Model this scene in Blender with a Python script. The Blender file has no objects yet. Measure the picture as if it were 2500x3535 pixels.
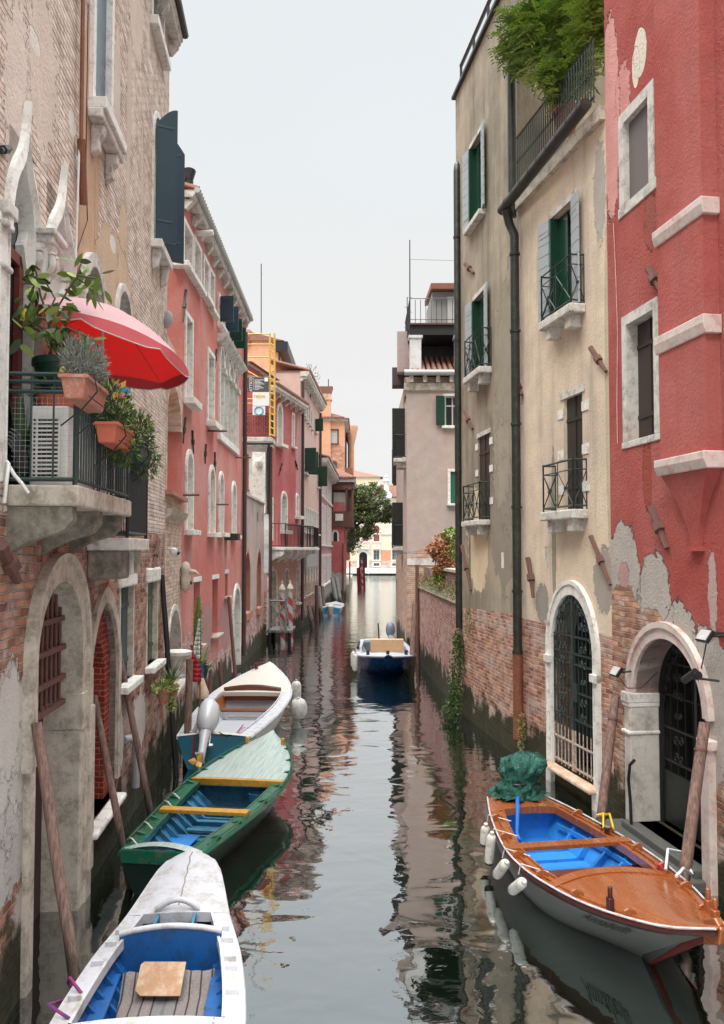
import bpy, bmesh, math, random
from mathutils import Vector, Matrix, noise
RN = random.Random(11)
S = bpy.context.scene
COL = S.collection
PI = math.pi
# ---------------------------------------------------------------- camera
FX, CX, CY, HZ, EYE = 3000.0, 1250.0, 1767.0, 1900.0, 4.0
PITCH = math.atan((HZ-CY)/FX)
cam = bpy.data.objects.new('camera', bpy.data.cameras.new('camera')); COL.objects.link(cam)
cam.location = (0, 0, EYE); cam.rotation_euler = (PI/2+PITCH, 0, 0)
cam.data.sensor_fit = 'HORIZONTAL'; cam.data.sensor_width = 36; cam.data.lens = 36*FX/2500
cam.data.clip_end = 3000; cam.data.clip_start = .05
S.camera = cam
def ray(px, py):
    v = CY-py; c, s = math.cos(PITCH), math.sin(PITCH)
    return Vector((px-CX, FX*c-v*s, v*c+FX*s))
def gz(px, py, z=0.0):
    r = ray(px, py); t = (z-EYE)/r.z
    return Vector((0, 0, EYE))+r*t
def gy(px, py, Y):
    r = ray(px, py); return Vector((0, 0, EYE))+r*(Y/r.y)
# ---------------------------------------------------------------- nodes
class NT:
    def __init__(s, nt): s.t = nt; s.n = nt.nodes; s.l = nt.links
    def new(s, ty, **k):
        n = s.n.new(ty)
        for a, b in k.items(): setattr(n, a, b)
        return n
    def put(s, sock, v):
        if isinstance(v, bpy.types.NodeSocket): s.l.new(v, sock)
        elif v is not None:
            if isinstance(v, (tuple, list)) and len(v) == 3 and sock.type == 'RGBA': v = (*v, 1)
            sock.default_value = v
    def m(s, op, a, b=None, c=None, clamp=False):
        n = s.new('ShaderNodeMath', operation=op); n.use_clamp = clamp
        s.put(n.inputs[0], a); s.put(n.inputs[1], b)
        if c is not None: s.put(n.inputs[2], c)
        return n.outputs[0]
    def mix(s, f, a, b, mode='MIX'):
        n = s.new('ShaderNodeMix', data_type='RGBA', blend_type=mode)
        s.put(n.inputs[0], f); s.put(n.inputs[6], a); s.put(n.inputs[7], b); return n.outputs[2]
    def step(s, v, lo, hi):      # smooth 0..1 between lo and hi
        n = s.new('ShaderNodeMapRange', interpolation_type='SMOOTHSTEP')
        s.put(n.inputs[0], v); s.put(n.inputs[1], lo); s.put(n.inputs[2], hi); return n.outputs[0]
    def obj(s): return s.new('ShaderNodeTexCoord').outputs['Object']
    def sep(s, v):
        n = s.new('ShaderNodeSeparateXYZ'); s.put(n.inputs[0], v); return n.outputs
    def com(s, x, y, z):
        n = s.new('ShaderNodeCombineXYZ'); s.put(n.inputs[0], x); s.put(n.inputs[1], y); s.put(n.inputs[2], z); return n.outputs[0]
    def sc(s, v, k):
        n = s.new('ShaderNodeVectorMath', operation='MULTIPLY'); s.put(n.inputs[0], v); s.put(n.inputs[1], k); return n.outputs[0]
    def add(s, v, k):
        n = s.new('ShaderNodeVectorMath', operation='ADD'); s.put(n.inputs[0], v); s.put(n.inputs[1], k); return n.outputs[0]
    def noise(s, v, scale=1., detail=4., rough=.55, dist=0., col=False):
        n = s.new('ShaderNodeTexNoise'); s.put(n.inputs['Vector'], v)
        n.inputs['Scale'].default_value = scale; n.inputs['Detail'].default_value = detail
        n.inputs['Roughness'].default_value = rough; n.inputs['Distortion'].default_value = dist
        return n.outputs['Color' if col else 'Fac']
    def bump(s, h, strength=.5, dist=.01, nrm=None):
        n = s.new('ShaderNodeBump'); n.inputs['Strength'].default_value = strength; n.inputs['Distance'].default_value = dist
        s.put(n.inputs['Height'], h)
        if nrm is not None: s.put(n.inputs['Normal'], nrm)
        return n.outputs[0]
def newmat(name):
    m = bpy.data.materials.new(name); m.use_nodes = True
    t = NT(m.node_tree); b = t.n['Principled BSDF']
    return m, t, b
MC = {}
def simple(name, c, rough=.6, metal=0., var=.25, scale=6., bump=.15, dirt=None, dirtamt=.5, spec=None, stretch=(1, 1, 1), coat=0.):
    """painted / plain surface with mottling, scratches and optional dirt colour"""
    if name in MC: return MC[name]
    m, t, b = newmat(name); o = t.sc(t.obj(), stretch)
    n1 = t.noise(o, scale, 5, .6); n2 = t.noise(o, scale*6, 3, .7)
    k = t.m('MULTIPLY_ADD', n1, 2*var, 1-var); k2 = t.m('MULTIPLY_ADD', n2, var, 1-var*.5)
    col = t.mix(1., t.mix(1., c, t.com(k, k, k), 'MULTIPLY'), t.com(k2, k2, k2), 'MULTIPLY')
    if dirt:
        n3 = t.noise(t.add(o, (5.3, 2.1, 9.)), scale*1.7, 6, .68)
        n4 = t.noise(t.add(o, (1.3, 7.1, 3.)), scale*9, 4, .7); col = t.mix(t.m('MULTIPLY', t.step(t.m('MULTIPLY_ADD', n4, .3, t.m('MULTIPLY', n3, .85)), .58-.2*dirtamt, .8), .9), col, dirt)
    t.put(b.inputs['Base Color'], col)
    r = t.m('MULTIPLY_ADD', n1, .25, rough-.12, clamp=True); t.put(b.inputs['Roughness'], r)
    b.inputs['Metallic'].default_value = metal
    if spec is not None: b.inputs['Specular IOR Level'].default_value = spec
    if coat: b.inputs['Coat Weight'].default_value = coat; b.inputs['Coat Roughness'].default_value = .12
    if bump: t.put(b.inputs['Normal'], t.bump(t.m('ADD', n2, n1), bump, .004))
    MC[name] = m; return m
def wallmat(name, p1, p2, stain=(.12, .11, .1), stainamt=.35, brick=((.30, .11, .07), (.42, .2, .13), (.42, .36, .3)),
            thr=-9., amp=.5, patch=None, spots=(), pale=.35, palecol=(.5, .44, .42), algae=.7, bw=.25, bh=.075, rough=.9, slope=0., streak=1., bs=1., red=None, cc_=.5):
    """weathered wall: plaster over brick. thr: brick shows below this height; patch: noise level where plaster is gone;
       spots: (u, z, ru, rz, colour or 'brick', edge noise)"""
    m, t, b = newmat(name); o = t.obj(); x, y, z = t.sep(o)
    xy = t.m('SUBTRACT', x, y); P = t.com(xy, z, 0.); P3 = t.com(x, y, z)
    big = t.noise(P3, .45, 5, .6); mid = t.noise(P3, 2.2, 6, .62); fine = t.noise(P3, 22., 3, .7); edge = t.noise(P3, 1.1, 7, .66)
    # bricks
    warp = t.noise(P3, 3.2, 3, .6, col=True)
    bn = t.new('ShaderNodeTexBrick'); bn.offset = .5; bn.squash = 1.
    t.put(bn.inputs['Vector'], t.add(t.add(P, t.sc(warp, (.07, .05, 0))), t.sc(t.noise(P3, 14., 2, .6, col=True), (.03, .022, 0))))
    for k, v in (('Scale', 1.), ('Brick Width', bw), ('Row Height', bh), ('Mortar Size', .011), ('Mortar Smooth', .8), ('Bias', .0)): bn.inputs[k].default_value = v
    t.put(bn.inputs['Color1'], brick[0]); t.put(bn.inputs['Color2'], brick[1]); t.put(bn.inputs['Mortar'], brick[2])
    bc = bn.outputs['Color']
    cell = t.noise(t.sc(P, (1/bw*.9, 1/bh*.5, 0)), .9, 1, .5)
    bc = t.mix(1., bc, t.mix(t.step(cell, .3, .7), (1-.5*cc_, 1-.54*cc_, 1-.54*cc_), (1+.4*cc_, 1+.3*cc_, 1+.25*cc_)), 'MULTIPLY')
    pn = t.step(t.m('ADD', t.m('MULTIPLY', edge, .6), t.m('MULTIPLY', mid, .5)), .62-.22*pale, .74)
    bc = t.mix(t.m('MULTIPLY', pn, .8), bc, palecol)
    if red: bc = t.mix(t.m('MULTIPLY', t.step(t.m('SUBTRACT', z, t.m('MULTIPLY', big, 2.)), red[0], red[1]), .7), bc, red[2])
    # plaster
    vs = t.noise(t.com(t.m('MULTIPLY', xy, 3.5), t.m('MULTIPLY', z, .28), 3.), 1., 6, .65)
    pc = t.mix(t.step(big, .35, .68), p1, p2)
    g = t.m('MULTIPLY_ADD', mid, .5, .76); pc = t.mix(1., pc, t.com(g, g, g), 'MULTIPLY')
    g = t.m('MULTIPLY_ADD', fine, .3, .85); pc = t.mix(1., pc, t.com(g, g, g), 'MULTIPLY')
    sm = t.m('MULTIPLY', t.step(t.m('ADD', t.m('MULTIPLY', vs, .65*streak), t.m('MULTIPLY', big, .45)), .62-.18*stainamt, .8), min(1., .35+stainamt))
    pc = t.mix(sm, pc, stain)
    # masks
    lim = t.m('ADD', t.m('ADD', t.m('MULTIPLY', t.m('SUBTRACT', edge, .5), 2*amp), thr), t.m('MULTIPLY', x, slope))
    mk = t.m('LESS_THAN', z, lim)
    if patch is not None: mk = t.m('MAXIMUM', mk, t.step(edge, patch, patch+.012))
    col = pc; h = t.m('MULTIPLY_ADD', fine, .25, 1.)
    for sp in spots:
        u, zz, ru, rz, cc, en = sp
        if en > .25: en *= 1.7
        dx = t.m('DIVIDE', t.m('SUBTRACT', x, u), ru); dz = t.m('DIVIDE', t.m('SUBTRACT', z, zz), rz)
        d = t.m('ADD', t.m('SQRT', t.m('ADD', t.m('MULTIPLY', dx, dx), t.m('MULTIPLY', dz, dz))), t.m('MULTIPLY', t.m('SUBTRACT', t.noise(P3, 2.6/max(.3, min(ru, rz)), 6, .66), .5), en))
        ms = t.step(d, 1.02, .98)
        if cc == 'brick': mk = t.m('MAXIMUM', mk, ms)
        elif cc == 'plaster': mk = t.m('MULTIPLY', mk, t.m('SUBTRACT', 1., ms))
        else:
            gg = t.m('MULTIPLY_ADD', mid, .5, .75)
            mk = t.m('MULTIPLY', mk, t.m('SUBTRACT', 1., ms)); col = t.mix(ms, col, t.mix(1., cc, t.com(gg, gg, gg), 'MULTIPLY')); h = t.m('SUBTRACT', h, t.m('MULTIPLY', ms, .5))
    col = t.mix(mk, col, bc)
    if algae is not None:
        am = t.step(t.m('ADD', z, t.m('MULTIPLY', t.m('SUBTRACT', t.m('ADD', edge, mid), 1.), 1.1)), algae+.15, algae-.2)
        col = t.mix(t.m('MULTIPLY', am, .95), col, t.mix(mid, (.012, .014, .008), (.035, .045, .014)))
    t.put(b.inputs['Base Color'], col); b.inputs['Roughness'].default_value = rough; b.inputs['Specular IOR Level'].default_value = .2
    bh_ = t.m('MULTIPLY', t.m('SUBTRACT', 1., bn.outputs['Fac']), 1.)
    bh_ = t.m('ADD', bh_, t.m('ADD', t.m('MULTIPLY', mid, 1.6), t.m('MULTIPLY', cell, .9)))
    H = t.m('ADD', t.m('MULTIPLY', mk, t.m('MULTIPLY', bh_, .9)), t.m('MULTIPLY', t.m('SUBTRACT', 1., mk), t.m('ADD', t.m('MULTIPLY', h, 2.2), t.m('MULTIPLY', mid, .5))))
    t.put(b.inputs['Normal'], t.bump(H, .8*bs, .028))
    return m
# ---------------------------------------------------------------- mesh builder
class MB:
    def __init__(s, M=None): s.v = []; s.f = []; s.mi = []; s.cur = 0; s.M = M
    def V(s, p):
        p = Vector(p); s.v.append(s.M @ p if s.M else p); return len(s.v)-1
    def F(s, *ids): s.f.append(ids); s.mi.append(s.cur)
    def poly(s, pts): s.F(*[s.V(p) for p in pts])
    def box(s, x0, x1, y0, y1, z0, z1):
        i = [s.V((x, y, z)) for z in (z0, z1) for y in (y0, y1) for x in (x0, x1)]
        for q in ((0, 2, 3, 1), (4, 5, 7, 6), (0, 1, 5, 4), (2, 6, 7, 3), (0, 4, 6, 2), (1, 3, 7, 5)): s.F(*[i[k] for k in q])
        return s
    def hexa(s, a, b):          # two quads (lists of 4 points) joined
        i = [s.V(p) for p in a]; j = [s.V(p) for p in b]
        s.F(*i[::-1]); s.F(*j)
        for k in range(len(i)): s.F(i[k], i[(k+1) % len(i)], j[(k+1) % len(i)], j[k])
        return s
    def prism(s, pts, ax, a0, a1):   # 2-D outline pts extruded along axis ax
        def mk(p, c): return ((c, p[0], p[1]), (p[0], c, p[1]), (p[0], p[1], c))[ax]
        return s.hexa([mk(p, a0) for p in pts], [mk(p, a1) for p in pts])
    def tube(s, pts, r, seg=8, cap=True, r2=None):
        pts = [Vector(p) for p in pts]; n = len(pts); rings = []
        up = None
        for k, p in enumerate(pts):
            d = (pts[min(k+1, n-1)]-pts[max(k-1, 0)]).normalized()
            if up is None: up = Vector((0, 0, 1)) if abs(d.z) < .9 else Vector((1, 0, 0))
            a = d.cross(up).normalized(); b = a.cross(d).normalized(); up = b
            rr = r[k] if isinstance(r, (list, tuple)) else (r if r2 is None else r+(r2-r)*k/(n-1))
            rings.append([s.V(p+a*rr*math.cos(2*PI*j/seg)+b*rr*math.sin(2*PI*j/seg)) for j in range(seg)])
        for k in range(n-1):
            A, B = rings[k], rings[k+1]
            for j in range(seg): s.F(A[j], A[(j+1) % seg], B[(j+1) % seg], B[j])
        if cap: s.F(*rings[0][::-1]); s.F(*rings[-1])
        return s
    def bar(s, p, q, w, h=None):      # square bar
        return s.tube([p, q], w*.707, 4)
    def lathe(s, c, prof, seg=16, ax='z'):
        rings = []
        for r, h in prof:
            rg = []
            for j in range(seg):
                a = 2*PI*j/seg; u, w = r*math.cos(a), r*math.sin(a)
                q = (u, w, h) if ax == 'z' else ((h, u, w) if ax == 'x' else (u, h, w))
                rg.append(s.V(Vector(c)+Vector(q)))
            rings.append(rg)
        for A, B in zip(rings, rings[1:]):
            for j in range(seg): s.F(A[j], A[(j+1) % seg], B[(j+1) % seg], B[j])
        s.F(*rings[0][::-1]); s.F(*rings[-1]); return s
    def strip(s, A, B, close=False):
        a = [s.V(p) for p in A]; b = [s.V(p) for p in B]
        for k in range(len(a)-1+(1 if close else 0)):
            k2 = (k+1) % len(a); s.F(a[k], a[k2], b[k2], b[k])
        return s
    def grid(s, rows):
        ids = [[s.V(p) for p in r] for r in rows]
        for A, B in zip(ids, ids[1:]):
            for j in range(len(A)-1): s.F(A[j], A[j+1], B[j+1], B[j])
        return s
    def leaf(s, p, d, n, L, W):
        d = Vector(d).normalized(); w = d.cross(Vector(n)).normalized()*W; p = Vector(p); nn = w.cross(d).normalized()*L*.12
        s.F(s.V(p), s.V(p+d*L*.4+w-nn*0), s.V(p+d*L-nn), s.V(p+d*L*.4-w))
    def build(s, name, mats, parent=None, smooth=None, bev=0, solid=0, loc=None):
        me = bpy.data.meshes.new(name); me.from_pydata([tuple(p) for p in s.v], [], s.f)
        if not isinstance(mats, (list, tuple)): mats = [mats]
        for m in mats: me.materials.append(m)
        if len(mats) > 1: me.polygons.foreach_set('material_index', s.mi)
        bm = bmesh.new(); bm.from_mesh(me); bmesh.ops.recalc_face_normals(bm, faces=bm.faces); bm.to_mesh(me); bm.free()
        if smooth:
            me.polygons.foreach_set('use_smooth', [True]*len(me.polygons)); me.set_sharp_from_angle(angle=math.radians(smooth))
        o = bpy.data.objects.new(name, me); COL.objects.link(o)
        if parent is not None: o.parent = parent
        if loc is not None: o.location = loc
        if solid:
            md = o.modifiers.new('solid', 'SOLIDIFY'); md.thickness = solid; md.offset = 0
        if bev:
            md = o.modifiers.new('bevel', 'BEVEL'); md.width = bev; md.segments = 2; md.limit_method = 'ANGLE'
        return o
def tag(o, label=None, cat=None, group=None, kind=None):
    if label: o['label'] = label
    if cat: o['category'] = cat
    if group: o['group'] = group
    if kind: o['kind'] = kind
    return o
def empty(name, label, cat, loc=(0, 0, 0), rz=0., group=None):
    o = bpy.data.objects.new(name, None); COL.objects.link(o); o.location = loc; o.rotation_euler = (0, 0, rz)
    o.empty_display_size = .2
    return tag(o, label, cat, group)
def local(root, p):        # world point into a root's frame
    M = Matrix.Translation(root.location) @ root.rotation_euler.to_matrix().to_4x4()
    return M.inverted() @ Vector(p)
# ---------------------------------------------------------------- arches and facades
def arch(u0, u1, zs, zt, kind='round', n=14):
    """points from (u0, zs) over the apex to (u1, zs)"""
    um, w, h = (u0+u1)/2, (u1-u0)/2, zt-zs; L = []
    for k in range(n+1):
        s = k/n; s = 1-math.cos(s*PI/2) if kind != 'ogee' else s
        if kind == 'round': zz = math.sqrt(max(0, 1-(1-s)**2))
        elif kind == 'pointed': zz = (max(0, 1-(1-s)**1.6))**(1/1.75)
        elif kind == 'ogee': zz = .66*math.sqrt(max(0, 1-(1-s)**2))+.34*s**6
        else: zz = s
        L.append((u0+w*s, zs+h*zz))
    return L+[(2*um-p[0], p[1]) for p in L[-2::-1]]
class Facade:
    """a wall in its own frame: x runs left to right as seen from the canal, y into the wall, z up"""
    def __init__(s, name, label, p0, p1, H, depth=6., cat='building', parent=None):
        s.p0 = Vector((*p0, 0)); s.p1 = Vector((*p1, 0)); d = s.p1-s.p0; s.L = d.length; s.u = d.normalized()
        s.inw = Vector((0, 0, 1)).cross(s.u); s.H = H; s.D = depth; s.open = []
        if parent is None: s.root = empty(name, label, cat, s.p0, math.atan2(s.u.y, s.u.x))
        else:
            s.root = parent.root
        s.M = Matrix.Translation(s.p0) @ Matrix.Rotation(math.atan2(s.u.y, s.u.x), 4, 'Z')
    def uz(s, px, py, off=0.):      # off > 0 : plane standing out from the wall
        r = ray(px, py); q = s.p0-s.inw*off; n = s.inw
        t = (q-Vector((0, 0, EYE))).dot(n)/r.dot(n); P = Vector((0, 0, EYE))+r*t
        return (P-s.p0).dot(s.u), P.z
    def rect(s, xl, xr, yt, yb, ref='l', off=0.):
        xs = xl if ref == 'l' else xr
        z1 = s.uz(xs, yt, off)[1]; z0 = s.uz(xs, yb, off)[1]; ym = (yt+yb)/2
        return s.uz(xl, ym, off)[0], s.uz(xr, ym, off)[0], z0, z1
    def ext(s, mb=None):
        return mb or MB()
    def wall(s, mat, z0=-.6, name='wall', u0=None, u1=None, zt=None, y=0., depth=None, parent=None):
        a = 0. if u0 is None else u0; b_ = s.L if u1 is None else u1; zt = s.H if zt is None else zt; D = depth or s.D
        us = sorted({a, b_, *[o[k] for o in s.open for k in (0, 1) if a < o[k] < b_]})
        zs = sorted({z0, zt, *[o[k] for o in s.open for k in (2, 3, 4) if z0 < o[k] < zt]})
        mb = MB(); mb.M = None
        def P(u, z, yy=y): return (u, yy, z)
        for i in range(len(us)-1):
            for j in range(len(zs)-1):
                cu, cz = (us[i]+us[i+1])/2, (zs[j]+zs[j+1])/2
                if any(o[0] < cu < o[1] and o[2] < cz < o[4] for o in s.open): continue
                mb.poly([P(us[i], zs[j]), P(us[i+1], zs[j]), P(us[i+1], zs[j+1]), P(us[i], zs[j+1])])
        for (q0, q1, w0, sp, w1, kind, rev) in s.open:
            if kind:
                A = arch(q0, q1, sp, w1, kind); h = len(A)//2
                for side, cu in ((A[:h+1], q0), (A[h:], q1)):
                    for k in range(len(side)-1):
                        c = (cu, w1); mb.poly([P(*side[k]), P(*side[k+1]), P(*c)])
                con = [(q0, w0)]+A+[(q1, w0)]
            else: con = [(q0, w0), (q0, w1), (q1, w1), (q1, w0)]
            con2 = con+[con[0]]
            mb.strip([P(*c) for c in con2], [P(*c, y+rev) for c in con2])
        # sides, back, top
        mb.poly([P(a, z0), P(a, zt), P(a, zt, D), P(a, z0, D)]); mb.poly([P(b_, z0), P(b_, zt), P(b_, zt, D), P(b_, z0, D)])
        mb.poly([P(a, z0, D), P(b_, z0, D), P(b_, zt, D), P(a, zt, D)]); mb.poly([P(a, zt), P(b_, zt), P(b_, zt, D), P(a, zt, D)])
        return mb.build(name, mat, parent or s.root)
    def hole(s, u0, u1, z0, z1, kind=None, zs=None, rev=.22):
        if kind and zs is None: zs = z1-(u1-u0)*.5
        s.open.append((u0, u1, z0, zs if kind else z1, z1, kind, rev)); return (u0, u1, z0, zs if kind else z1, z1, kind, rev)
    def window(s, u0, u1, z0, z1, kind=None, zs=None, rev=.2, fill='dark', fw=.12, fmat=None, sill=.12, fp=.03, leaf=None,
               leafmat=None, bars=None, name='window', sillmat=None, label=None, y=0., sd=.16, lintel=False):
        """an opening with its back panel (the part), and frame, sill, shutters as sub-parts"""
        o = s.hole(u0, u1, z0, z1, kind, zs, rev); zs = o[3]; fm = fmat or STONE
        e = .004
        fillm = FILL[fill] if isinstance(fill, str) else fill
        mb = MB()
        if kind:
            A = arch(u0, u1, zs, z1, kind); con = [(u0, z0)]+A+[(u1, z0)]
            mb.poly([(c[0], rev-e, c[1]) for c in con])
        else:
            mb.box(u0, u1, rev-.04, rev-e, z0, z1)
            if fill in ('shut_dark', 'shut_green', 'shut_blue', 'shut_grey', 'shut_brown'):
                um = (u0+u1)/2; mb.box(um-.012, um+.012, rev-.055, rev-.03, z0, z1)
                for k in (.2, .8): mb.box(u0+.02, u1-.02, rev-.06, rev-.03, z0+(z1-z0)*k-.03, z0+(z1-z0)*k+.03)
            elif fill in ('glass', 'pane', 'curtain'):
                mb.cur = 1; um = (u0+u1)/2; w = .05
                for a, b in ((u0, u0+w), (um-w/2, um+w/2), (u1-w, u1)): mb.box(a, b, rev-.08, rev-.03, z0, z1)
                for z in (z0, z0+(z1-z0)*.66, z1-w): mb.box(u0, u1, rev-.075, rev-.025, z, z+w)
        win = mb.build(name, [fillm, FRAMEM['w']], s.root)
        if label: win['label'] = label
        if bars:
            g = MB(); nb, nh, bm_, yy = bars
            for k in range(1, nb): 
                uu = u0+(u1-u0)*k/nb; zt = z1
                if kind:
                    A = arch(u0, u1, zs, z1, kind, 20)
                    for p, q in zip(A, A[1:]):
                        if p[0] <= uu <= q[0]: zt = p[1]+(q[1]-p[1])*(uu-p[0])/max(1e-6, q[0]-p[0])
                g.tube([(uu, yy, z0), (uu, yy, zt)], .011, 5)
            for k in range(1, nh):
                zz = z0+(zs-z0)*k/nh; g.box(u0, u1, yy-.014, yy+.008, zz-.015, zz+.015)
            g.build('grille', bm_, win)
        if fw:
            mb = MB(); pr = -fp
            if kind:
                A = arch(u0, u1, zs, z1, kind); B = arch(u0-fw, u1+fw, zs, z1+fw, kind)
                A = [(u0, z0)]+A+[(u1, z0)]; B = [(u0-fw, z0)]+B+[(u1+fw, z0)]
            else:
                A = [(u0, z0), (u0, z1), (u1, z1), (u1, z0)]; B = [(u0-fw, z0), (u0-fw, z1+fw), (u1+fw, z1+fw), (u1+fw, z0)]
            if lintel: A = [(u0-fw, z1), (u1+fw, z1)]; B = [(u0-fw, z1+fw), (u1+fw, z1+fw)]
            a0 = [(p[0], pr, p[1]) for p in A]; b0 = [(p[0], pr, p[1]) for p in B]; b1 = [(p[0], .01, p[1]) for p in B]; a1 = [(p[0], .012, p[1]) for p in A]
            um_, zm_ = (u0+u1)/2, (z0+z1)/2
            if not lintel: a1 = [(p[0]+(.004 if p[0] < um_ else -.004), rev-.005, p[1]-(.004 if p[1] > zm_ else 0)) for p in A]; a0 = [(q[0], pr, q[2]) for q in a1]
            mb.strip(a0, b0); mb.strip(b0, b1); mb.strip(a0, a1)
            mb.poly([a0[0], b0[0], b1[0], a1[0]]); mb.poly([a0[-1], b0[-1], b1[-1], a1[-1]])
            mb.build('window_frame', fm, win)
        if sill:
            MB().box(u0-fw-.05, u1+fw+.05, -sd, rev-.05, z0-sill, z0-.002).build('sill', sillmat or fm, win, bev=.012)
        if leaf:           # open shutters: (left angle, right angle, width, z extra) angles in degrees away from the wall
            la, ra, w = leaf[:3]; arcd = leaf[3] if len(leaf) > 3 else 0
            for side, ang in ((0, la), (1, ra)):
                if ang is None: continue
                hu = u0-.02 if side == 0 else u1+.02; sg = -1 if side == 0 else 1
                a = math.radians(ang); d = Vector((sg*math.cos(a), -math.sin(a), 0)); nrm = Vector((math.sin(a)*sg, math.cos(a), 0)) if False else Vector((-d.y, d.x, 0))
                Mx = Matrix(((d.x, nrm.x, 0, hu), (d.y, nrm.y, 0, -fp-.03), (0, 0, 1, 0), (0, 0, 0, 1)))
                mb = MB(Mx); nbd = max(4, int((z1-z0)/.2)); zt = z1
                if arcd:
                    nn = 8; pts = [(0, z0), (w, z0)]+[(w*(1-k/nn), zt-arcd+arcd*math.sin(k/nn*PI/2)) for k in range(nn+1)] if side == 1 else [(0, z0), (w, z0)]+[(w*(1-k/nn), zt-arcd*(1-math.sin((nn-k)/nn*PI/2))) for k in range(nn+1)]
                    mb.hexa([(p[0], -.02, p[1]) for p in pts], [(p[0], .02, p[1]) for p in pts])
                else:
                    for k in range(nbd):
                        za = z0+.02+(z1-z0-.03)*k/nbd; zb = z0+.02+(z1-z0-.03)*(k+1)/nbd-.012
                        mb.box(0, w, -.018, .018, za, zb)
                    mb.box(.01, w-.01, -.011, .011, z0+.02, z1-.01)
                for k in (.15, .85):
                    mb.box(0, w*.8, -.026, .026, z0+(z1-z0)*k-.02, z0+(z1-z0)*k+.02)
                mb.build('shutter', leafmat or FILL['shut_green'], win, bev=.004)
        return win
    def box(s, name, u0, u1, y0, y1, z0, z1, mat, parent=None, bev=0.):
        return MB().box(u0, u1, y0, y1, z0, z1).build(name, mat, parent or s.root, bev=bev)
    def cornice(s, z, mat, proud=.5, th=.25, step=.55, corbel=True, cm=None, u0=None, u1=None, gut=None, tiles=None):
        u0 = -.05 if u0 is None else u0; u1 = s.L+.05 if u1 is None else u1
        mb = MB(); prof = [(.02, z), (-proud*.8, z), (-proud*.86, z+th*.35), (-proud, z+th*.45), (-proud, z+th), (.02, z+th)]
        mb.prism(prof, 0, u0, u1); c = mb.build('cornice', mat, s.root)
        if corbel:
            n = max(2, int((u1-u0)/step))
            for k in range(n):
                u = u0+.15+(u1-u0-.3)*k/(n-1); w = .09
                MB().prism([(.02, z-.25), (-.05, z-.25), (-.12, z-.16), (-proud*.72, z-.1), (-proud*.72, z+.004), (.02, z+.004)], 0, u-w, u+w).build('corbel', cm or mat, c)
        if gut: MB().tube([(u0, -proud-.04, z+th+.02), (u1, -proud-.04, z+th+.02)], .07, 8).build('gutter', gut, c)
        if tiles:
            mb = MB(); n = int((u1-u0)/.2)
            for k in range(n):
                u = u0+.1+(u1-u0-.2)*k/(n-1); rr = .085
                mb.tube([(u, -proud-.06, z+th+.06), (u, 1.6, z+th+.62)], rr, 8)
            mb.box(u0, u1, -proud+.02, 1.6, z+th+.0, z+th+.03)
            mb.hexa([(u0, -proud, z+th+.04), (u1, -proud, z+th+.04), (u1, 1.6, z+th+.6), (u0, 1.6, z+th+.6)], [(u0, -proud, z+th+.06), (u1, -proud, z+th+.06), (u1, 1.6, z+th+.62), (u0, 1.6, z+th+.62)])
            mb.build('roof_tiles', tiles, c, smooth=40)
        return c
    def balcony(s, u0, u1, z, out=.4, th=.14, rail=.85, pattern='x', mat=None, iron=None, corb=True, name='balcony', side=True):
        mat = mat or STONE; iron = iron or IRON
        sl = MB().box(u0, u1, -out, .0, z-th, z).build(name, mat, s.root, bev=.02)
        if corb:
            for u in (u0+.16, u1-.16-.2):
                MB().box(u, u+.2, -out*.75, .02, z-th-.2, z-th+.002).build('bracket', mat, sl, bev=.01)
        g = MB(); yo = -out+.05; z1 = z+rail
        path = [(u0+.05, 0), (u0+.05, yo), (u1-.05, yo), (u1-.05, 0)]
        for (a, b) in zip(path, path[1:]):
            for zz in (z+.06, z1): g.bar((a[0], a[1], zz), (b[0], b[1], zz), .022)
            ln = math.dist(a, b)
            if pattern == 'x':
                n = max(1, round(ln/(rail*.62)))
                g.bar((a[0], a[1], z1-.16), (b[0], b[1], z1-.16), .014)
                for k in range(n):
                    p = [a[i]+(b[i]-a[i])*k/n for i in (0, 1)]; q = [a[i]+(b[i]-a[i])*(k+1)/n for i in (0, 1)]
                    g.bar((*p, z+.06), (*q, z1-.16), .014); g.bar((*p, z1-.16), (*q, z+.06), .014); g.bar((*p, z+.06), (*p, z1), .012)
                    mm = [(p[i]+q[i])/2 for i in (0, 1)]; zm = (z+.06+z1-.16)/2; g.tube([(*mm, zm-.02), (*mm, zm+.02)], .03, 6)
            else:
                n = max(1, int(ln/pattern))
                for k in range(1, n): 
                    p = [a[i]+(b[i]-a[i])*k/n for i in (0, 1)]; g.bar((*p, z+.06), (*p, z1), .012)
            for e in (a, b): g.bar((*e, z), (*e, z1+.02), .022)
        g.build('railing', iron, sl)
        return sl
    def tierod(s, x0, y0, x1, y1, mat=None, r=.028):
        a = s.uz(x0, y0, .03); b = s.uz(x1, y1, .03); d = Vector((b[0]-a[0], 0, b[1]-a[1])); m_ = Vector((a[0], -.03, a[1]))+d*.5
        mb = MB(); mb.tube([(a[0], -.035, a[1]), tuple(m_), (b[0], -.035, b[1])], [r*1.25, r, r*.8], 6); mb.tube([m_-d.normalized()*.06, m_+d.normalized()*.06], r*1.9, 6)
        return mb.build('tie_rod', mat or RUST, s.root)
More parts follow.
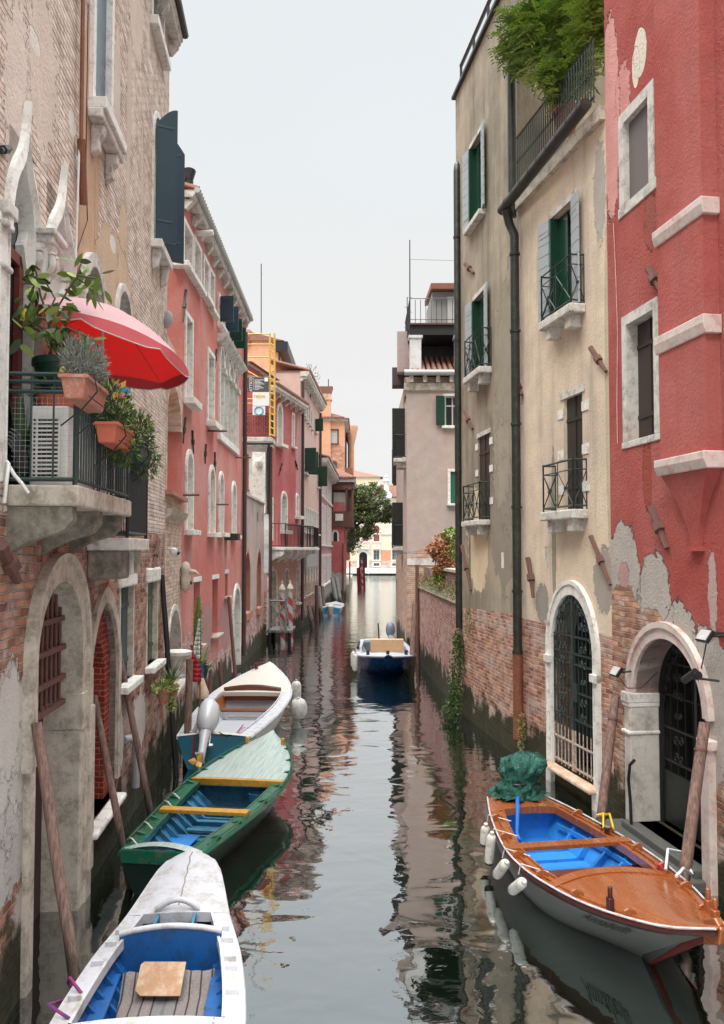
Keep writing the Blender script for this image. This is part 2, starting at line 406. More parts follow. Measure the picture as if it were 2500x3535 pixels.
# ---------------------------------------------------------------- materials
STONE = simple('istrian_stone', (.62, .59, .54), .8, var=.16, scale=3., bump=.5, dirt=(.2, .18, .15), dirtamt=.45)
STONEG = simple('grimy_stone', (.54, .48, .4), .85, var=.2, scale=3., bump=.6, dirt=(.2, .165, .12), dirtamt=.6)
STONEW = simple('clean_white_stone', (.74, .72, .67), .75, var=.1, scale=4., bump=.3, dirt=(.34, .3, .25), dirtamt=.25)
GRIME = simple('black_crusted_stone', (.33, .29, .23), .9, var=.25, scale=2.2, bump=.7, dirt=(.05, .045, .035), dirtamt=1.3)
DARKSTONE = simple('wet_dark_stone', (.09, .09, .08), .55, var=.3, scale=4., bump=.5)
IRON = simple('dark_green_iron', (.02, .035, .032), .5, var=.3, scale=14., bump=.3)
IRONG = simple('verdigris_iron', (.022, .05, .047), .55, var=.35, scale=9., bump=.3, dirt=(.03, .03, .03), dirtamt=.4)
IRONW = simple('rusty_white_iron', (.5, .47, .43), .7, var=.2, scale=14., bump=.3, dirt=(.3, .1, .03), dirtamt=.9)
BLACK = simple('black_iron', (.012, .012, .013), .45, var=.3, scale=12.)
RUST = simple('rusty_iron', (.13, .06, .045), .8, var=.35, scale=20., bump=.5)
RUSTP = simple('rust_red_pipe', (.17, .05, .03), .6, var=.4, scale=5., bump=.2, dirt=(.25, .1, .03), dirtamt=.5)
LEAD = simple('dark_pipe_metal', (.026, .026, .023), .42, metal=.2, var=.35, scale=4., dirt=(.05, .07, .05), dirtamt=.3)
ZINC = simple('zinc_gutter', (.4, .41, .4), .5, metal=.3, var=.2, scale=5.)
def polemat(name, c, c2):
    m, t, b = newmat(name); o = t.obj(); g = t.sep(t.new('ShaderNodeNewGeometry').outputs['Position'])[2]
    fi = t.noise(t.sc(o, (40., 40., 1.2)), 1., 5, .65); kn = t.noise(t.sc(o, (9., 9., 2.5)), 1., 4, .6)
    col = t.mix(t.step(fi, .3, .7), c, c2); k = t.m('MULTIPLY_ADD', kn, .9, .5); col = t.mix(1., col, t.com(k, k, k), 'MULTIPLY')
    wet = t.step(t.m('ADD', g, t.m('MULTIPLY', t.m('SUBTRACT', kn, .5), 1.)), .75, .3); col = t.mix(t.m('MULTIPLY', wet, .92), col, (.018, .022, .01))
    t.put(b.inputs['Base Color'], col); b.inputs['Roughness'].default_value = .8; t.put(b.inputs['Normal'], t.bump(t.m('ADD', fi, kn), .8, .01)); return m
POLE = polemat('weathered_pole_wood', (.11, .062, .05), (.27, .17, .135)); POLEG = polemat('grey_pole_wood', (.13, .13, .12), (.3, .3, .28))
TERRA = simple('terracotta', (.38, .13, .08), .75, var=.25, scale=12., bump=.2, dirt=(.4, .3, .25), dirtamt=.35)
TERRA2 = simple('orange_plastic', (.5, .12, .06), .5, var=.12, scale=8.)
TILE = simple('roof_tile', (.3, .13, .09), .85, var=.5, scale=5., bump=.5, dirt=(.16, .12, .1), dirtamt=.7)
WHITEP = simple('white_plastic', (.7, .69, .66), .45, var=.08, scale=5.)
GREYPVC = simple('grey_pvc', (.42, .42, .44), .45, var=.1, scale=5.)
DKGREENPL = simple('dark_green_plastic', (.01, .045, .03), .45, var=.25, scale=8.)
COPPERW = simple('brown_wood', (.22, .08, .045), .6, var=.3, scale=8., stretch=(1, 1, .15))
DARKWOOD = simple('old_dark_wood', (.11, .05, .035), .75, var=.4, scale=7., bump=.5, stretch=(1, 1, .2))
LEAFS = [simple('leaf_dark', (.045, .085, .02), .55, var=.3, scale=2., bump=0), simple('leaf_mid', (.11, .18, .035), .5, var=.3, scale=2., bump=0), simple('leaf_light', (.26, .34, .07), .5, var=.25, scale=2., bump=0)]
LEAFG = simple('leaf_grey', (.16, .17, .14), .8, var=.3, scale=5., bump=0)
LEAFA = simple('leaf_autumn', (.42, .2, .1), .7, var=.3, scale=3., bump=0)
STEM = simple('stem_brown', (.12, .09, .06), .85, var=.3, scale=8.)
for m_ in LEAFS+[LEAFA]:
    b_ = m_.node_tree.nodes['Principled BSDF']; b_.inputs['Subsurface Weight'].default_value = 0.
def boards(name, c, rough=.35, step=None, var=.2):
    m, t, b = newmat(name); o = t.obj(); x, y, z = t.sep(o)
    n1 = t.noise(t.com(t.m('MULTIPLY', x, 8.), y, t.m('MULTIPLY', z, .8)), 1.3, 5, .6); k = t.m('MULTIPLY_ADD', n1, 2*var, 1-var)
    col = t.mix(1., c, t.com(k, k, k), 'MULTIPLY')
    t.put(b.inputs['Base Color'], col); b.inputs['Roughness'].default_value = rough
    t.put(b.inputs['Normal'], t.bump(n1, .2, .004)); return m
FILL = dict(
    dark=simple('dark_interior', (.012, .012, .013), .35, var=.2),
    glass=simple('window_glass', (.02, .024, .026), .06, var=.2, scale=1., bump=.05),
    pane=simple('pale_reflecting_glass', (.12, .15, .17), .1, var=.3, scale=1.5, bump=.05),
    curtain=simple('curtained_glass', (.5, .5, .47), .25, var=.12, scale=3.),
    blind=simple('white_closed_blind', (.52, .53, .52), .6, var=.08, scale=3., bump=.1),
    shut_dark=boards('dark_olive_shutter', (.018, .02, .016), .45),
    shut_brown=boards('dark_brown_shutter', (.035, .022, .02), .5),
    shut_greyb=boards('grey_brown_shutter', (.14, .12, .115), .55),
    shut_green=boards('green_shutter', (.008, .045, .026), .22),
    shut_sheen=boards('shutter_sky_sheen', (.33, .37, .38), .4, var=.08),  # pale grey puts the sky sheen of the open leaves into their colour
    shut_emerald=boards('emerald_shutter', (.012, .12, .07), .4),
    shut_grey=boards('weathered_teal_shutter', (.045, .07, .07), .7, var=.45),
    shut_blue=boards('blue_shutter', (.02, .05, .07), .3),
    rust=simple('rust_brown_blind', (.32, .1, .08), .7, var=.15, scale=2.),
    redbrick=None, recess=simple('recess_plaster', (.5, .47, .44), .85, var=.12, scale=2., dirt=(.3, .27, .24), dirtamt=.25),  # recess: light grey plaster at the back of openings, mottled with dirt
    niche=simple('niche_render', (.36, .29, .22), .9, var=.25, scale=3., bump=.4, dirt=(.2, .16, .12), dirtamt=.6),
    redstucco=simple('red_stucco_recess', (.4, .12, .08), .85, var=.15, scale=2.))
FRAMEM = dict(w=simple('window_wood_white', (.45, .44, .42), .5, var=.1), b=COPPERW)
# walls
BR_WARM = ((.25, .09, .06), (.52, .29, .19), (.52, .46, .39)); BR_PINK = ((.24, .08, .06), (.5, .3, .25), (.52, .47, .43)); BR_PALE = ((.5, .39, .32), (.7, .6, .52), (.38, .3, .25))
BR_DEEP = ((.25, .07, .05), (.38, .16, .11), (.46, .4, .34)); BR_RED = ((.2, .022, .015), (.27, .035, .022), (.36, .2, .16))
# ================================================================ LEFT BANK
def WX(Y): return -2.45-.0767*Y
# ---- A : tall brick palace
A = Facade('brick_palace', 'tall palace of pale worn brick with gothic arches, left of the canal', (WX(5.2), 5.2), (WX(16.3), 16.3), 14.0, 7.)
def U(px, py, off=0.): return A.uz(px, py, off)
uA = lambda Y: (Y-5.2)/(16.3-5.2)*A.L
wg = A.rect(103, 260, 2014, 3500); w2 = A.rect(303, 398, 2080, 2790)
# big water gate
win = A.hole(wg[0], wg[1], -.6, U(178, 2012)[1], 'round', 2.95, .62)
z1 = win[4]; u0, u1 = win[0], win[1]
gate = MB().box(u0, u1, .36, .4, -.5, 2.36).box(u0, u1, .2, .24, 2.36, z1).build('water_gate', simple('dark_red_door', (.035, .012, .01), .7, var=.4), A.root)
for k in range(9): pass
g = MB(); al = arch(u0, u1, 2.95, z1, 'round', 20)
for k in range(1, 10):
    uu = u0+(u1-u0)*k/10; zt = 2.95
    for p, q in zip(al, al[1:]):
        if p[0] <= uu <= q[0]: zt = p[1]+(q[1]-p[1])*(uu-p[0])/(q[0]-p[0])
    g.tube([(uu, .15, 2.32), (uu, .15, zt-.01)], .016, 6)
for zz in (2.32, 2.6, 2.93, 3.25): g.box(u0+.01, u1-.01, .12, .18, zz-.028, zz+.028)
g.build('window_grille', RUST, gate)
mb = MB(); Ai = [(u0, 2.0)]+arch(u0, u1, 2.95, z1)+[(u1, 2.0)]; Bi = [(u0-.2, 2.0)]+arch(u0-.2, u1+.2, 2.95, z1+.22)+[(u1+.2, 2.0)]; Ci = [(u0-.27, 2.0)]+arch(u0-.27, u1+.27, 2.95, z1+.3)+[(u1+.27, 2.0)]
mb.strip([(p[0], -.06, p[1]) for p in Ai], [(p[0], -.06, p[1]) for p in Bi]); mb.strip([(p[0], -.06, p[1]) for p in Bi], [(p[0], -.1, p[1]) for p in Bi])
mb.strip([(p[0], -.1, p[1]) for p in Bi], [(p[0], -.1, p[1]) for p in Ci]); mb.strip([(p[0], -.1, p[1]) for p in Ci], [(p[0], .01, p[1]) for p in Ci]); mb.strip([(p[0]+(.004 if p[0] < (u0+u1)/2 else -.004), -.06, p[1]-.004) for p in Ai], [(p[0]+(.004 if p[0] < (u0+u1)/2 else -.004), .61, p[1]-.004) for p in Ai])
mb.box(u0-.2, u0+.012, -.05, .6, -.5, 2.0); mb.box(u1-.012, u1+.2, -.05, .6, -.5, 1.99)
mb.box(u1-.02, u1+.3, -.075, .61, 1.99, 2.4)
PLINTH = simple('worn_grey_render', (.42, .37, .31), .9, var=.25, scale=1.6, bump=.5, dirt=(.2, .17, .14), dirtamt=.6)
mb.build('stone_surround', [STONEG], gate, bev=.012)
MB().box(u1+.2, u1+.52, -.07, .02, -.5, 2.62).box(u1+.3, u1+.5, -.1, .02, .3, 2.2).build('pilaster', STONEG, A.root, bev=.02)
# second arch filled with red brick
W2M = wallmat('red_brick_infill', (.5, .3, .25), (.5, .3, .25), thr=20., amp=0, brick=BR_RED, pale=.02, palecol=(.3, .12, .1), algae=.3)
o2 = A.hole(w2[0], w2[1], .72, U(350, 2080)[1], 'pointed', 2.5, .5)
f2 = MB(); a2 = arch(o2[0], o2[1], 2.5, o2[4], 'pointed'); d0, d1 = o2[0]+.32, o2[1]-.32
di = arch(d0, d1, 2.35, 2.82, 'round'); f2.M = None
ou = [(o2[0], .7)]+a2+[(o2[1], .7)]; inn = [(d0, .7)]+di+[(d1, .7)]
f2.strip([(p[0], .08, p[1]) for p in ou], [(p[0], .08, p[1]) for p in inn]); f2.strip([(p[0], .08, p[1]) for p in inn], [(p[0], .3, p[1]) for p in inn])
f2 = f2.build('brick_infill', W2M, A.root)
MB().box(d0, d1, .28, .3, .6, 2.85).build('recessed_door', simple('deep_red_door', (.14, .012, .01), .8, var=.4, scale=3.), f2)
mb = MB(); Ai = [(o2[0], .9)]+a2+[(o2[1], .9)]; Bi = [(o2[0]-.16, .9)]+arch(o2[0]-.16, o2[1]+.16, 2.5, o2[4]+.2, 'pointed')+[(o2[1]+.16, .9)]
mb.strip([(p[0], -.05, p[1]) for p in Ai], [(p[0], -.05, p[1]) for p in Bi]); mb.strip([(p[0], -.05, p[1]) for p in Bi], [(p[0], .01, p[1]) for p in Bi]); mb.strip([(p[0], -.05, p[1]) for p in Ai], [(p[0], .2, p[1]) for p in Ai])
mb.build('stone_arch', STONEG, f2)
MB().box(o2[0]-.1, o2[1]+.1, -.16, .1, .62, .7).build('door_step', STONEW, f2, bev=.03)
# two small ground windows with blocky lintels
for (xl, xr, yt, yb, fl) in ((413, 456, 2030, 2366, 'shut_grey'), (507, 540, 2012, 2300, 'shut_green')):
    r = A.rect(xl, xr, yt, yb); w = A.window(*r, rev=.11, fill=fl, fw=.09, fp=.015, sill=.1, sillmat=STONEW, fmat=STONEG)
    MB().box(r[0]-.12, r[1]+.1, -.06, .05, r[3], r[3]+.24).build('lintel', STONEW, w, bev=.03)
# upper windows
r = A.rect(318, 374, 0, 360); r = (r[0], r[1], r[2], 13.2)
w = A.window(*r, rev=.07, fill=simple('slate_blue_shutter', (.07, .11, .15), .3, var=.15, scale=3.), fw=.13, fp=.05, sill=.14, fmat=STONEW, sd=.22)
MB().box(r[0]-.2, r[1]+.2, -.18, .0, r[2]-.26, r[2]-.14).build('sill_moulding', STONE, w, bev=.02)
for uu in (r[0]-.02, r[1]-.12): MB().prism([(0, r[2]-.62), (-.1, r[2]-.56), (-.1, r[2]-.42), (-.15, r[2]-.38), (-.16, r[2]-.262), (0, r[2]-.262)], 0, uu, uu+.15).build('sill_bracket', STONE, w, bev=.015)
r = A.rect(528, 556, 420, 836)
zt2 = U(541, 398)[1]
w = A.window(r[0], r[1]+.1, r[2], zt2, kind='round', rev=.25, fill='dark', fw=.1, fmat=STONEW, sill=.14, sd=.19, leaf=(115, 62, .36, .3), leafmat=FILL['shut_blue'])
for uu in (r[0]-.05, r[1]+.02): MB().prism([(0, r[2]-.5), (-.1, r[2]-.45), (-.13, r[2]-.3), (-.16, r[2]-.142), (0, r[2]-.142)], 0, uu, uu+.14).build('sill_bracket', STONE, w, bev=.015)
r = A.rect(524, 562, 0, 66); A.window(r[0], r[1], r[2], 13.72, rev=.3, fill=simple('slate_blue_shutter', (.07, .11, .15), .3), fw=.1, fmat=STONEW, sill=.16, sd=.14)
r = A.rect(281, 341, 917, 1400); A.window(r[0], r[1], 4.56, U(310, 917)[1], kind='round', rev=.12, fill='dark', fw=.16, fp=.07, fmat=STONE, sill=0)
r = A.rect(400, 443, 1000, 1300); A.window(r[0], r[1], 5.6, U(421, 1003)[1], kind='round', rev=.1, fill='niche', fw=.1, fp=.05, fmat=STONE, sill=0)
# gothic ogee windows on the balcony
def gothic(xl, xr, xa, ya, ys, zsb):
    a, _ = U(xl, 900); b, _ = U(xr, 900); z1 = U(xa, ya)[1]; zs = U((xl+xr)/2, ys)[1]
    A.hole(a, b, zsb, z1-.12, 'ogee', zs, .13)
    w = MB(); c = [(a, zsb)]+arch(a, b, zs, z1-.12, 'ogee')+[(b, zsb)]
    w.poly([(p[0], .125, p[1]) for p in c]); w = w.build('gothic_window', FILL['glass'], A.root)
    mb = MB(); fw = .13
    for (i0, i1, y0, y1) in ((0, fw*.5, -.02, -.03), (fw*.5, fw, -.07, -.05)):
        Ai = arch(a-i0, b+i0, zs, z1-.12+i0*1.5, 'ogee'); Bi = arch(a-i1, b+i1, zs, z1-.12+i1*2.2, 'ogee')
        mb.strip([(p[0], y0, p[1]) for p in Ai], [(p[0], y1, p[1]) for p in Bi]); mb.strip([(p[0], y0, p[1]) for p in Ai], [(p[0], .02, p[1]) for p in Ai]); mb.strip([(p[0], y1, p[1]) for p in Bi], [(p[0], .02, p[1]) for p in Bi])
    um = (a+b)/2; mb.hexa([(um-.03, -.06, z1), (um+.03, -.06, z1), (um+.03, .01, z1), (um-.03, .01, z1)], [(um-.02, -.08, z1+.25), (um+.02, -.08, z1+.25), (um+.02, -.02, z1+.25), (um-.02, -.02, z1+.25)])
    Ai = [(a, zsb)]+arch(a, b, zs, z1-.12, 'ogee')+[(b, zsb)]; um = (a+b)/2; sh_ = lambda p: (p[0]+(.004 if p[0] < um else -.004), p[1]-.004)
    mb.strip([(sh_(p)[0], -.03, sh_(p)[1]) for p in Ai], [(sh_(p)[0], .12, sh_(p)[1]) for p in Ai])
    mb.build('ogee_moulding', STONEW, w)
    # inner white reveal with trefoil cusps
    for sgn, e in ((1, a), (-1, b)):
        for k, (zz, dd) in enumerate(((zs+.1, .13), (zs+.42*(z1-zs), .1))):
            MB().prism([(e, zz-.25), (e+sgn*dd*.6, zz-.12), (e+sgn*dd, zz), (e+sgn*dd*.6, zz+.06), (e, zz+.24)], 1, .04, .12).build('cusp', STONEW, w)
    return w, a, b, zs
gw, ga0, ga1, gzs = gothic(24, 112, 95, 470, 850, 4.56)
MB().box(ga0+.02, ga0+.12, .07, .12, 4.6, gzs).box(ga1-.14, ga1-.02, .07, .12, 4.6, gzs).box(ga0+.02, ga1-.02, .07, .12, gzs-.1, gzs).build('door_frame', simple('dark_red_wood', (.16, .03, .022), .5), gw)
gw2, gb0, gb1, gz2 = gothic(158, 245, 213, 652, 1010, 4.56)
MB().box(gb0+.02, gb1-.02, .09, .12, 4.6, gz2+.5).build('curtain', FILL['curtain'], gw2)
# column with carved capital
uc = (ga1+gb0)/2; zc = U(100, 928)[1]; wc = (gb0-ga1)/2
cm_ = MB(); cm_.lathe((uc, .02, 0), [(.14, 4.57), (.14, 4.68), (.11, 4.74), (.1, 4.8), (.098, zc-.12), (.12, zc-.1), (.1, zc-.06), (.12, zc), (.14, zc+.12), (.19, zc+.3)], 18)
col_ = cm_.build('column', STONEW, A.root, smooth=50)
MB().box(uc-.22, uc+.22, -.21, .3, zc+.37, zc+.43).box(uc-.19, uc+.19, -.18, .28, zc+.3, zc+.38).build('abacus', STONE, col_, bev=.012)
cv = MB()
for a_ in range(8):
    an = a_*PI/4+PI/8; c = (uc+.155*math.cos(an), .02+.155*math.sin(an)); pts = []
    for k in range(9): t_ = k/8; pts.append((uc+(.11+.09*t_+.03*math.sin(t_*5))*math.cos(an), .02+(.11+.09*t_+.03*math.sin(t_*5))*math.sin(an), zc+.02+.25*t_-(.06 if k == 8 else 0)))
    cv.tube(pts, [.03, .03, .032, .035, .036, .036, .04, .045, .04], 6)
cv.build('carved_leaves', STONE, col_, smooth=60)
MB().box(ga0-.2, ga0-.01, -.015, .1, 4.57, gzs+.2).build('jamb', STONEW, gw, bev=.01)
mbj = MB(); mbj.box(ga0-.2, ga0+.02, -.06, .1, gzs, gzs+.06).box(ga0-.2, ga0+.04, -.08, .1, gzs+.1, gzs+.22).box(ga0-.2, ga0+.03, -.05, .1, gzs-.35, gzs-.3); mbj.build('carved_impost', STONE, gw, bev=.015)
# pipe, cables, stucco chase
pa = U(277, 480, .06); pb = U(286, 706, .06)
MB().tube([(pa[0]-.02, -.07, 13.8), (pa[0], -.07, pa[1])], .022, 8).tube([(pa[0], -.07, pa[1]), (pb[0], -.07, pb[1])], .045, 10).build('rust_pipe', RUSTP, A.root)
ca = U(283, 0, .05); cb = U(262, 880, .05); cc = U(296, 600, .04)
MB().tube([(ca[0], -.05, 13.9), (U(277, 400, .05)[0], -.05, U(277, 400, .05)[1]), (cb[0], -.05, cb[1]), (cb[0], -.04, 4.6)], .012, 6).build('cable', WHITEP, A.root)
MB().tube([(*[cc[0]], -.04, cc[1]+2.), (cc[0], -.04, cc[1]), (U(290, 760)[0], -.04, U(290, 760)[1]), (cb[0]+.02, -.04, cb[1])], .006, 6).build('cable', BLACK, A.root)
# balconies
def bracket(fac, u, w, z, out, drop, parent, mat=None):
    n = 10; pts = [(.02, z), (-out, z), (-out, z-.12)]
    for k in range(n+1):
        t_ = k/n; pts.append((-out*.97*(1-t_)**1., z-.14-(drop-.14)*(t_**.6)*(1-.25*math.sin(t_*PI))))
    pts.append((.02, z-drop))
    return MB().prism(pts, 0, u, u+w).build('bracket', mat or GRIME, parent, bev=.015)
O1 = .6; b0 = U(22, 1700)[0]; b1 = uA(9.75)
slab = A.box('balcony', b0, b1, -O1, 0, 4.38, 4.56, STONEG, bev=.02)
for uu in (b0+.03, (b0+b1)/2-.15, b1-.34): bracket(A, uu, .17, 4.38, O1-.06, .42, slab)
def railing(fac, u0, u1, z, out, h, dens, mat, parent, bar=.009, rails=(.05, 1.), ends=True):
    g = MB(); yo = -out+.04; path = [(u0+.03, 0), (u0+.03, yo), (u1-.03, yo), (u1-.03, 0)]
    segs = list(zip(path, path[1:]))
    for i, (a, b) in enumerate(segs):
        for rr in rails: g.bar((*a, z+rr*h), (*b, z+rr*h), .026)
        ln = math.dist(a, b); n = max(1, int(ln/dens[min(i, len(dens)-1)]))
        for k in range(1, n):
            p = [a[j]+(b[j]-a[j])*k/n for j in (0, 1)]; g.tube([(*p, z+.04*h), (*p, z+h)], bar, 5)
        g.bar((*b, z), (*b, z+h), .03)
    return g.build('railing', mat, parent)
RH = U(251, 1268, O1)[1]-4.56
railing(A, b0, b1, 4.56, O1, RH, (.15, .095), IRONG, slab, rails=(.05, .84, .93, 1.))
# fine wire mesh on the near end
g = MB(); x_ = b0+.045
for k in range(12): yy = -O1+.06+k*.045; g.bar((x_, yy, 4.62), (x_, yy, 4.56+RH*.8), .0016)
for k in range(18): zz = 4.62+k*.046; g.bar((x_, -O1+.05, zz), (x_, -.02, zz), .0016)
g.build('wire_mesh', simple('galvanised_wire', (.45, .46, .45), .5), slab)
c0, c1 = uA(10.2), uA(11.55)
s2 = A.box('balcony', c0, c1, -.5, 0, 4.0, 4.15, STONE, bev=.015)
A.box('bracket', c0+.02, c0+.55, -.4, 0, 3.66, 4.0, GRIME, s2, bev=.03); A.box('bracket', c0+.75, c0+.85, -.4, 0, 3.7, 4.0, STONE, s2, bev=.02); A.box('bracket', c1-.2, c1-.04, -.4, 0, 3.7, 4.0, STONEG, s2, bev=.02)
railing(A, c0, c1, 4.15, .5, 1.25, (.06, .055), BLACK, s2)
A.cornice(13.75, STONE, proud=.24, th=.2, step=1.0, u0=uA(10), u1=A.L+.1, gut=LEAD, cm=STONE)
for q in ((0, 1880, 60, 2005), ): A.tierod(*q, r=.05)
A.tierod(548, 1865, 528, 1962); A.tierod(0, 518, 36, 512, BLACK, .02)
for (x, y, w_, h_) in ((95, 80, .12, .6), (140, 190, .0, 0)):
    pass
STUC = (.5, .34, .22); WS = (.66, .63, .58)
sp = []
def spot(f, x, y, ru, rz, c, en=.5): u, z = f.uz(x, y); return (u, z, ru, rz, c, en)
sp += [spot(A, 300, 720, .4, 2.3, STUC, .25), spot(A, 335, 620, .12, 1.6, STUC, .5), spot(A, 400, 1010, 1.25, .8, (.55, .41, .29), .5), spot(A, 425, 900, .35, .9, (.55, .41, .29), .8),
       spot(A, 445, 420, .16, 1.6, (.55, .45, .38), .9), spot(A, 490, 660, .12, 1.2, (.55, .45, .38), .7), spot(A, 405, 300, .22, .9, (.58, .49, .42), .8), spot(A, 281, 120, .07, 3., (.5, .3, .2), .4)]
sp += [spot(A, 150, 250, .5, .8, (.6, .5, .43), 1.2), spot(A, 60, 330, .35, .9, (.62, .53, .46), 1.3), spot(A, 470, 60, .6, .7, (.6, .5, .42), 1.2), spot(A, 119, 140, .2, .1, WS, .1), spot(A, 250, 425, .17, .13, WS, .12), spot(A, 521, 230, .3, .05, WS, .1), spot(A, 390, 840, .2, .12, WS, .2)]
sp += [spot(A, 30, 2480, .35, .5, (.44, .39, .35), .9), spot(A, 90, 3150, .4, .35, (.45, .38, .35), 1.), spot(A, 480, 2500, .6, .5, (.52, .45, .42), 1.1), spot(A, 40, 2600, .5, .75, (.5, .47, .43), .9), spot(A, 60, 2850, .35, .5, (.5, .47, .43), 1.), spot(A, 20, 2950, .5, .4, (.42, .4, .37), 1.), spot(A, 300, 2350, .16, .8, (.55, .5, .42), .5), spot(A, 312, 2650, .14, .5, (.5, .47, .42), .8), spot(A, 420, 2560, .14, .4, (.55, .52, .47), .8)]
MA_hi = wallmat('palace_upper_brick', STUC, (.55, .42, .32), thr=30., amp=0, brick=BR_PALE, pale=.75, palecol=(.72, .62, .54), spots=sp[:15], algae=None, bh=.066, stainamt=.2, bs=1.15, cc_=.5)
MA_lo = wallmat('palace_lower_brick', STUC, (.5, .45, .4), thr=30., amp=0, brick=((.16, .055, .04), (.45, .23, .145), (.38, .33, .28)), pale=.55, palecol=(.5, .45, .42), spots=sp[15:], algae=.72, bw=.22, bh=.08, bs=1.3, red=None)
A.wall(MA_hi, z0=4.3, name='upper_wall'); A.wall(MA_lo, z0=-.6, zt=4.3, name='lower_wall')

# ---- annex of whitish brick between the palace and the red house
AN = Facade('brick_annex', 'low whitish brick link between the brick palace and the coral red house', (WX(16.3)-.0, 16.32), (-3.985, 19.18), 5.1, 3.)
r = AN.rect(577, 628, 2105, 2400); wz = AN.uz(600, 2105)[1]
w = AN.window(AN.uz(574, 2300)[0], AN.uz(622, 2300)[0], 1.2, wz, kind='round', rev=.4, fill='niche', fw=.12, fmat=STONE, sill=.08)
AN.box('coping', -.0, AN.L, -.14, .5, 5.06, 5.14, TERRA)
MB().prism([(0, 4.6), (-.1, 4.68), (-.16, 4.8), (0, 4.8)], 0, 0, AN.L).build('string_course', STONEG, AN.root)
mb = MB(); ua = arch(.25, AN.L-.25, 6.6, 7.35, 'round'); 
for (yy) in (.0, .6):
    mb.strip([(p[0], yy, p[1]) for p in ua], [(p[0], yy, 8.1) for p in ua])
    mb.poly([(0, yy, 5.0), (.25, yy, 5.0), (.25, yy, 8.1), (0, yy, 8.1)]); mb.poly([(AN.L-.25, yy, 6.6), (AN.L, yy, 6.6), (AN.L, yy, 8.1), (AN.L-.25, yy, 8.1)])
mb.strip([(p[0], 0, p[1]) for p in ua], [(p[0], .6, p[1]) for p in ua]); mb.poly([(0, 0, 8.1), (AN.L, 0, 8.1), (AN.L, .6, 8.1), (0, .6, 8.1)]); mb.poly([(.25, 0, 5), (.25, .6, 5), (.25, .6, 6.6), (.25, 0, 6.6)])
MAN = wallmat('annex_brick', (.5, .45, .4), (.5, .45, .4), thr=30., amp=0, brick=((.5, .3, .18), (.62, .52, .42), (.5, .44, .38)), pale=.7, palecol=(.6, .56, .51), algae=.72)
mb.build('arched_screen', MAN, AN.root); AN.wall(MAN)
# stone basin in the niche
bs = AN.uz(618, 2270, .25)
MB().lathe((bs[0], -.22, bs[1]-.38), [(.14, 0), (.15, .04), (.1, .1), (.13, .3), (.2, .4), (.27, .44), (.28, .5), (.22, .52)], 16).build('stone_basin', STONEW, AN.root, smooth=50)
cam1 = AN.uz(600, 1905, .12)
c_ = MB().lathe((cam1[0], -.12, cam1[1]), [(.02, -.085), (.06, -.06), (.075, 0), (.07, .06), (.03, .085)], 14, 'z').build('dome_camera', WHITEP, None, smooth=50)
c_.matrix_world = AN.M; tag(c_, 'white dome security camera on the whitish brick annex', 'camera')
MB().lathe((cam1[0]+.03, -.19, cam1[1]-.02), [(.01, -.045), (.04, -.02), (.045, .02), (.01, .045)], 12, 'z').build('lens_dome', BLACK, c_, smooth=50)
MB().box(cam1[0]-.03, cam1[0]+.03, -.1, .02, cam1[1]+.06, cam1[1]+.1).build('mount', WHITEP, c_)

# ---- B : coral red house
def BXf(Y): return -3.7-.0153*Y
B = Facade('coral_house', 'long coral red house with white window frames and bracketed cornice', (BXf(19.2), 19.2), (BXf(30.1), 30.1), 12.4, 8.)
BS = dict(fmat=STONEW)
for (xl, xr, yt, yb, k) in ((632, 660, 762, 905, 'blind'), (668, 690, 826, 965, 'blind'), (702, 716, 890, 1015, 'blind'), (722, 736, 930, 1060, 'blind')):
    r = B.rect(xl, xr, yt, yb); B.window(*r, rev=.28, fill='recess', fw=.1, fp=.04, sill=.12, **BS)
for (xl, xr, yt, yb) in ((753, 771, 1020, 1115), (786, 800, 1100, 1180)):
    r = B.rect(xl, xr, yt, yb); B.window(*r, rev=.15, fill='dark', fw=.1, fp=.04, sill=.1, leaf=(85, 88, .38), leafmat=FILL['shut_green' if xl > 780 else 'shut_blue'], **BS)
r = B.rect(639, 660, 1085, 1372); B.window(*r, rev=.35, fill='recess', fw=.1, fp=.04, sill=.16, sd=.25, **BS)
r = B.rect(716, 736, 1210, 1452); B.window(*r, rev=.35, fill='recess', fw=.1, fp=.04, sill=.16, sd=.25, **BS)
# arcade of four
xs = (753, 769, 786, 803, 817); us = [B.uz(x, 1400)[0] for x in xs]
zb = B.uz(753, 1490)[1]; zs = B.uz(760, 1275)[1]; zt = B.uz(757, 1190)[1]
for k in range(4):
    w = B.window(us[k]+.12, us[k+1]-.12, zb, zt, kind='round', zs=zs, rev=.35, fill='recess', fw=.1, fp=.06, sill=0, **BS)
    MB().box(us[k+1]-.2, us[k+1]+.2, -.12, .2, zs-.05, zs+.12).build('capital', STONE, w, bev=.02)
    MB().box(us[k+1]-.12, us[k+1]+.12, -.06, .02, zb, zs).build('pier', STONE, w)
B.box('arcade_sill', us[0]-.1, us[4]+.1, -.09, .01, zb-.22, zb-.02, STONEW)
zcn = B.uz(745, 1140)[1]
MB().prism([(0, zcn-.24), (-.1, zcn-.2), (-.26, zcn-.08), (-.3, zcn), (0, zcn)], 0, us[0]-.3, us[4]+.5).build('arcade_cornice', STONE, B.root)
for (xl, xr, yt, yb) in ((641, 660, 1560, 1828), (720, 737, 1612, 1838), (755, 767, 1635, 1838), (799, 811, 1668, 1846)):
    r = B.rect(xl, xr, yt, yb); B.window(*r, kind='round', rev=.4, fill='recess', fw=.11, fp=.05, sill=.12, sd=.22, **BS)
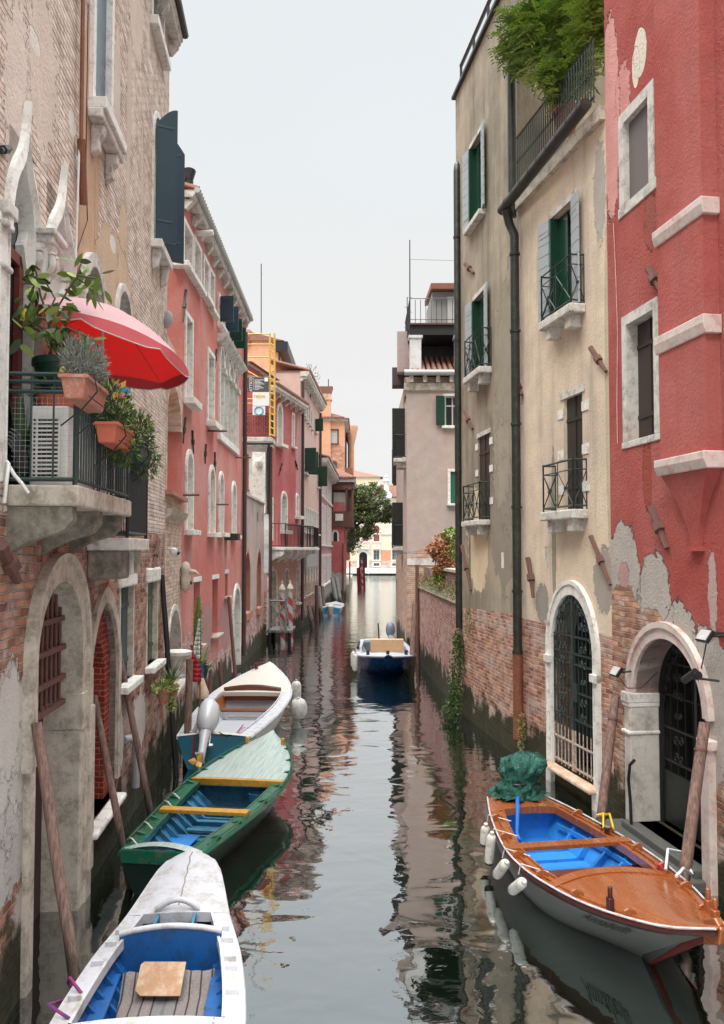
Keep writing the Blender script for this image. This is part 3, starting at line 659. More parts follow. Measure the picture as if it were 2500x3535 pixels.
for (xl, xr, yt, yb) in ((668, 690, 2010, 2235), (733, 752, 2000, 2195), (777, 786, 1980, 2060)):
    r = B.rect(xl, xr, yt, yb); B.window(*r, rev=.4, fill='niche', fw=.12, fp=.02, sill=.06, lintel=True, sillmat=STONEG, **BS)
r = B.rect(803, 826, 2030, 2280); B.window(r[0], r[1], .15, B.uz(812, 2030)[1], kind='round', rev=.5, fill='recess', fw=.14, fp=.05, sill=.0, **BS)
B.cornice(11.93, STONE, proud=.25, th=.14, step=.85, gut=ZINC, tiles=TILE)
pu = B.uz(837, 1700, .1)[0]
MB().tube([(B.L-.12, -.1, 0.4), (B.L-.12, -.1, 11.6)], .075, 8).build('drainpipe', simple('brown_pipe', (.06, .03, .028), .5), B.root)
for q in ((642, 1000, 632, 1110), (640, 1440, 632, 1530), (664, 1485, 668, 1566), (711, 1533, 708, 1600), (742, 1560, 742, 1640), (748, 1205, 742, 1270)): B.tierod(*q, r=.022, mat=LEAD)
for (x, y, xx) in ((632, 1708, 684), (748, 1741, 786), (718, 1487, 778), (815, 1579, 862)):
    q = B.uz(x, y)
    MB().bar((q[0], 0, q[1]), (q[0], -(xx-x)/3000*(19+q[0])*1.1, q[1]), .035).build('iron_bar', RUST, B.root)
q = B.uz(776, 1855)
MB().box(q[0]-.1, q[0]+.5, -.4, -.0, q[1]-.08, q[1]+.12).build('window_box', LEAD, B.root)
MB().tube([(B.uz(676, 805)[0], 0, B.uz(676, 805)[1]), (B.uz(676, 805)[0], -.42, B.uz(676, 805)[1]+.02)], .07, 10).build('overflow_pipe', WHITEP, B.root, smooth=50)
MB().tube([(.1, -.08, 11.9), (.1, -.08, 12.35)], .1, 12).tube([(.1, -.08, 12.35), (.15, -.08, 12.6)], .09, 12, r2=.15).build('chimney_cowl', BLACK, B.root, smooth=50)
MB().lathe((.25, .3, 5.9), [(.0, 0), (.02, 0)], 3)
spB = [spot(B, 640, 2330, 1.6, .9, 'brick', .8), spot(B, 715, 2180, 1., .75, (.36, .2, .19), .8), spot(B, 780, 2150, 1.3, .75, (.36, .2, .19), .8), spot(B, 652, 1960, .12, .5, (.35, .3, .28), .1)]
MB_ = wallmat('coral_plaster', (.5, .16, .135), (.52, .25, .215), stain=(.56, .38, .35), stainamt=.32, thr=1.05, amp=.45, brick=((.38, .14, .1), (.5, .3, .26), (.5, .45, .42)), pale=.7, palecol=(.56, .48, .46), spots=spB, algae=.72)
B.wall(MB_)
q = gy(640, 1165, 19.15)

# ---- C1 : patchy garden wall with pointed windows
C1 = Facade('patchy_garden_wall', 'patchy pink and grey garden wall with pointed windows beside the coral house', (BXf(30.1), 30.12), (-4.22, 37.4), 6.0, .7, 'wall')
for (xl, xr, yt, yb) in ((845, 862, 1905, 2118), (887, 900, 1900, 2100)):
    r = C1.rect(xl, xr, yt, yb); C1.window(*r, kind='pointed', rev=.35, fill='shut_brown', fw=.08, fp=.02, sill=.25, sd=.1, fmat=TERRA)
for (xl, xr, yt, yb) in ((888, 892, 1765, 1800), (905, 908, 1770, 1800)):
    r = C1.rect(xl, xr, yt, yb); C1.window(*r, kind='round', rev=.1, fill='dark', fw=.0, sill=0)
C1.box('coping', 0, C1.L, -.05, .75, 5.98, 6.06, STONEG)
C1.wall(wallmat('patchy_render', (.5, .37, .33), (.4, .34, .31), stain=(.2, .18, .18), stainamt=.75, thr=1.7, amp=.6, brick=((.42, .17, .14), (.52, .34, .31), (.5, .44, .42)), pale=.5, algae=.72, spots=[(1.1, 3., .35, 2., (.45, .2, .13), .4)]))

# ---- white wing with terrace, and crimson house behind
C0 = Facade('white_wing', 'small white rendered wing with carved mask console below the terrace', (-5.6, 38.4), (-4.1, 38.4), 8.95, 1.2)
r = C0.rect(835, 853, 1573, 1690); C0.window(r[0], r[1], r[2], r[3], rev=.1, fill='glass', fw=.07, sill=.05, fmat=COPPERW)
MB().box(r[0]-.06, r[0]+.04, -.12, -.08, r[2]-.1, r[3]+.1).box(r[0]-.05, r[0]+.03, -.16, -.1, r[2]+.5, r[2]+.6).build('yellow_shutter', simple('yellow_paint', (.6, .38, .06), .5), C0.root)
zz = C0.uz(900, 1570)[1]; ux = C0.uz(900, 1600)[0]; u9 = C0.uz(897, 1600)[0]
n = 14; pts = [(0, zz+.1), (-.28, zz+.1)]+[(-.28+.22*(k/n)-.07*math.sin(k/n*2*PI), zz-2.6*k/n) for k in range(1, n+1)]+[(0, zz-2.6)]
MB().prism(pts, 0, u9-.3, u9+.28).build('console', STONEW, C0.root, smooth=40, bev=.02)
mk = MB().lathe((u9, -.32, zz-.42), [(.02, -.24), (.12, -.2), (.17, -.05), (.18, .08), (.13, .2), (.03, .24)], 12)
mk.box(u9-.02, u9+.02, -.54, -.45, zz-.5, zz-.38).box(u9-.09, u9-.03, -.5, -.42, zz-.37, zz-.34).box(u9+.03, u9+.09, -.5, -.42, zz-.37, zz-.34).box(u9-.06, u9+.06, -.5, -.44, zz-.56, zz-.54)
mk.build('carved_mask', STONE, C0.root, smooth=50)
T = MB().box(-.6, C0.L+.15, -.3, 1.2, 8.78, 9.0).box(-.6, C0.L+.1, -.18, 1.2, 8.6, 8.79).build('terrace_slab', STONE, C0.root, bev=.03)
MB().tube([(-.6, -.36, 8.72), (C0.L+.2, -.36, 8.72)], .07, 8).tube([(C0.L+.0, -.3, 8.7), (C0.L-.06, -.18, 8.3), (C0.L-.06, -.1, 5.6)], .055, 8).build('gutter', LEAD, C0.root)
g = MB()
for zz_ in (9.1, 10.05): g.bar((-.6, -.22, zz_), (C0.L+.1, -.22, zz_), .03); g.bar((C0.L+.1, -.22, zz_), (C0.L+.1, 1.0, zz_), .03)
for k in range(30):
    u = -.55+k*.075
    if u < C0.L+.1: g.bar((u, -.22, 9.1), (u, -.22, 10.05), .012)
    g.bar((C0.L+.1, -.22+k*.04, 9.1), (C0.L+.1, -.22+k*.04, 10.05), .012)
for k in range(5):
    u = -.2+k*.4
    for zc_ in (9.3, 9.6, 9.85): g.tube([(u+.07*math.cos(a*PI/4), -.22, zc_+.08*math.sin(a*PI/4)) for a in range(9)], .012, 4, cap=False)
g.build('terrace_railing', simple('dark_rusty_railing', (.05, .02, .02), .6), C0.root)
C0.wall(simple('white_render', (.62, .61, .59), .85, var=.12, scale=1.5, bump=.2, dirt=(.4, .38, .35), dirtamt=.35), z0=3.)
C2 = Facade('crimson_house', 'crimson house with twin balconies and bracketed cornice behind the white wing', (-4.18, 38.4), (-3.13, 43.8), 11.35, 6.)
for (xl, xr, yt, yb, zs_) in ((957, 972, 1395, 1530, None), (971, 988, 1702, 1830, None), (1022, 1028, 1710, 1780, None)):
    r = C2.rect(xl, xr, yt, yb); C2.window(*r, kind='round', rev=.18, fill='curtain', fw=.13, fp=.05, sill=.16, sd=.3, fmat=STONEW)
r = C2.rect(1009, 1015, 1430, 1540); C2.window(*r, rev=.1, fill='curtain', fw=.1, sill=.1, fmat=STONEW)
r = C2.rect(928, 940, 1722, 1880); C2.window(r[0], r[1], 4.45, r[3], rev=.2, fill='curtain', fw=.1, sill=0, fmat=STONEW)
r = C2.rect(926, 949, 1972, 2200); C2.window(r[0], r[1], .3, C2.uz(936, 1970)[1], kind='round', rev=.5, fill='recess', fw=.2, fp=.08, sill=.0, fmat=STONEG)
for (xl, xr, yt, yb) in ((984, 995, 1965, 2090), (1023, 1030, 1962, 2080)):
    r = C2.rect(xl, xr, yt, yb); C2.window(*r, kind='round', rev=.2, fill='dark', fw=.05, sill=.1)
for (a_, b_) in ((926, 996), (997, 1032)):
    ua_ = C2.uz(a_, 1900)[0]; ub_ = C2.uz(b_, 1900)[0]
C2.balcony(.15, 2.9, 4.15, out=.8, th=.14, rail=1.05, pattern=.13, iron=BLACK, mat=STONEW, corb=False)
C2.balcony(3.1, 5.3, 4.15, out=.8, th=.14, rail=1.05, pattern=.13, iron=BLACK, mat=STONEW, corb=False)
for uu in (.2, 1.5, 2.6, 3.8, 4.9): bracket(C2, uu, .2, 4.0, .7, .55, C2.root, STONEW)
C2.cornice(11.1, STONE, proud=.4, th=.25, step=.8, tiles=TILE)
MB().tube([(.05, -.12, .3), (.05, -.12, 8.6)], .08, 8).build('drainpipe', simple('brown_pipe', (.06, .03, .028), .5), C2.root)
for q in ((974, 1600, 963, 1640), (1020, 1590, 1028, 1622)): C2.tierod(*q, r=.03, mat=LEAD)
C2.wall(wallmat('crimson_plaster', (.43, .11, .105), (.48, .17, .165), stain=(.52, .3, .3), stainamt=.3, thr=-5, amp=.1, algae=.72, spots=[(3., 1.0, 6., 1.1, 'brick', .5), (2.5, 2.9, 3.8, .95, (.46, .27, .23), .6), (5.2, 8., .5, 3., (.5, .27, .26), .2)], brick=BR_PINK))
# rust-red side wall box is the house's own side; hip roof
MB().box(.02, 4., 1.0, 6, 11.3, 12.3).build('gable_wall', simple('crimson_gable', (.43, .11, .105), .9, var=.15, scale=1.), C2.root); MB().box(-.03, 4.1, .9, 6, 12.3, 12.42).build('string_course', STONE, C2.root)
MB().hexa([(-.2, .7, 12.42), (4.3, .7, 12.42), (4.3, 6, 12.42), (-.2, 6, 12.42)], [(1., 2.4, 13.), (4., 2.4, 13.), (4., 6, 13.), (1., 6, 13.)]).build('roof', TILE, C2.root)
# orange attic house behind
ATT = empty('peach_attic_house', 'peach coloured attic house with satellite dish above the crimson roof', 'building', (-7.6, 50, 0))
PEACH = wallmat('peach_plaster', (.66, .34, .2), (.62, .38, .26), stainamt=.2, thr=-9, algae=None)
MB().box(-3.5, 2.75, 0, 6, 6, 16.2).build('wall', PEACH, ATT)
MB().hexa([(-3.6, -.2, 16.15), (3.1, -.2, 16.15), (3.1, 6, 16.15), (-3.6, 6, 16.15)], [(-3.6, -.2, 17.), (-.2, -.2, 17.), (-.2, 6, 17.), (-3.6, 6, 17.)]).build('roof', TILE, ATT)
MB().box(2.5, 3.3, -.2, 6, 15.5, 16.1).box(2.75, 2.85, -.1, .1, 15., 15.5).build('eaves', BLACK, ATT)
d = gy(862, 1163, 49.8)-ATT.location
dm = MB(); dm.M = Matrix.Translation(d) @ Matrix.Rotation(math.radians(50), 4, 'Z'); dm.lathe((0, 0, 0), [(.02, .0), (.3, .04), (.5, .14), (.5, .12), (.3, .02), (.0, -.02)], 20, 'y')
dish = dm.build('satellite_dish', simple('pink_dish', (.35, .12, .1), .5), None, smooth=50); dish.location = ATT.location
tag(dish, 'reddish satellite dish fixed to the peach attic house', 'satellite dish')
MB().bar(d, d+Vector((-.25, .3, -.4)), .03).bar(d+Vector((0, -.0, 0)), d+Vector((-.15, -.4, -.1)), .015).build('mount', BLACK, dish)
def antenna(name, label, x, y0, y1, Y, r=.02, arms=()):
    a = gy(x, y1, Y); b = gy(x, y0, Y); e = empty(name, label, 'antenna', a)
    mb = MB().tube([(0, 0, 0), (b-a)], r, 6)
    mb.build('mast', LEAD, e)
    if arms:
        ar = MB()
        for (f, w) in arms: zz = (b.z-a.z)*f; ar.bar((-w, 0, zz), (w, 0, zz), .012)
        ar.build('crossbar', LEAD, e)
    return e
antenna('antenna_mast', 'tall thin mast rising from the peach attic roof', 902, 910, 1155, 50.5, .03, ((.85, .05),))
# scaffold with posters
SC = empty('yellow_scaffold', 'yellow tube scaffold against the crimson house', 'scaffold', (0, 37.9, 0))
g = MB()
for x in (932, 948):
    p0_, p1_ = gy(x, 1505, 37.9), gy(x, 1150, 37.9); g.tube([p0_-SC.location, p1_-SC.location], .045, 6)
for k in range(14):
    yy = 1185+k*24; p0_, p1_ = gy(932, yy, 37.9), gy(948, yy+9, 37.9); g.tube([p0_-SC.location, p1_-SC.location], .03, 5)
for yy in (1152, 1188, 1232, 1303, 1344, 1377, 1392): g.tube([gy(820, yy, 37.9)-SC.location, gy(932, yy, 37.9)-SC.location], .03, 5)
g.tube([gy(838, 1270, 37.9)-SC.location, gy(892, 1302, 37.9)-SC.location], .03, 5)
g.build('poles', simple('yellow_paint', (.6, .38, .06), .5), SC)
TXM = simple('white_print', (.75, .75, .73), .6, var=.05); TXK = simple('black_print', (.02, .02, .02), .6, var=.05)
def text(s, size, loc, rot, mat, name='lettering', parent=None, ext=.002, font=None, shear=0, align='CENTER'):
    cu = bpy.data.curves.new(name, 'FONT'); cu.body = s; cu.size = size; cu.extrude = ext; cu.align_x = align; cu.align_y = 'CENTER'; cu.shear = shear
    o = bpy.data.objects.new(name, cu); dg = bpy.context.evaluated_depsgraph_get
    COL.objects.link(o); bpy.context.view_layer.update()
    me = bpy.data.meshes.new_from_object(o.evaluated_get(dg())); COL.objects.unlink(o); bpy.data.objects.remove(o)
    me.name = name; me.materials.clear(); me.materials.append(mat)
    t = bpy.data.objects.new(name, me); COL.objects.link(t); t.location = loc; t.rotation_euler = rot
    if parent is not None: t.parent = parent
    return t
def poster(name, label, x0, y0, x1, y1, Y, mat):
    a, b = gy(x0, y1, Y), gy(x1, y0, Y); e = MB().box(0, b.x-a.x, 0, .02, 0, b.z-a.z).build(name, mat, None, loc=a); tag(e, label, 'banner'); return e, b.x-a.x, b.z-a.z
e, w, h = poster('builder_banner', 'dark grey ATTICO builder banner on the yellow scaffold', 855, 1301, 928, 1352, 37.8, simple('charcoal_banner', (.06, .06, .06), .6, var=.05))
text('ATTICO', h*.27, (w*.16, -.006, h*.5), (PI/2, -PI/2, 0), TXM, parent=e)
MB().box(w*.28, w*.29, -.006, 0, h*.12, h*.92).build('rule', TXM, e)
LI = MB()
for k in range(8): LI.box(w*.33, w*(.55+.3*((k*37) % 10)/10), -.005, 0, h*(.16+k*.09), h*(.19+k*.09))
LI.box(w*.8, w*.97, -.006, 0, h*.7, h*.96); LI.build('small_print', TXM, e)
e, w, h = poster('resvo_banner', 'white resvo banner below the dark builder banner', 872, 1353, 930, 1400, 37.8, simple('white_banner', (.7, .69, .66), .6, var=.05))
MB().lathe((w*.42, -.004, h*.72), [(0, -.002), (h*.2, -.002), (h*.2, .002), (0, .002)], 20, 'y').build('yellow_disc', simple('pale_yellow', (.8, .7, .3), .6), e)
text('resvo', h*.36, (w*.42, -.009, h*.7), (PI/2, 0, 0), simple('olive_print', (.3, .28, .05), .6), parent=e)
e, w, h = poster('small_poster', 'small white poster with blue ring beneath the resvo banner', 872, 1402, 916, 1432, 37.8, simple('white_banner', (.7, .69, .66), .6, var=.05))
MB().tube([(w*.5+.18*math.cos(a*PI/10), -.012, h*.5+.18*math.sin(a*PI/10)) for a in range(21)], .035, 6, cap=False).build('blue_ring', simple('blue_print', (.1, .4, .6), .5), e)

# ---- D pink house, E lilac house, F rose house with loggia, G tower
def DX(Y): return -4.88+.04*Y
D = Facade('pale_pink_house', 'tall pale pink house with dark shutters beyond the crimson house', (DX(43.8), 43.85), (DX(54.2), 54.2), 13.1, 8.)
for (xl, xr, yt, yb) in ((1045, 1049, 1360, 1430), (1052, 1055, 1375, 1443), (1059, 1062, 1386, 1455), (1066, 1069, 1397, 1465), (1074, 1076, 1420, 1480)):
    r = D.rect(xl, xr, yt, yb); D.window(*r, rev=.1, fill='shut_dark', fw=.05, sill=.08)
for (xl, xr, yt, yb, lf) in ((1050, 1060, 1545, 1630, (80, 60, .6)), (1086, 1090, 1445, 1490, (70, None, .5)), (1096, 1098, 1610, 1680, (70, None, .6))):
    r = D.rect(xl, xr, yt, yb); D.window(*r, rev=.1, fill='dark', fw=.06, sill=.1, leaf=lf)
for k in range(7):
    x = 1046+k*8; r = D.rect(x, x+4, 1742+k*5, 1835); D.window(r[0], r[1], 5.0, 6.3, rev=.15, fill='pane', fw=.07, sill=.1, fmat=STONEW)
D.cornice(12.85, STONE, proud=.45, th=.25, step=.5, tiles=TILE)
D.balcony(.5, 3.2, 4.15, out=.7, th=.14, rail=1.05, pattern=.13, iron=BLACK, mat=STONEW)
MB().tube([(.05, -.12, .5), (.05, -.12, 12.6)], .08, 8).tube([(D.L-.1, -.12, .5), (D.L-.1, -.12, 12.6)], .08, 8).build('drainpipe', simple('brown_pipe', (.06, .03, .028), .5), D.root)
for k in range(6):
    u = .8+k*1.6; D.window(u, u+.5, 1.6, 3.1, rev=.15, fill='dark', fw=.07, sill=.08, fmat=STONEG)
D.wall(wallmat('pale_pink_plaster', (.6, .4, .34), (.58, .45, .4), stain=(.5, .45, .42), stainamt=.25, thr=2.2, amp=.5, brick=BR_PINK, algae=.72, pale=.4, spots=[(6., 3.4, 6., .8, (.36, .34, .33), .2)]))
E = Facade('lilac_house', 'low lilac pink house with rows of narrow white windows', (DX(54.2), 54.25), (-2.45, 70), 9.75, 8.)
for i in range(8):
    u = 1.3+i*1.75+(.7 if i > 3 else 0)
    E.window(u, u+.75, 7.6, 9.2, rev=.15, fill='blind', fw=.14, sill=.12, fmat=STONEW); E.window(u, u+.75, 4.4, 7.0 if i < 4 else 7.2, rev=.15, fill='blind', fw=.14, sill=.12, fmat=STONEW)
    E.window(u, u+.7, 1.7, 3.6, rev=.15, fill='pane', fw=.16, sill=.12, fmat=STONEW)
E.cornice(9.5, STONE, proud=.6, th=.3, step=.6, tiles=TILE)
E.wall(wallmat('lilac_plaster', (.5, .3, .34), (.5, .23, .25), stainamt=.2, thr=-5, algae=.72, spots=[(9., .7, 9., 1.1, (.4, .38, .36), .5)]))
F = Facade('rose_house', 'rose red corner house with wooden loggia and oval window', (-2.75, 70.02), (-1.42, 70.02), 7.9, 9.)
ov = F.uz(1126, 1846); 
r = F.rect(1151, 1165, 1834, 1868); F.window(*r, kind='round', zs=(r[2]+r[3])/2+.1, rev=.2, fill='dark', fw=.12, sill=.0, fmat=STONEW)
F.wall(wallmat('rose_plaster', (.46, .12, .12), (.47, .15, .14), stainamt=.15, thr=-5, algae=.72, spots=[(0., .9, 4., 1.3, (.38, .36, .33), .5)]))
MB().tube([(F.L-.1, -.1, 0), (F.L-.1, -.1, 4.6)], .07, 6).build('red_pipe', RUSTP, F.root)
lg = empty('loggia', None, None)
lg = MB().box(-.15, F.L+.75, -.2, 6., 5.9, 6.15).box(-.1, F.L+.7, -.12, 6., 6.15, 7.15).box(-.12, F.L+.72, -.14, 6., 8.9, 9.5).box(-.1, F.L+.7, .35, 6., 7.1, 8.9).build('wooden_loggia', DARKWOOD, F.root)
mb = MB()
for u in (-.05, .28, F.L+.1, F.L+.6): mb.box(u, u+.14, -.14, 0.02, 7.1, 9.)
for y in (1.2, 2.6, 4., 5.4): mb.box(F.L+.58, F.L+.72, y, y+.14, 7.1, 9.)
mb.build('posts', DARKWOOD, lg); MB().box(.45, F.L+.08, .25, .3, 7.2, 8.7).build('curtain', FILL['curtain'], lg); MB().box(.6, F.L-.1, -.15, -.1, 6.4, 6.95).build('white_panel', STONEW, lg)
for o_ in [o for o in bpy.data.objects if o.name == 'loggia']: bpy.data.objects.remove(o_)
MB().box(-.2, F.L+.85, -.35, 6.2, 9.5, 9.8).build('eaves_cornice', STONE, F.root, bev=.05)
mb = MB(); mb.hexa([(-1.5, -.5, 9.8), (F.L+.9, -.5, 9.8), (F.L+.9, 6.3, 9.8), (-1.5, 6.3, 9.8)], [(-1.5, 3, 11.3), (-.6, 3, 11.3), (-.6, 4, 11.3), (-1.5, 4, 11.3)])
for k in range(14): u = -1.4+k*.28; mb.tube([(u, -.55, 9.86), (u if u < -.6 else -.6-(0.0)+.0, 2.9, 11.3)], .08, 6)
mb.build('roof_tiles', TILE, F.root)
G = Facade('orange_tower_house', 'tall orange brick and plaster house with chimney behind the lilac house', (-4.3, 85), (-1.75, 85), 16.9, 14.)
r = G.rect(1137, 1165, 1485, 1530); G.window(*r, rev=.15, fill='curtain', fw=.14, sill=.1, fmat=DARKWOOD)
r = G.rect(1142, 1164, 1592, 1625); G.window(*r, kind='round', rev=.15, fill='pane', fw=.14, sill=.1, fmat=TERRA)
G.box('eaves', -.3, G.L+.35, -.3, 10, 16.7, 16.95, STONEG)
mb = MB(); mb.hexa([(-2.5, -.5, 16.95), (G.L+.5, -.5, 16.95), (G.L+.5, 10, 16.95), (-2.5, 10, 16.95)], [(-2.5, 4, 18.3), (.2, 4, 18.3), (.2, 6, 18.3), (-2.5, 6, 18.3)])
for k in range(16): u = -2.+k*.3; mb.tube([(u, -.55, 17.), (min(u, .2), 3.9, 18.3)], .1, 6)
mb.build('roof_tiles', TILE, G.root)
ch = G.uz(1123, 1400)[0]
MB().box(ch-.55, ch+.55, -.2, .9, 10, 19.4).box(ch-.65, ch+.65, -.3, 1., 18.8, 18.95).build('chimney', PEACH, G.root)
MB().hexa([(ch-.55, -.2, 19.4), (ch+.55, -.2, 19.4), (ch+.55, .9, 19.4), (ch-.55, .9, 19.4)], [(ch-.75, -.4, 20.1), (ch+.75, -.4, 20.1), (ch+.75, 1.1, 20.1), (ch-.75, 1.1, 20.1)]).build('chimney_cap', TILE, G.root)
MB().box(-.4, G.L, 5, 14, 5, 16.9).build('rear_wall', PEACH, G.root)
MB().lathe((G.L+.55, 9, 0), [(.35, 5), (.35, 15.4), (.4, 15.6), (.75, 17.2), (.75, 17.5), (.0, 17.5)], 14).build('bell_chimney', PEACH, G.root, smooth=40)
MB().box(G.L, G.L+.8, 4, 16, 11.9, 12.5).box(G.L, G.L+.4, 4, 16, 3, 11.9).build('side_wing', simple('side_wing_brick', (.4, .2, .13), .9), G.root)
G.wall(wallmat('orange_plaster', (.64, .33, .2), (.62, .36, .25), stainamt=.2, thr=14.2, amp=.3, brick=((.5, .22, .13), (.6, .34, .22), (.55, .42, .33)), bh=.12, bw=.4, pale=.2, algae=None), z0=3.)
antenna('antenna_mast', 'thin mast beside the orange chimney', 1134, 1308, 1440, 86, .05, ((.7, .1),))
# ================================================================ RIGHT BANK
def R4X(Y): return 3.06-.1294*(Y-16.7)
def R3X(Y): return 3.06-.188*(Y-16.7)
def R2X(Y): return 3.74-.14*(Y-13.07)
# ---- R4 tall grey-ochre block
R4 = Facade('grey_ochre_house', 'tall house of stained grey ochre plaster, at the corner of the garden wall', (R4X(21.8), 21.8), (R4X(16.7), 16.7), 15.6, 7.)
GR = dict(fmat=STONE, lintel=True)
def rrect(f, xl, yt, xr, yb_l): return f.rect(xl, xr, yt, yb_l)
r = R4.rect(1626, 1670, 512, 792); R4.window(*r, rev=.25, fill='glass', fw=.1, fp=.02, sill=.12, leaf=(9, 8, .34), leafmat=FILL['shut_sheen'], **GR)
MB().box(r[0]+.0, r[0]+.04, -.05, .24, r[2], r[3]-.02).box(r[0]+.04, r[0]+.36, .1, .14, r[2], r[3]-.02).build('folded_leaf', FILL['shut_green'], R4.root)
r = R4.rect(1637, 1680, 1038, 1303); z7 = 7.98
R4.window(r[0], r[1], z7+.01, r[3], rev=.25, fill='glass', fw=.1, fp=.02, sill=0, leaf=(9, 8, .36), leafmat=FILL['shut_sheen'], **GR)
MB().box(r[0]+.0, r[0]+.04, -.05, .24, z7+.01, r[3]-.02).box(r[0]+.04, r[0]+.38, .1, .14, z7+.01, r[3]-.02).build('folded_leaf', FILL['shut_green'], R4.root)
R4.balcony(R4.uz(1597, 1330, .3)[0], R4.uz(1700, 1290)[0], z7, out=.3, th=.14, rail=.85)
r = R4.rect(1652, 1692, 1512, 1797); R4.window(r[0], r[1], 4.68, r[3], rev=.08, fill='shut_dark', fw=.1, fp=.02, sill=0, **GR)
R4.balcony(R4.uz(1592, 1811, .28)[0], R4.uz(1694, 1800)[0], 4.67, out=.28, th=.12, rail=.82)
for zz in (5.0, 5.7, 6.3):
    for uu in (r[0]-.22, r[1]+.002): R4.box('quoin', uu, uu+.22, -.015, .02, zz, zz+.15, STONEW)
r = R4.rect(1729, 1740, 1902, 1960); R4.window(*r, rev=.05, fill=STONEW, fw=.0, sill=0)
for q in ((1607, 910, 1636, 942), (1604, 1420, 1632, 1480), (1596, 1883, 1626, 2037), (1783, 1315, 1803, 1362), (1823, 1925, 1842, 2062)): R4.tierod(*q, r=.04)
R4.box('eaves', -.08, R4.L+.05, -.09, .3, 15.58, 15.66, LEAD)
spR4 = [spot(R4, 1650, 1860, .9, 1.25, (.66, .54, .37), .7), spot(R4, 1750, 1400, .8, 2.6, (.3, .265, .2), .9), spot(R4, 1740, 1800, .9, 1.4, (.27, .24, .19), .9), spot(R4, 1730, 1600, .6, .9, (.34, .3, .23), 1.), spot(R4, 1622, 1950, .1, 1.6, (.2, .18, .13), .5)]
R4.wall(wallmat('grey_ochre_plaster', (.4, .34, .255), (.26, .23, .175), stain=(.17, .15, .11), stainamt=.95, thr=2.6, amp=.12, slope=.03, brick=BR_WARM, pale=.45, palecol=(.5, .44, .4), spots=spR4, algae=.72, streak=1.05))
# roof rail
g = MB()
for k in range(5): u = k*R4.L/4; g.bar((u, .15, 15.6), (u, .15, 16.5), .05)
g.bar((0, .15, 16.45), (R4.L, .15, 16.45), .07); g.bar((0, .15, 16.1), (R4.L, .15, 16.1), .04); g.build('roof_rail', BLACK, R4.root)
q = R4.uz(1590, 600, .12)[0]
P1 = MB(Matrix.Translation((.38, .09, 0))); P1.tube([(-.0, -.16, 2.1), (.0, -.16, 13.5), (-.03, -.14, 13.65), (-.15, -.1, 13.75)], .085, 12)
for zz in (5.9, 7.5, 9.2, 11.8, 3.2): P1.tube([(0, -.16, zz), (0, -.16, zz+.05)], .1, 12)
P1.build('downpipe', LEAD, R4.root, smooth=50)
# ---- R3 cream house with roof terrace
R3 = Facade('cream_house', 'cream plastered house with arched water gate and roof terrace', (R3X(16.7), 16.695), (R3X(13.07), 13.07), 10.8, 7.)
r = R3.rect(1908, 1984, 752, 1120)
R3.window(r[0], r[1], 7.98, r[3], rev=.28, fill='glass', fw=.12, fp=.02, sill=0, leaf=(9, 8, .36), leafmat=FILL['shut_sheen'], **GR)
MB().box(r[0]+.0, r[0]+.04, -.05, .27, 7.99, r[3]-.02).box(r[0]+.04, r[0]+.42, .1, .14, 7.99, r[3]-.02).build('folded_leaf', FILL['shut_green'], R3.root)
MB().box(r[1]-.28, r[1]-.02, .14, .18, 7.99, r[3]-.05).build('inner_door', COPPERW, R3.root)
R3.balcony(R3.uz(1858, 1145, .28)[0], R3.uz(2023, 1070)[0], 7.98, out=.28, th=.15, rail=.8)
r = R3.rect(1948, 2012, 1378, 1760)
R3.window(r[0], r[1], 4.67, r[3], rev=.1, fill='shut_dark', fw=.12, fp=.02, sill=0, **GR)
R3.balcony(R3.uz(1864, 1790, .28)[0], R3.uz(2032, 1758)[0], 4.66, out=.28, th=.15, rail=.8)
for zz in (4.95, 5.55, 6.25):
    for uu in (r[0]-.24, r[1]+.002): R3.box('quoin', uu, uu+.24, -.015, .02, zz, zz+.16, STONEW)
r = R3.rect(1881, 1893, 1888, 1960); R3.window(*r, rev=.05, fill=STONE, fw=.0, sill=0)
for q in ((2040, 1200, 2094, 1282), (2041, 1852, 2108, 2018)): R3.tierod(*q, r=.035)
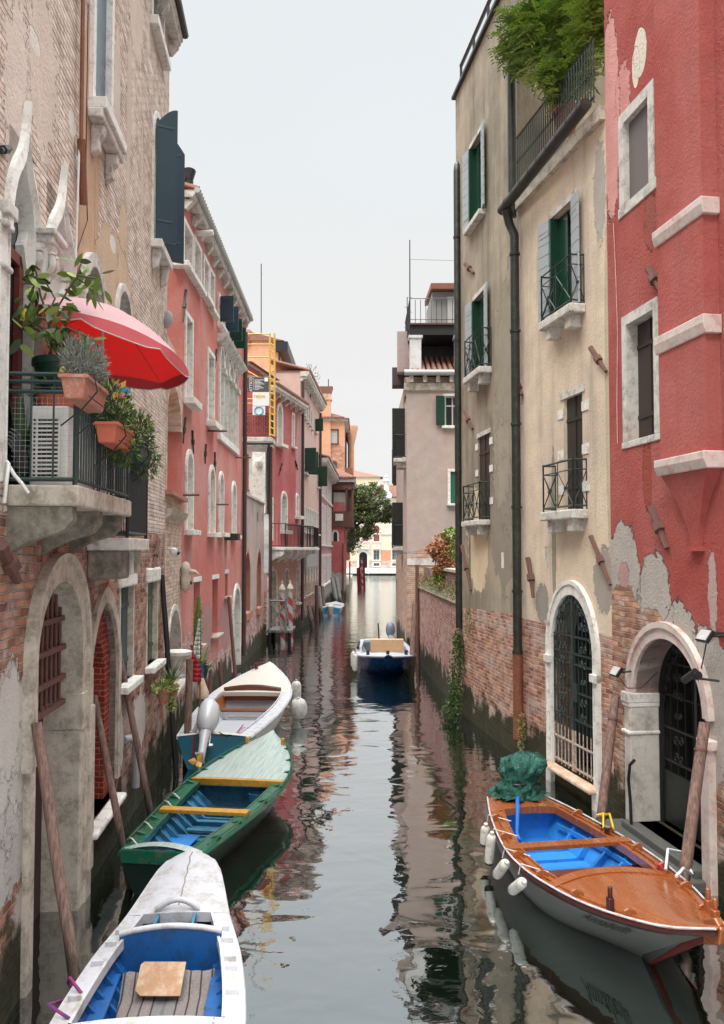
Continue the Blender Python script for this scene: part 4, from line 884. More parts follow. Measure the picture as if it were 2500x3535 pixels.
# water gate with scrolled iron gates
g0 = R3.uz(1913, 2400)[0]; g1 = R3.uz(2056, 2400)[0]; gt = R3.uz(1975, 2052)[1]
R3.hole(g0, g1, .34, gt, 'round', 2.3, .4)
bk = MB(); c = [(g0, .3)]+arch(g0, g1, 2.3, gt, 'round')+[(g1, .3)]; bk.poly([(p[0], 1.4, p[1]) for p in c]); bk.strip([(p[0], .39, p[1]) for p in c], [(p[0], 1.41, p[1]) for p in c])
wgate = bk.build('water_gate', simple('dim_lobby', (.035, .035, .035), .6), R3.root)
MB().box(g0+.15, g0+.75, 1.3, 1.39, .5, 1.5).build('pale_panel', simple('grey_panel', (.25, .25, .24), .6), wgate)
def gate(u0, u1, z0, zs, zt, kind, y, mat, matlow, zl, parent, n=11, arc=True, scroll=True):
    al = arch(u0, u1, zs, zt, kind, 24)
    def top(u):
        for p, q in zip(al, al[1:]):
            if p[0] <= u <= q[0]: return p[1]+(q[1]-p[1])*(u-p[0])/max(1e-6, q[0]-p[0])
        return zs
    g = MB(); lo = MB(); um = (u0+u1)/2
    for k in range(n+1):
        u = u0+.03+(u1-u0-.06)*k/n
        if abs(u-um) < .03: continue
        g.tube([(u, y, max(z0, zl)), (u, y, top(u)-.02)], .011, 6)
        if zl > z0: lo.tube([(u, y, z0), (u, y, zl)], .011, 6)
    for zz in (z0+.06, z0+.45, z0+.85, z0+1.3, z0+1.75, z0+2.2, zs):
        tgt = g if zz > zl else lo
        tgt.box(u0+.02, u1-.02, y-.015, y+.015, zz-.014, zz+.014)
    g.box(um-.035, um+.035, y-.02, y+.02, zl if zl > z0 else z0, top(um)-.05); g.box(um+.04, um+.2, y-.035, y-.02, z0+1.15, z0+1.45)
    lo.box(um-.03, um+.03, y-.02, y+.02, z0, zl)
    g.tube([(p[0]+(.06 if p[0] < um else -.06), y, p[1]-.12) for p in al], .014, 6)
    def spiral(cu, cz, r, sg, turns=1.5, ph=0):
        pts = []
        for k in range(15): t_ = k/14; a = ph+t_*turns*2*PI*sg; rr = r*(1-.8*t_); pts.append((cu+rr*math.cos(a), y-.015, cz+rr*math.sin(a)))
        g.tube(pts, .009, 4)
    if scroll:
        for cx_ in ((u0+um)/2, (u1+um)/2):
            for cz_ in (z0+1.05, z0+1.9, z0+2.5):
                for sx in (-1, 1):
                    for sz in (-1, 1): spiral(cx_+sx*.07, cz_+sz*.12, .07, sx*sz)
            for sx in (-1, 1): spiral(cx_+sx*.05, z0+1.5, .05, sx)
        for k in range(3, len(al)-3, 3):
            p = al[k]; spiral(p[0]+(um-p[0])*.12, y*0+p[1]-.09, .05, 1 if k % 2 else -1)
    o = g.build('iron_gate', mat, parent)
    if zl > z0: lo.build('rusted_lower_bars', matlow, o)
    return o
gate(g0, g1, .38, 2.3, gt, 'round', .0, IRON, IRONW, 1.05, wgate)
mb = MB(); Ai = [(g0, .3)]+arch(g0, g1, 2.3, gt, 'round')+[(g1, .3)]; Bi = [(g0-.2, .3)]+arch(g0-.2, g1+.2, 2.3, gt+.24, 'round')+[(g1+.2, .3)]
Ci = [(g0-.14, .3)]+arch(g0-.14, g1+.14, 2.3, gt+.17, 'round')+[(g1+.14, .3)]
mb.strip([(p[0], -.05, p[1]) for p in Ai], [(p[0], -.05, p[1]) for p in Ci]); mb.strip([(p[0], -.05, p[1]) for p in Ci], [(p[0], -.07, p[1]) for p in Ci]); mb.strip([(p[0], -.07, p[1]) for p in Ci], [(p[0], -.07, p[1]) for p in Bi]); mb.strip([(p[0], -.07, p[1]) for p in Bi], [(p[0], .01, p[1]) for p in Bi]); mb.strip([(p[0], -.05, p[1]) for p in Ai], [(p[0], .39, p[1]) for p in Ai])
mb.box(g0-.22, g0+.01, -.1, .02, 2.06, 2.18).box(g1-.01, g1+.2, -.1, .02, 1.96, 2.08).box(g0-.2, g0+.006, -.08, .2, -.5, .3).box(g1-.006, g1+.2, -.08, .2, -.5, .3)
mb.build('stone_surround', STONEW, wgate)
MB().box(g0-.1, g1+.16, -.2, .42, .26, .335).build('rusty_sill', simple('rust_stained_stone', (.66, .52, .4), .8, var=.2, scale=3., dirt=(.4, .15, .05), dirtamt=.9), wgate, bev=.03)
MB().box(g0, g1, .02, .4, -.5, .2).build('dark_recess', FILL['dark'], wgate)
spR3 = [spot(R3, 2085, 2000, .35, .5, (.36, .32, .27), .6), spot(R3, 1872, 2080, .3, .35, (.3, .27, .23), .6), spot(R3, 1912, 1820, .1, 1.4, (.3, .27, .2), .5), spot(R3, 2070, 660, .2, .8, (.4, .37, .32), .9), spot(R3, 2100, 1350, .1, 2.5, (.5, .42, .3), .4)]
R3.wall(wallmat('cream_plaster', (.68, .56, .42), (.6, .49, .39), stain=(.33, .285, .22), stainamt=.6, thr=2.7, amp=.16, brick=BR_WARM, pale=.45, spots=spR3, algae=.72))
P2 = MB(); P2.tube([(.1, -.13, .45), (.1, -.13, 2.1)], .095, 12).build('rusted_downpipe', RUSTP, R3.root, smooth=50)
P2 = MB(); P2.tube([(.1, -.13, 2.1), (.1, -.13, 9.9), (.1, -.13, 10.1), (.02, -.2, 10.35), (.1, -.3, 10.6)], .085, 12)
P2.tube([(-.0, -.13, 10.5), (-.0, -.13, 13.7), (.05, -.1, 14.0), (.35, .0, 14.25)], .08, 12)
for zz in (2.05, 3.2, 4.8, 6.4, 8.2, 9.7): P2.tube([(.1, -.13, zz), (.1, -.13, zz+.05)], .105, 12)
P2.build('downpipe', LEAD, R3.root, smooth=50)
# terrace edge, gutter, railing
MB().box(-.02, R3.L, -.1, .5, 10.62, 10.84).build('terrace_edge', STONEG, R3.root)
gt_ = MB(); gt_.tube([(-.12, -.3, 10.66), (R3.L-.05, -.3, 10.86)], .1, 12)
for k in range(9): u = .2+k*R3.L/9; gt_.tube([(u, -.3, 10.67+.2*u/R3.L), (u+.03, -.3, 10.67+.2*u/R3.L)], .107, 12)
gt_.build('gutter', LEAD, R3.root, smooth=50)
g = MB(); L3 = R3.L
for zz in (10.98, 11.9): g.bar((.35, -.16, zz), (L3-.05, -.16, zz), .03)
for k in range(34):
    u = .36+k*(L3-.42)/33; g.tube([(u, -.16, 10.9), (u, -.16, 11.9)], .013, 6)
    if k < 33: g.tube([(u+.05*(1-math.cos(a*PI/3))/1, -.16, 11.82+.06*math.sin(a*PI/3)) for a in range(4)], .008, 4)
    g.tube([(u, -.16, 11.4), (u, -.16, 11.44)], .022, 6)
g.build('terrace_railing', IRON, R3.root)
# ---- R2 red house
R2 = Facade('red_house', 'large brick red house with pointed water door, nearest on the right', (R2X(13.065), 13.065), (R2X(5.5), 5.5), 14.5, 7.)
r = R2.rect(2160, 2243, 396, 704); R2.window(r[0]-.03, r[1], r[2], r[3]-.1, rev=.11, fill='shut_greyb', fw=.16, fp=.02, sill=.16, fmat=STONE, sd=.02)
r = R2.rect(2180, 2262, 1112, 1520); R2.window(r[0]-.12, r[1], r[2], r[3], rev=.2, fill='shut_brown', fw=.14, fp=.02, sill=.1, fmat=STONE, sd=.02)
d0, d1 = R2.uz(2197, 2500)[0], R2.uz(2438, 2500)[0]; dt = R2.uz(2305, 2205)[1]
R2.hole(d0, d1, .22, dt, 'round', 2.0, .34)
mb = MB(); c = [(d0, .2)]+arch(d0, d1, 2.0, dt, 'round')+[(d1, .2)]; mb.poly([(p[0], .9, p[1]) for p in c]); mb.strip([(p[0], .335, p[1]) for p in c], [(p[0], .905, p[1]) for p in c])
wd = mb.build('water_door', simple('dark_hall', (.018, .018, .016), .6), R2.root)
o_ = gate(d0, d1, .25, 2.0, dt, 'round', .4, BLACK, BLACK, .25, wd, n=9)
MB().box(d0+.02, d1-.02, .38, .42, .25, .95).build('solid_panel', simple('black_green_panel', (.008, .012, .01), .4), o_)
fs = MB(); fs.box(d0+.1, d0+.35, .5, .55, .3, 2.6); 
mb = MB(); Ai = arch(d0, d1, 2.0, dt, 'round'); Bi = arch(d0-.12, d1+.12, 2.0, dt+.14, 'round'); Ci = arch(d0-.19, d1+.19, 2.0, dt+.22, 'round')
mb.strip([(p[0], -.05, p[1]) for p in Ai], [(p[0], -.05, p[1]) for p in Bi]); mb.strip([(p[0], -.05, p[1]) for p in Bi], [(p[0], -.08, p[1]) for p in Bi]); mb.strip([(p[0], -.08, p[1]) for p in Bi], [(p[0], -.08, p[1]) for p in Ci]); mb.strip([(p[0], -.08, p[1]) for p in Ci], [(p[0], .01, p[1]) for p in Ci]); mb.strip([(p[0], -.05, p[1]) for p in Ai], [(p[0], .34, p[1]) for p in Ai])
mb.build('pointed_arch', simple('pinkish_stone', (.62, .53, .48), .8, var=.15, scale=3., bump=.4, dirt=(.45, .25, .22), dirtamt=.4), wd)
WHR = simple('white_worn_render', (.6, .57, .52), .85, var=.12, scale=2., bump=.6, dirt=(.3, .26, .21), dirtamt=.45)
MB().box(d0-.2, d0+.005, -.09, .345, .1, 1.9).build('pillar', WHR, wd, bev=.02)
MB().box(d0-.24, d0+.02, -.12, .35, 1.86, 2.0).box(d0-.22, d0+.015, -.105, .35, 1.8, 1.87).box(d0-.24, d0+.02, -.12, .35, 1.42, 1.47).build('capital', STONEW, wd, bev=.015)
MB().box(d1-.005, d1+.2, -.09, .345, -.2, 1.66).build('pillar', simple('pinkish_stone', (.62, .53, .48), .8), wd, bev=.02)
MB().box(d1-.03, d1+.24, -.12, .35, 1.66, 1.78).build('capital', simple('pinkish_stone', (.62, .53, .48), .8), wd, bev=.015)
MB().box(d0-.5, d1+.1, -.42, .3, -.3, .12).box(d0-.15, d1, -.18, .3, .1, .22).build('door_step', DARKSTONE, wd, bev=.02)
# chimney breast
yn, yf = 10.05, 11.1
ub = lambda Y: (13.065-Y)/(13.065-5.5)*R2.L
b0_, b1_ = ub(11.12), ub(10.02); pr = .19
zb0 = R2.uz(2300, 1640, pr)[1]
REDM = dict(stain=(.33, .1, .085), stainamt=.6, thr=-9, algae=.72, palecol=(.52, .43, .37))
RP1, RP2 = (.35, .072, .06), (.4, .125, .11)
MR = wallmat('brick_red_plaster_plain', RP1, RP2, **REDM)
br = MB().box(b0_, b1_, -pr, .01, zb0, 14.5).build('chimney_breast', MR, R2.root)
mb = MB(); n_ = 10; cz0 = R2.uz(2400, 1885, .05)[1]
for k in range(n_):
    t0, t1 = k/n_, (k+1)/n_; f = lambda t: (t**1.7); um = (b0_+b1_)/2; hw = (b1_-b0_)/2
    za, zb_ = cz0+(zb0-cz0)*t0, cz0+(zb0-cz0)*t1; wa, wb = .1+(hw-.1)*f(t0), .1+(hw-.1)*f(t1); pa_, pb_ = .05+(pr-.05)*f(t0), .05+(pr-.05)*f(t1)
    mb.hexa([(um-wa, -pa_, za), (um+wa, -pa_, za), (um+wa, .01, za), (um-wa, .01, za)], [(um-wb, -pb_, zb_), (um+wb, -pb_, zb_), (um+wb, .01, zb_), (um-wb, .01, zb_)])
mb.box(um-.15, um+.15, -.09, .01, cz0-.06, cz0)
mb.build('corbel', MR, br)
PK = simple('pinkish_stone', (.62, .53, .48), .8)
for (zz, hh, pp) in ((zb0, .2, .07), (R2.uz(2273, 1225, pr)[1], .22, .05), (R2.uz(2273, 850, pr)[1], .2, .05)):
    MB().prism([(.0, zz), (-pr-pp*.4, zz), (-pr-pp, zz+hh*.55), (-pr-pp, zz+hh), (.0, zz+hh)], 0, b0_-.05, b1_+.06).build('moulding', PK, br, bev=.012)
for q in ((2241, 925, 2280, 1000), (2250, 1750, 2304, 1893)): R2.tierod(*q, r=.045, mat=RUST)
spR2 = [spot(R2, 2115, 1400, .02, .1, (.4, .1, .1), .1),
        spot(R2, 2150, 1990, .55, .8, (.42, .38, .34), .5), spot(R2, 2260, 2120, .5, .85, (.42, .38, .34), .5), spot(R2, 2345, 2330, .5, .95, (.42, .38, .34), .5), spot(R2, 2440, 2440, .7, .9, (.42, .38, .34), .5), spot(R2, 2460, 2050, .1, .5, (.46, .33, .3), 1.2), spot(R2, 2155, 1990, .16, .22, (.46, .26, .24), 1.),
        spot(R2, 2150, 2240, .75, .95, 'brick', .4), spot(R2, 2250, 2230, .5, .5, 'brick', .45), spot(R2, 2140, 2600, .7, 1.2, 'brick', .3),
        spot(R2, 2305, 220, .13, .22, (.7, .62, .5), .24), spot(R2, 2210, 180, .2, .35, (.7, .62, .52), .24), spot(R2, 2308, 330, .07, .17, (.7, .64, .55), .24), spot(R2, 2378, 420, .06, .06, (.7, .64, .55), .24), spot(R2, 2335, 458, .07, .06, (.7, .64, .55), .24), spot(R2, 2413, 70, .05, .08, (.7, .64, .55), .24), spot(R2, 2195, 230, .12, .3, (.7, .62, .52), .24), spot(R2, 2330, 150, .04, .06, (.7, .62, .52), .2), spot(R2, 2360, 300, .03, .04, (.7, .62, .52), .2), spot(R2, 2375, 860, .05, .08, (.7, .62, .52), .2), spot(R2, 2150, 330, .25, .5, (.58, .26, .24), .9),
        spot(R2, 2110, 400, .3, 1.6, (.62, .3, .27), .5), spot(R2, 2235, 1640, .14, .5, (.3, .07, .05), .8), spot(R2, 2245, 760, .18, .4, (.3, .09, .07), .8)]
R2.wall(wallmat('brick_red_plaster', RP1, RP2, thr=1.95, amp=.3, brick=((.24, .085, .055), (.52, .31, .2), (.46, .4, .34)), pale=.45, spots=spR2, bs=1.6, **{k: v for k, v in REDM.items() if k != 'thr'}))
q = R2.uz(2115, 800, .02)
MB().tube([(R2.uz(x, y, .02)[0], -.02, R2.uz(x, y, .02)[1]) for x, y in ((2118, 770), (2122, 860), (2128, 1000), (2132, 1150), (2130, 1400), (2132, 1530))], .005, 5).build('cable', PK, R2.root)
# floodlights and bullet camera on the red house
def onwall(f, px, py, off=.1): u, z = f.uz(px, py, off); return f.M @ Vector((u, -off, z))
def floodlight(label, px, py):
    p = onwall(R2, px, py, .22); e = empty('floodlight', label, 'floodlight', p, R2.root.rotation_euler.z, 'floodlights on the red house')
    Mt = Matrix.Rotation(math.radians(-35), 4, 'X')
    MB(Mt).box(-.12, .12, -.025, .025, -.08, .08).build('housing', BLACK, e, bev=.008)
    MB(Mt).box(-.105, .105, -.03, -.024, -.065, .065).build('glass', FILL['curtain'], e)
    MB().bar((.1, 0, 0), (.12, .2, .02), .02).bar((-.1, 0, 0), (-.08, .2, .02), .02).box(-.1, .14, .19, .22, 0, .04).build('bracket', LEAD, e); return e
floodlight('floodlight on brickwork between the cream gate and the red house door', 2128, 2318)
floodlight('floodlight above the right side of the pointed red house door', 2435, 2195)
MB().tube([local(R2.root, onwall(R2, x, y, .05)) for x, y in ((2440, 2215), (2425, 2290), (2412, 2350))], .008, 5).tube([local(R2.root, onwall(R2, x, y, .12)) for x, y in ((2140, 2340), (2165, 2375), (2215, 2375), (2270, 2320))], .007, 5).build('cable', BLACK, R2.root)
p = onwall(R2, 2390, 2330, .3); e = empty('bullet_camera', 'bullet security camera at the right shoulder of the red house door', 'camera', p, R2.root.rotation_euler.z)
MB(Matrix.Rotation(math.radians(-20), 4, 'Y')).tube([(-.12, -.05, -.04), (.1, .0, .02)], .045, 14).build('body', LEAD, e, smooth=50)
MB().tube([(.09, -.0, .0), (.14, .01, .02)], .047, 14).build('visor', BLACK, e, smooth=50); MB().bar((0, 0, -.03), (.1, .28, -.06), .02).build('arm', BLACK, e)
# black hose by the white pillar
pts = [onwall(R2, x, y, .14) for x, y in ((2190, 2625), (2175, 2640), (2170, 2690), (2176, 2760), (2180, 2850))]
h_ = MB().tube(pts, .022, 8).build('black_hose', BLACK, None, smooth=60); tag(h_, 'black rubber hose hanging beside the white door pillar', 'hose')

# ---- garden wall with ivy, mauve house
GW0, GW1 = (2.02, 32.3), (2.38, 21.83)
GW = Facade('garden_wall', 'old brick garden wall with sloping overgrown coping, right of the grey blue boat', GW0, GW1, 2.7, .35, 'wall')
MGW = wallmat('garden_wall_brick', (.5, .4, .35), (.5, .4, .35), thr=30, amp=0, brick=((.30, .13, .1), (.42, .26, .22), (.42, .36, .33)), pale=.5, palecol=(.46, .37, .36), algae=.75)
GW.wall(MGW)
GW.box('upper_wall', .2, GW.L, .25, .6, 2.6, 3.4, wallmat('upper_garden_brick', (.4, .3, .3), (.4, .3, .3), thr=30, amp=0, brick=((.2, .12, .1), (.28, .19, .17), (.25, .2, .18)), pale=.1, algae=None))
MB().prism([(-.06, 2.68), (.3, 2.95), (.3, 2.68)], 0, 0, GW.L).build('sloping_coping', simple('mossy_coping', (.2, .15, .12), .95, var=.4, scale=6., bump=.8, dirt=(.06, .09, .02), dirtamt=.7), GW.root)
GW.box('cap_stone', 5., GW.L, .2, .65, 3.4, 3.48, STONEG)
H = Facade('mauve_house', 'grey mauve house with wooden roof deck across the end of the garden wall', (1.69, 32.6), (6.5, 32.6), 10.55, 10.)
r = H.rect(1537, 1590, 1366, 1470); H.window(*r, rev=.2, fill='glass', fw=.08, sill=.1, fmat=STONEW, leaf=(12, None, .34)); hz = r
r = H.rect(1555, 1600, 1627, 1738); H.window(*r, rev=.1, fill='shut_emerald', fw=.1, sill=.08, fmat=STONEW)
H.wall(wallmat('mauve_plaster', (.43, .33, .28), (.4, .33, .3), stain=(.42, .39, .36), stainamt=.3, thr=-9, amp=.1, algae=.72, brick=((.44, .2, .1), (.5, .36, .26), (.5, .44, .4)), spots=[(2., 1.5, 6., 2.55, 'brick', .06)], pale=.75, palecol=(.5, .46, .44)))
H.box('stone_band', .0, 2.6, -.03, .01, 3.45, 3.7, STONE)
MB().prism([(0, 10.), (-.1, 10.05), (-.14, 10.3), (0, 10.3)], 0, -.1, 5).build('string_course', STONEG, H.root)
mb = MB()
for k in range(9): mb.box(.1+k*.5, .24+k*.5, -.28, 0, 10.32, 10.56)
mb.build('corbels', STONEG, H.root)
MB().tube([(-.1, -.34, 10.66), (5, -.34, 10.66)], .11, 10).build('gutter', ZINC, H.root, smooth=50)
mb = MB(); mb.hexa([(.1, -.25, 10.6), (4.8, -.25, 10.6), (4.8, 4, 10.6), (.1, 4, 10.6)], [(.6, 1.4, 11.5), (4.8, 1.4, 11.5), (4.8, 4, 11.5), (.6, 4, 11.5)])
for k in range(22): u = .2+k*.21; mb.tube([(u, -.3, 10.72), (u+.0, 1.4, 11.6)], .08, 8)
mb.build('roof_tiles', TILE, H.root, smooth=40)
for u in (.12, 1.62*1.12+.0, 3.6): MB().box(u, u+.42, -.2, .22, 10.7, 12.0).box(u-.05, u+.47, -.25, .27, 12.0, 12.1).build('roof_pier', simple('white_render', (.62, .61, .59), .85), H.root)
MB().box(.65, 5, 1.5, 3.4, 10.6, 12.1).build('under_deck_shade', FILL['dark'], H.root)  # black box put in for the shade between roof deck and tiles
MB().box(.1, 5, -.2, 3.5, 12.12, 12.32).box(.1, 5, -.15, -.05, 12.32, 12.5).build('deck_beams', BLACK, H.root)
MB().box(.1, 5, -.25, 3.6, 12.5, 12.56).build('roof_deck', DARKWOOD, H.root)
g = MB()
for k in range(22): u = .12+k*.2; g.tube([(u, -.2, 12.56), (u, -.2, 13.45)], .012, 5)
g.bar((.12, -.2, 13.5), (5, -.2, 13.5), .022); g.bar((.12, -.2, 12.7), (5, -.2, 12.7), .018)
for k in range(12): g.tube([(.12, -.2+k*.3, 12.56), (.12, -.2+k*.3, 13.5)], .016, 5)
g.bar((.12, -.2, 13.5), (.12, 3.4, 13.5), .03)
for u in (.12, 1.95): g.tube([(u, -.2, 12.5), (u, -.2, 15.0)], .022, 6)
g.bar((.12, -.2, 15.), (1.95, -.2, 14.95), .01); g.build('deck_railing', BLACK, H.root)
hut = MB().box(1.02, 5, .6, 3.4, 12.56, 14.0).build('roof_hut', simple('grey_panel', (.25, .25, .24), .6), H.root)
MB().hexa([(.95, .2, 14.0), (5, .2, 14.0), (5, 3.6, 14.3), (.95, 3.6, 14.3)], [(.95, .2, 14.22), (5, .2, 14.22), (5, 3.6, 14.5), (.95, 3.6, 14.5)]).build('hut_roof', COPPERW, hut)
MB().box(1.6, 2.6, .55, .6, 12.6, 13.8).build('curtained_door', FILL['curtain'], hut)
antenna('antenna_mast', 'tall thin mast on the roof deck of the mauve house', 1415, 828, 1160, 32.5, .022, ((.72, .02), (.4, .1), (.25, .1)))
antenna('antenna_mast', 'short side mast left of the tall one on the mauve house', 1406, 1025, 1165, 32.9, .018, ((.75, .12), (.25, .12)))
# canal side of the mauve house and its neighbours
HS = Facade('canal_side_houses', 'row of houses seen edge-on beyond the mauve house, with dark shutters', (4.35, 112.), (1.70, 32.85), 9.9, 6.)
for (y_, z0_, z1_, bal) in ((33.9, 7.6, 9.5, True), (36.5, 4.2, 6.0, True), (45, 7.4, 9.2, False), (47, 4.4, 6.2, True), (60, 4.2, 6.2, False), (75, 4.2, 6.2, True)):
    u_ = (112-y_)/(112-32.85)*HS.L
    HS.window(u_-.5, u_+.5, z0_, z1_, rev=.2, fill='dark', fw=.1, sill=.1, leaf=(60, 80, .5), leafmat=FILL['shut_dark'])
    if bal: HS.balcony(u_-.7, u_+.7, z0_-.05, out=.5, th=.15, rail=.9, pattern=.12)
HS.wall(wallmat('grey_brown_plaster', (.4, .33, .28), (.44, .38, .34), stainamt=.5, thr=1.2, amp=.4, algae=.72), zt=9.9)
HS.box('upper_floor', HS.L-3., HS.L+.0, -.08, 6, 9.88, 10.6, simple('brown_upper', (.25, .17, .13), .9))
MB().box(HS.L-1.6, HS.L-.9, -.35, .3, 11., 12.6).build('chimney', simple('grey_pink_chimney', (.4, .33, .3), .9), HS.root)
MB().box(HS.L-2.4, HS.L-1.5, -.55, .2, 10.6, 11.3).build('chimney', simple('dark_chimney', (.08, .06, .06), .9), HS.root)
# far palace
PAL = Facade('far_palace', 'pale yellow palace across the wide canal at the end', (-6.5, 141), (12, 141), 12.6, 10.)
PM = simple('rust_brown_blind', (.32, .1, .08), .7, var=.15, scale=2.)
for (xl, xr, yt, yb, k, fl) in ((1231, 1243, 1813, 1868, 'round', 'rust'), (1251, 1271, 1813, 1868, 'round', 'rust'), (1290, 1310, 1813, 1868, 'round', 'rust'), (1354, 1374, 1813, 1868, 'round', 'rust'),
                                (1290, 1310, 1899, 1932, None, 'pane'), (1354, 1374, 1899, 1932, None, 'pane'), (1290, 1310, 1943, 1953, None, 'pane'), (1354, 1374, 1943, 1953, None, 'pane'), (1354, 1374, 1738, 1775, None, 'rust'), (1290, 1310, 1738, 1775, None, 'rust')):
    r = PAL.rect(xl, xr, yt, yb); PAL.window(*r, kind=k, rev=.25, fill=fl, fw=.22, fp=.08, sill=.2, fmat=STONEW)
r = PAL.rect(1240, 1268, 1905, 1982); PAL.window(r[0], r[1], .2, r[3], kind='round', rev=.6, fill='glass', fw=.35, fp=.1, sill=0, fmat=STONEW)
zb_ = PAL.uz(1300, 1890)[1]
for (a_, b_) in ((1228, 1276), (1288, 1313), (1350, 1378)):
    ua_, ub_ = PAL.uz(a_, 1880)[0], PAL.uz(b_, 1880)[0]
    mb = MB(); mb.box(ua_, ub_, -.7, 0, zb_-.2, zb_); mb.box(ua_, ub_, -.7, -.5, zb_+.85, zb_+1.)
    n = int((ub_-ua_)/.28)
    for k in range(n+1): u = ua_+.1+(ub_-ua_-.2)*k/n; mb.lathe((u, -.6, zb_), [(.05, 0), (.1, .25), (.05, .5), (.1, .8), (.05, .87)], 6)
    mb.build('balustrade', STONEW, PAL.root)
for zz in (6.6, 9.3, 12.3): PAL.box('string_course', 0, PAL.L, -.2, 0, zz, zz+.22, STONEW)
PAL.box('plinth', 0, PAL.L, -.3, 0, .3, 1.2, STONEW)
PAL.wall(wallmat('pale_yellow_plaster', (.74, .64, .44), (.72, .66, .54), stainamt=.1, thr=2.4, amp=.6, brick=((.62, .36, .26), (.68, .5, .42), (.66, .6, .52)), bw=.5, bh=.15, pale=.6, palecol=(.68, .6, .5), algae=.72, spots=[spot(PAL, 1332, 1917, 1.7, .9, (.6, .3, .18), .3)]))
mb = MB(); mb.hexa([(-1, -.5, 12.6), (PAL.L+1, -.5, 12.6), (PAL.L+1, 10, 12.6), (-1, 10, 12.6)], [(-1, 5, 15.), (PAL.L+1, 5, 15.), (PAL.L+1, 5.4, 15.), (-1, 5.4, 15.)])
for k in range(60): u = k*PAL.L/60; mb.tube([(u, -.6, 12.7), (u, 4.9, 15.05)], .1, 5)
mb.build('roof_tiles', TILE, PAL.root)
ux_ = PAL.uz(1262, 1700)[0]
MB().box(ux_-6, ux_+2.4, .5, 5, 12.6, 16.).build('raised_storey', simple('pale_yellow_storey', (.72, .64, .46), .9), PAL.root)
MB().hexa([(ux_-6.4, .2, 16), (ux_+2.9, .2, 16), (ux_+2.9, 5.3, 16), (ux_-6.4, 5.3, 16)], [(ux_-6.4, 2.4, 17.3), (ux_-2, 2.4, 17.3), (ux_-2, 3, 17.3), (ux_-6.4, 3, 17.3)]).build('raised_roof', TILE, PAL.root)
uo = PAL.uz(1334, 1700)[0]
MB().lathe((uo, -.1, 12.5), [(1., 0), (.9, .6), (.45, 1.2), (.4, 2.6), (.55, 2.8), (.2, 3.2), (.28, 3.5), (.05, 3.9)], 10).build('obelisk', STONEW, PAL.root, smooth=40)
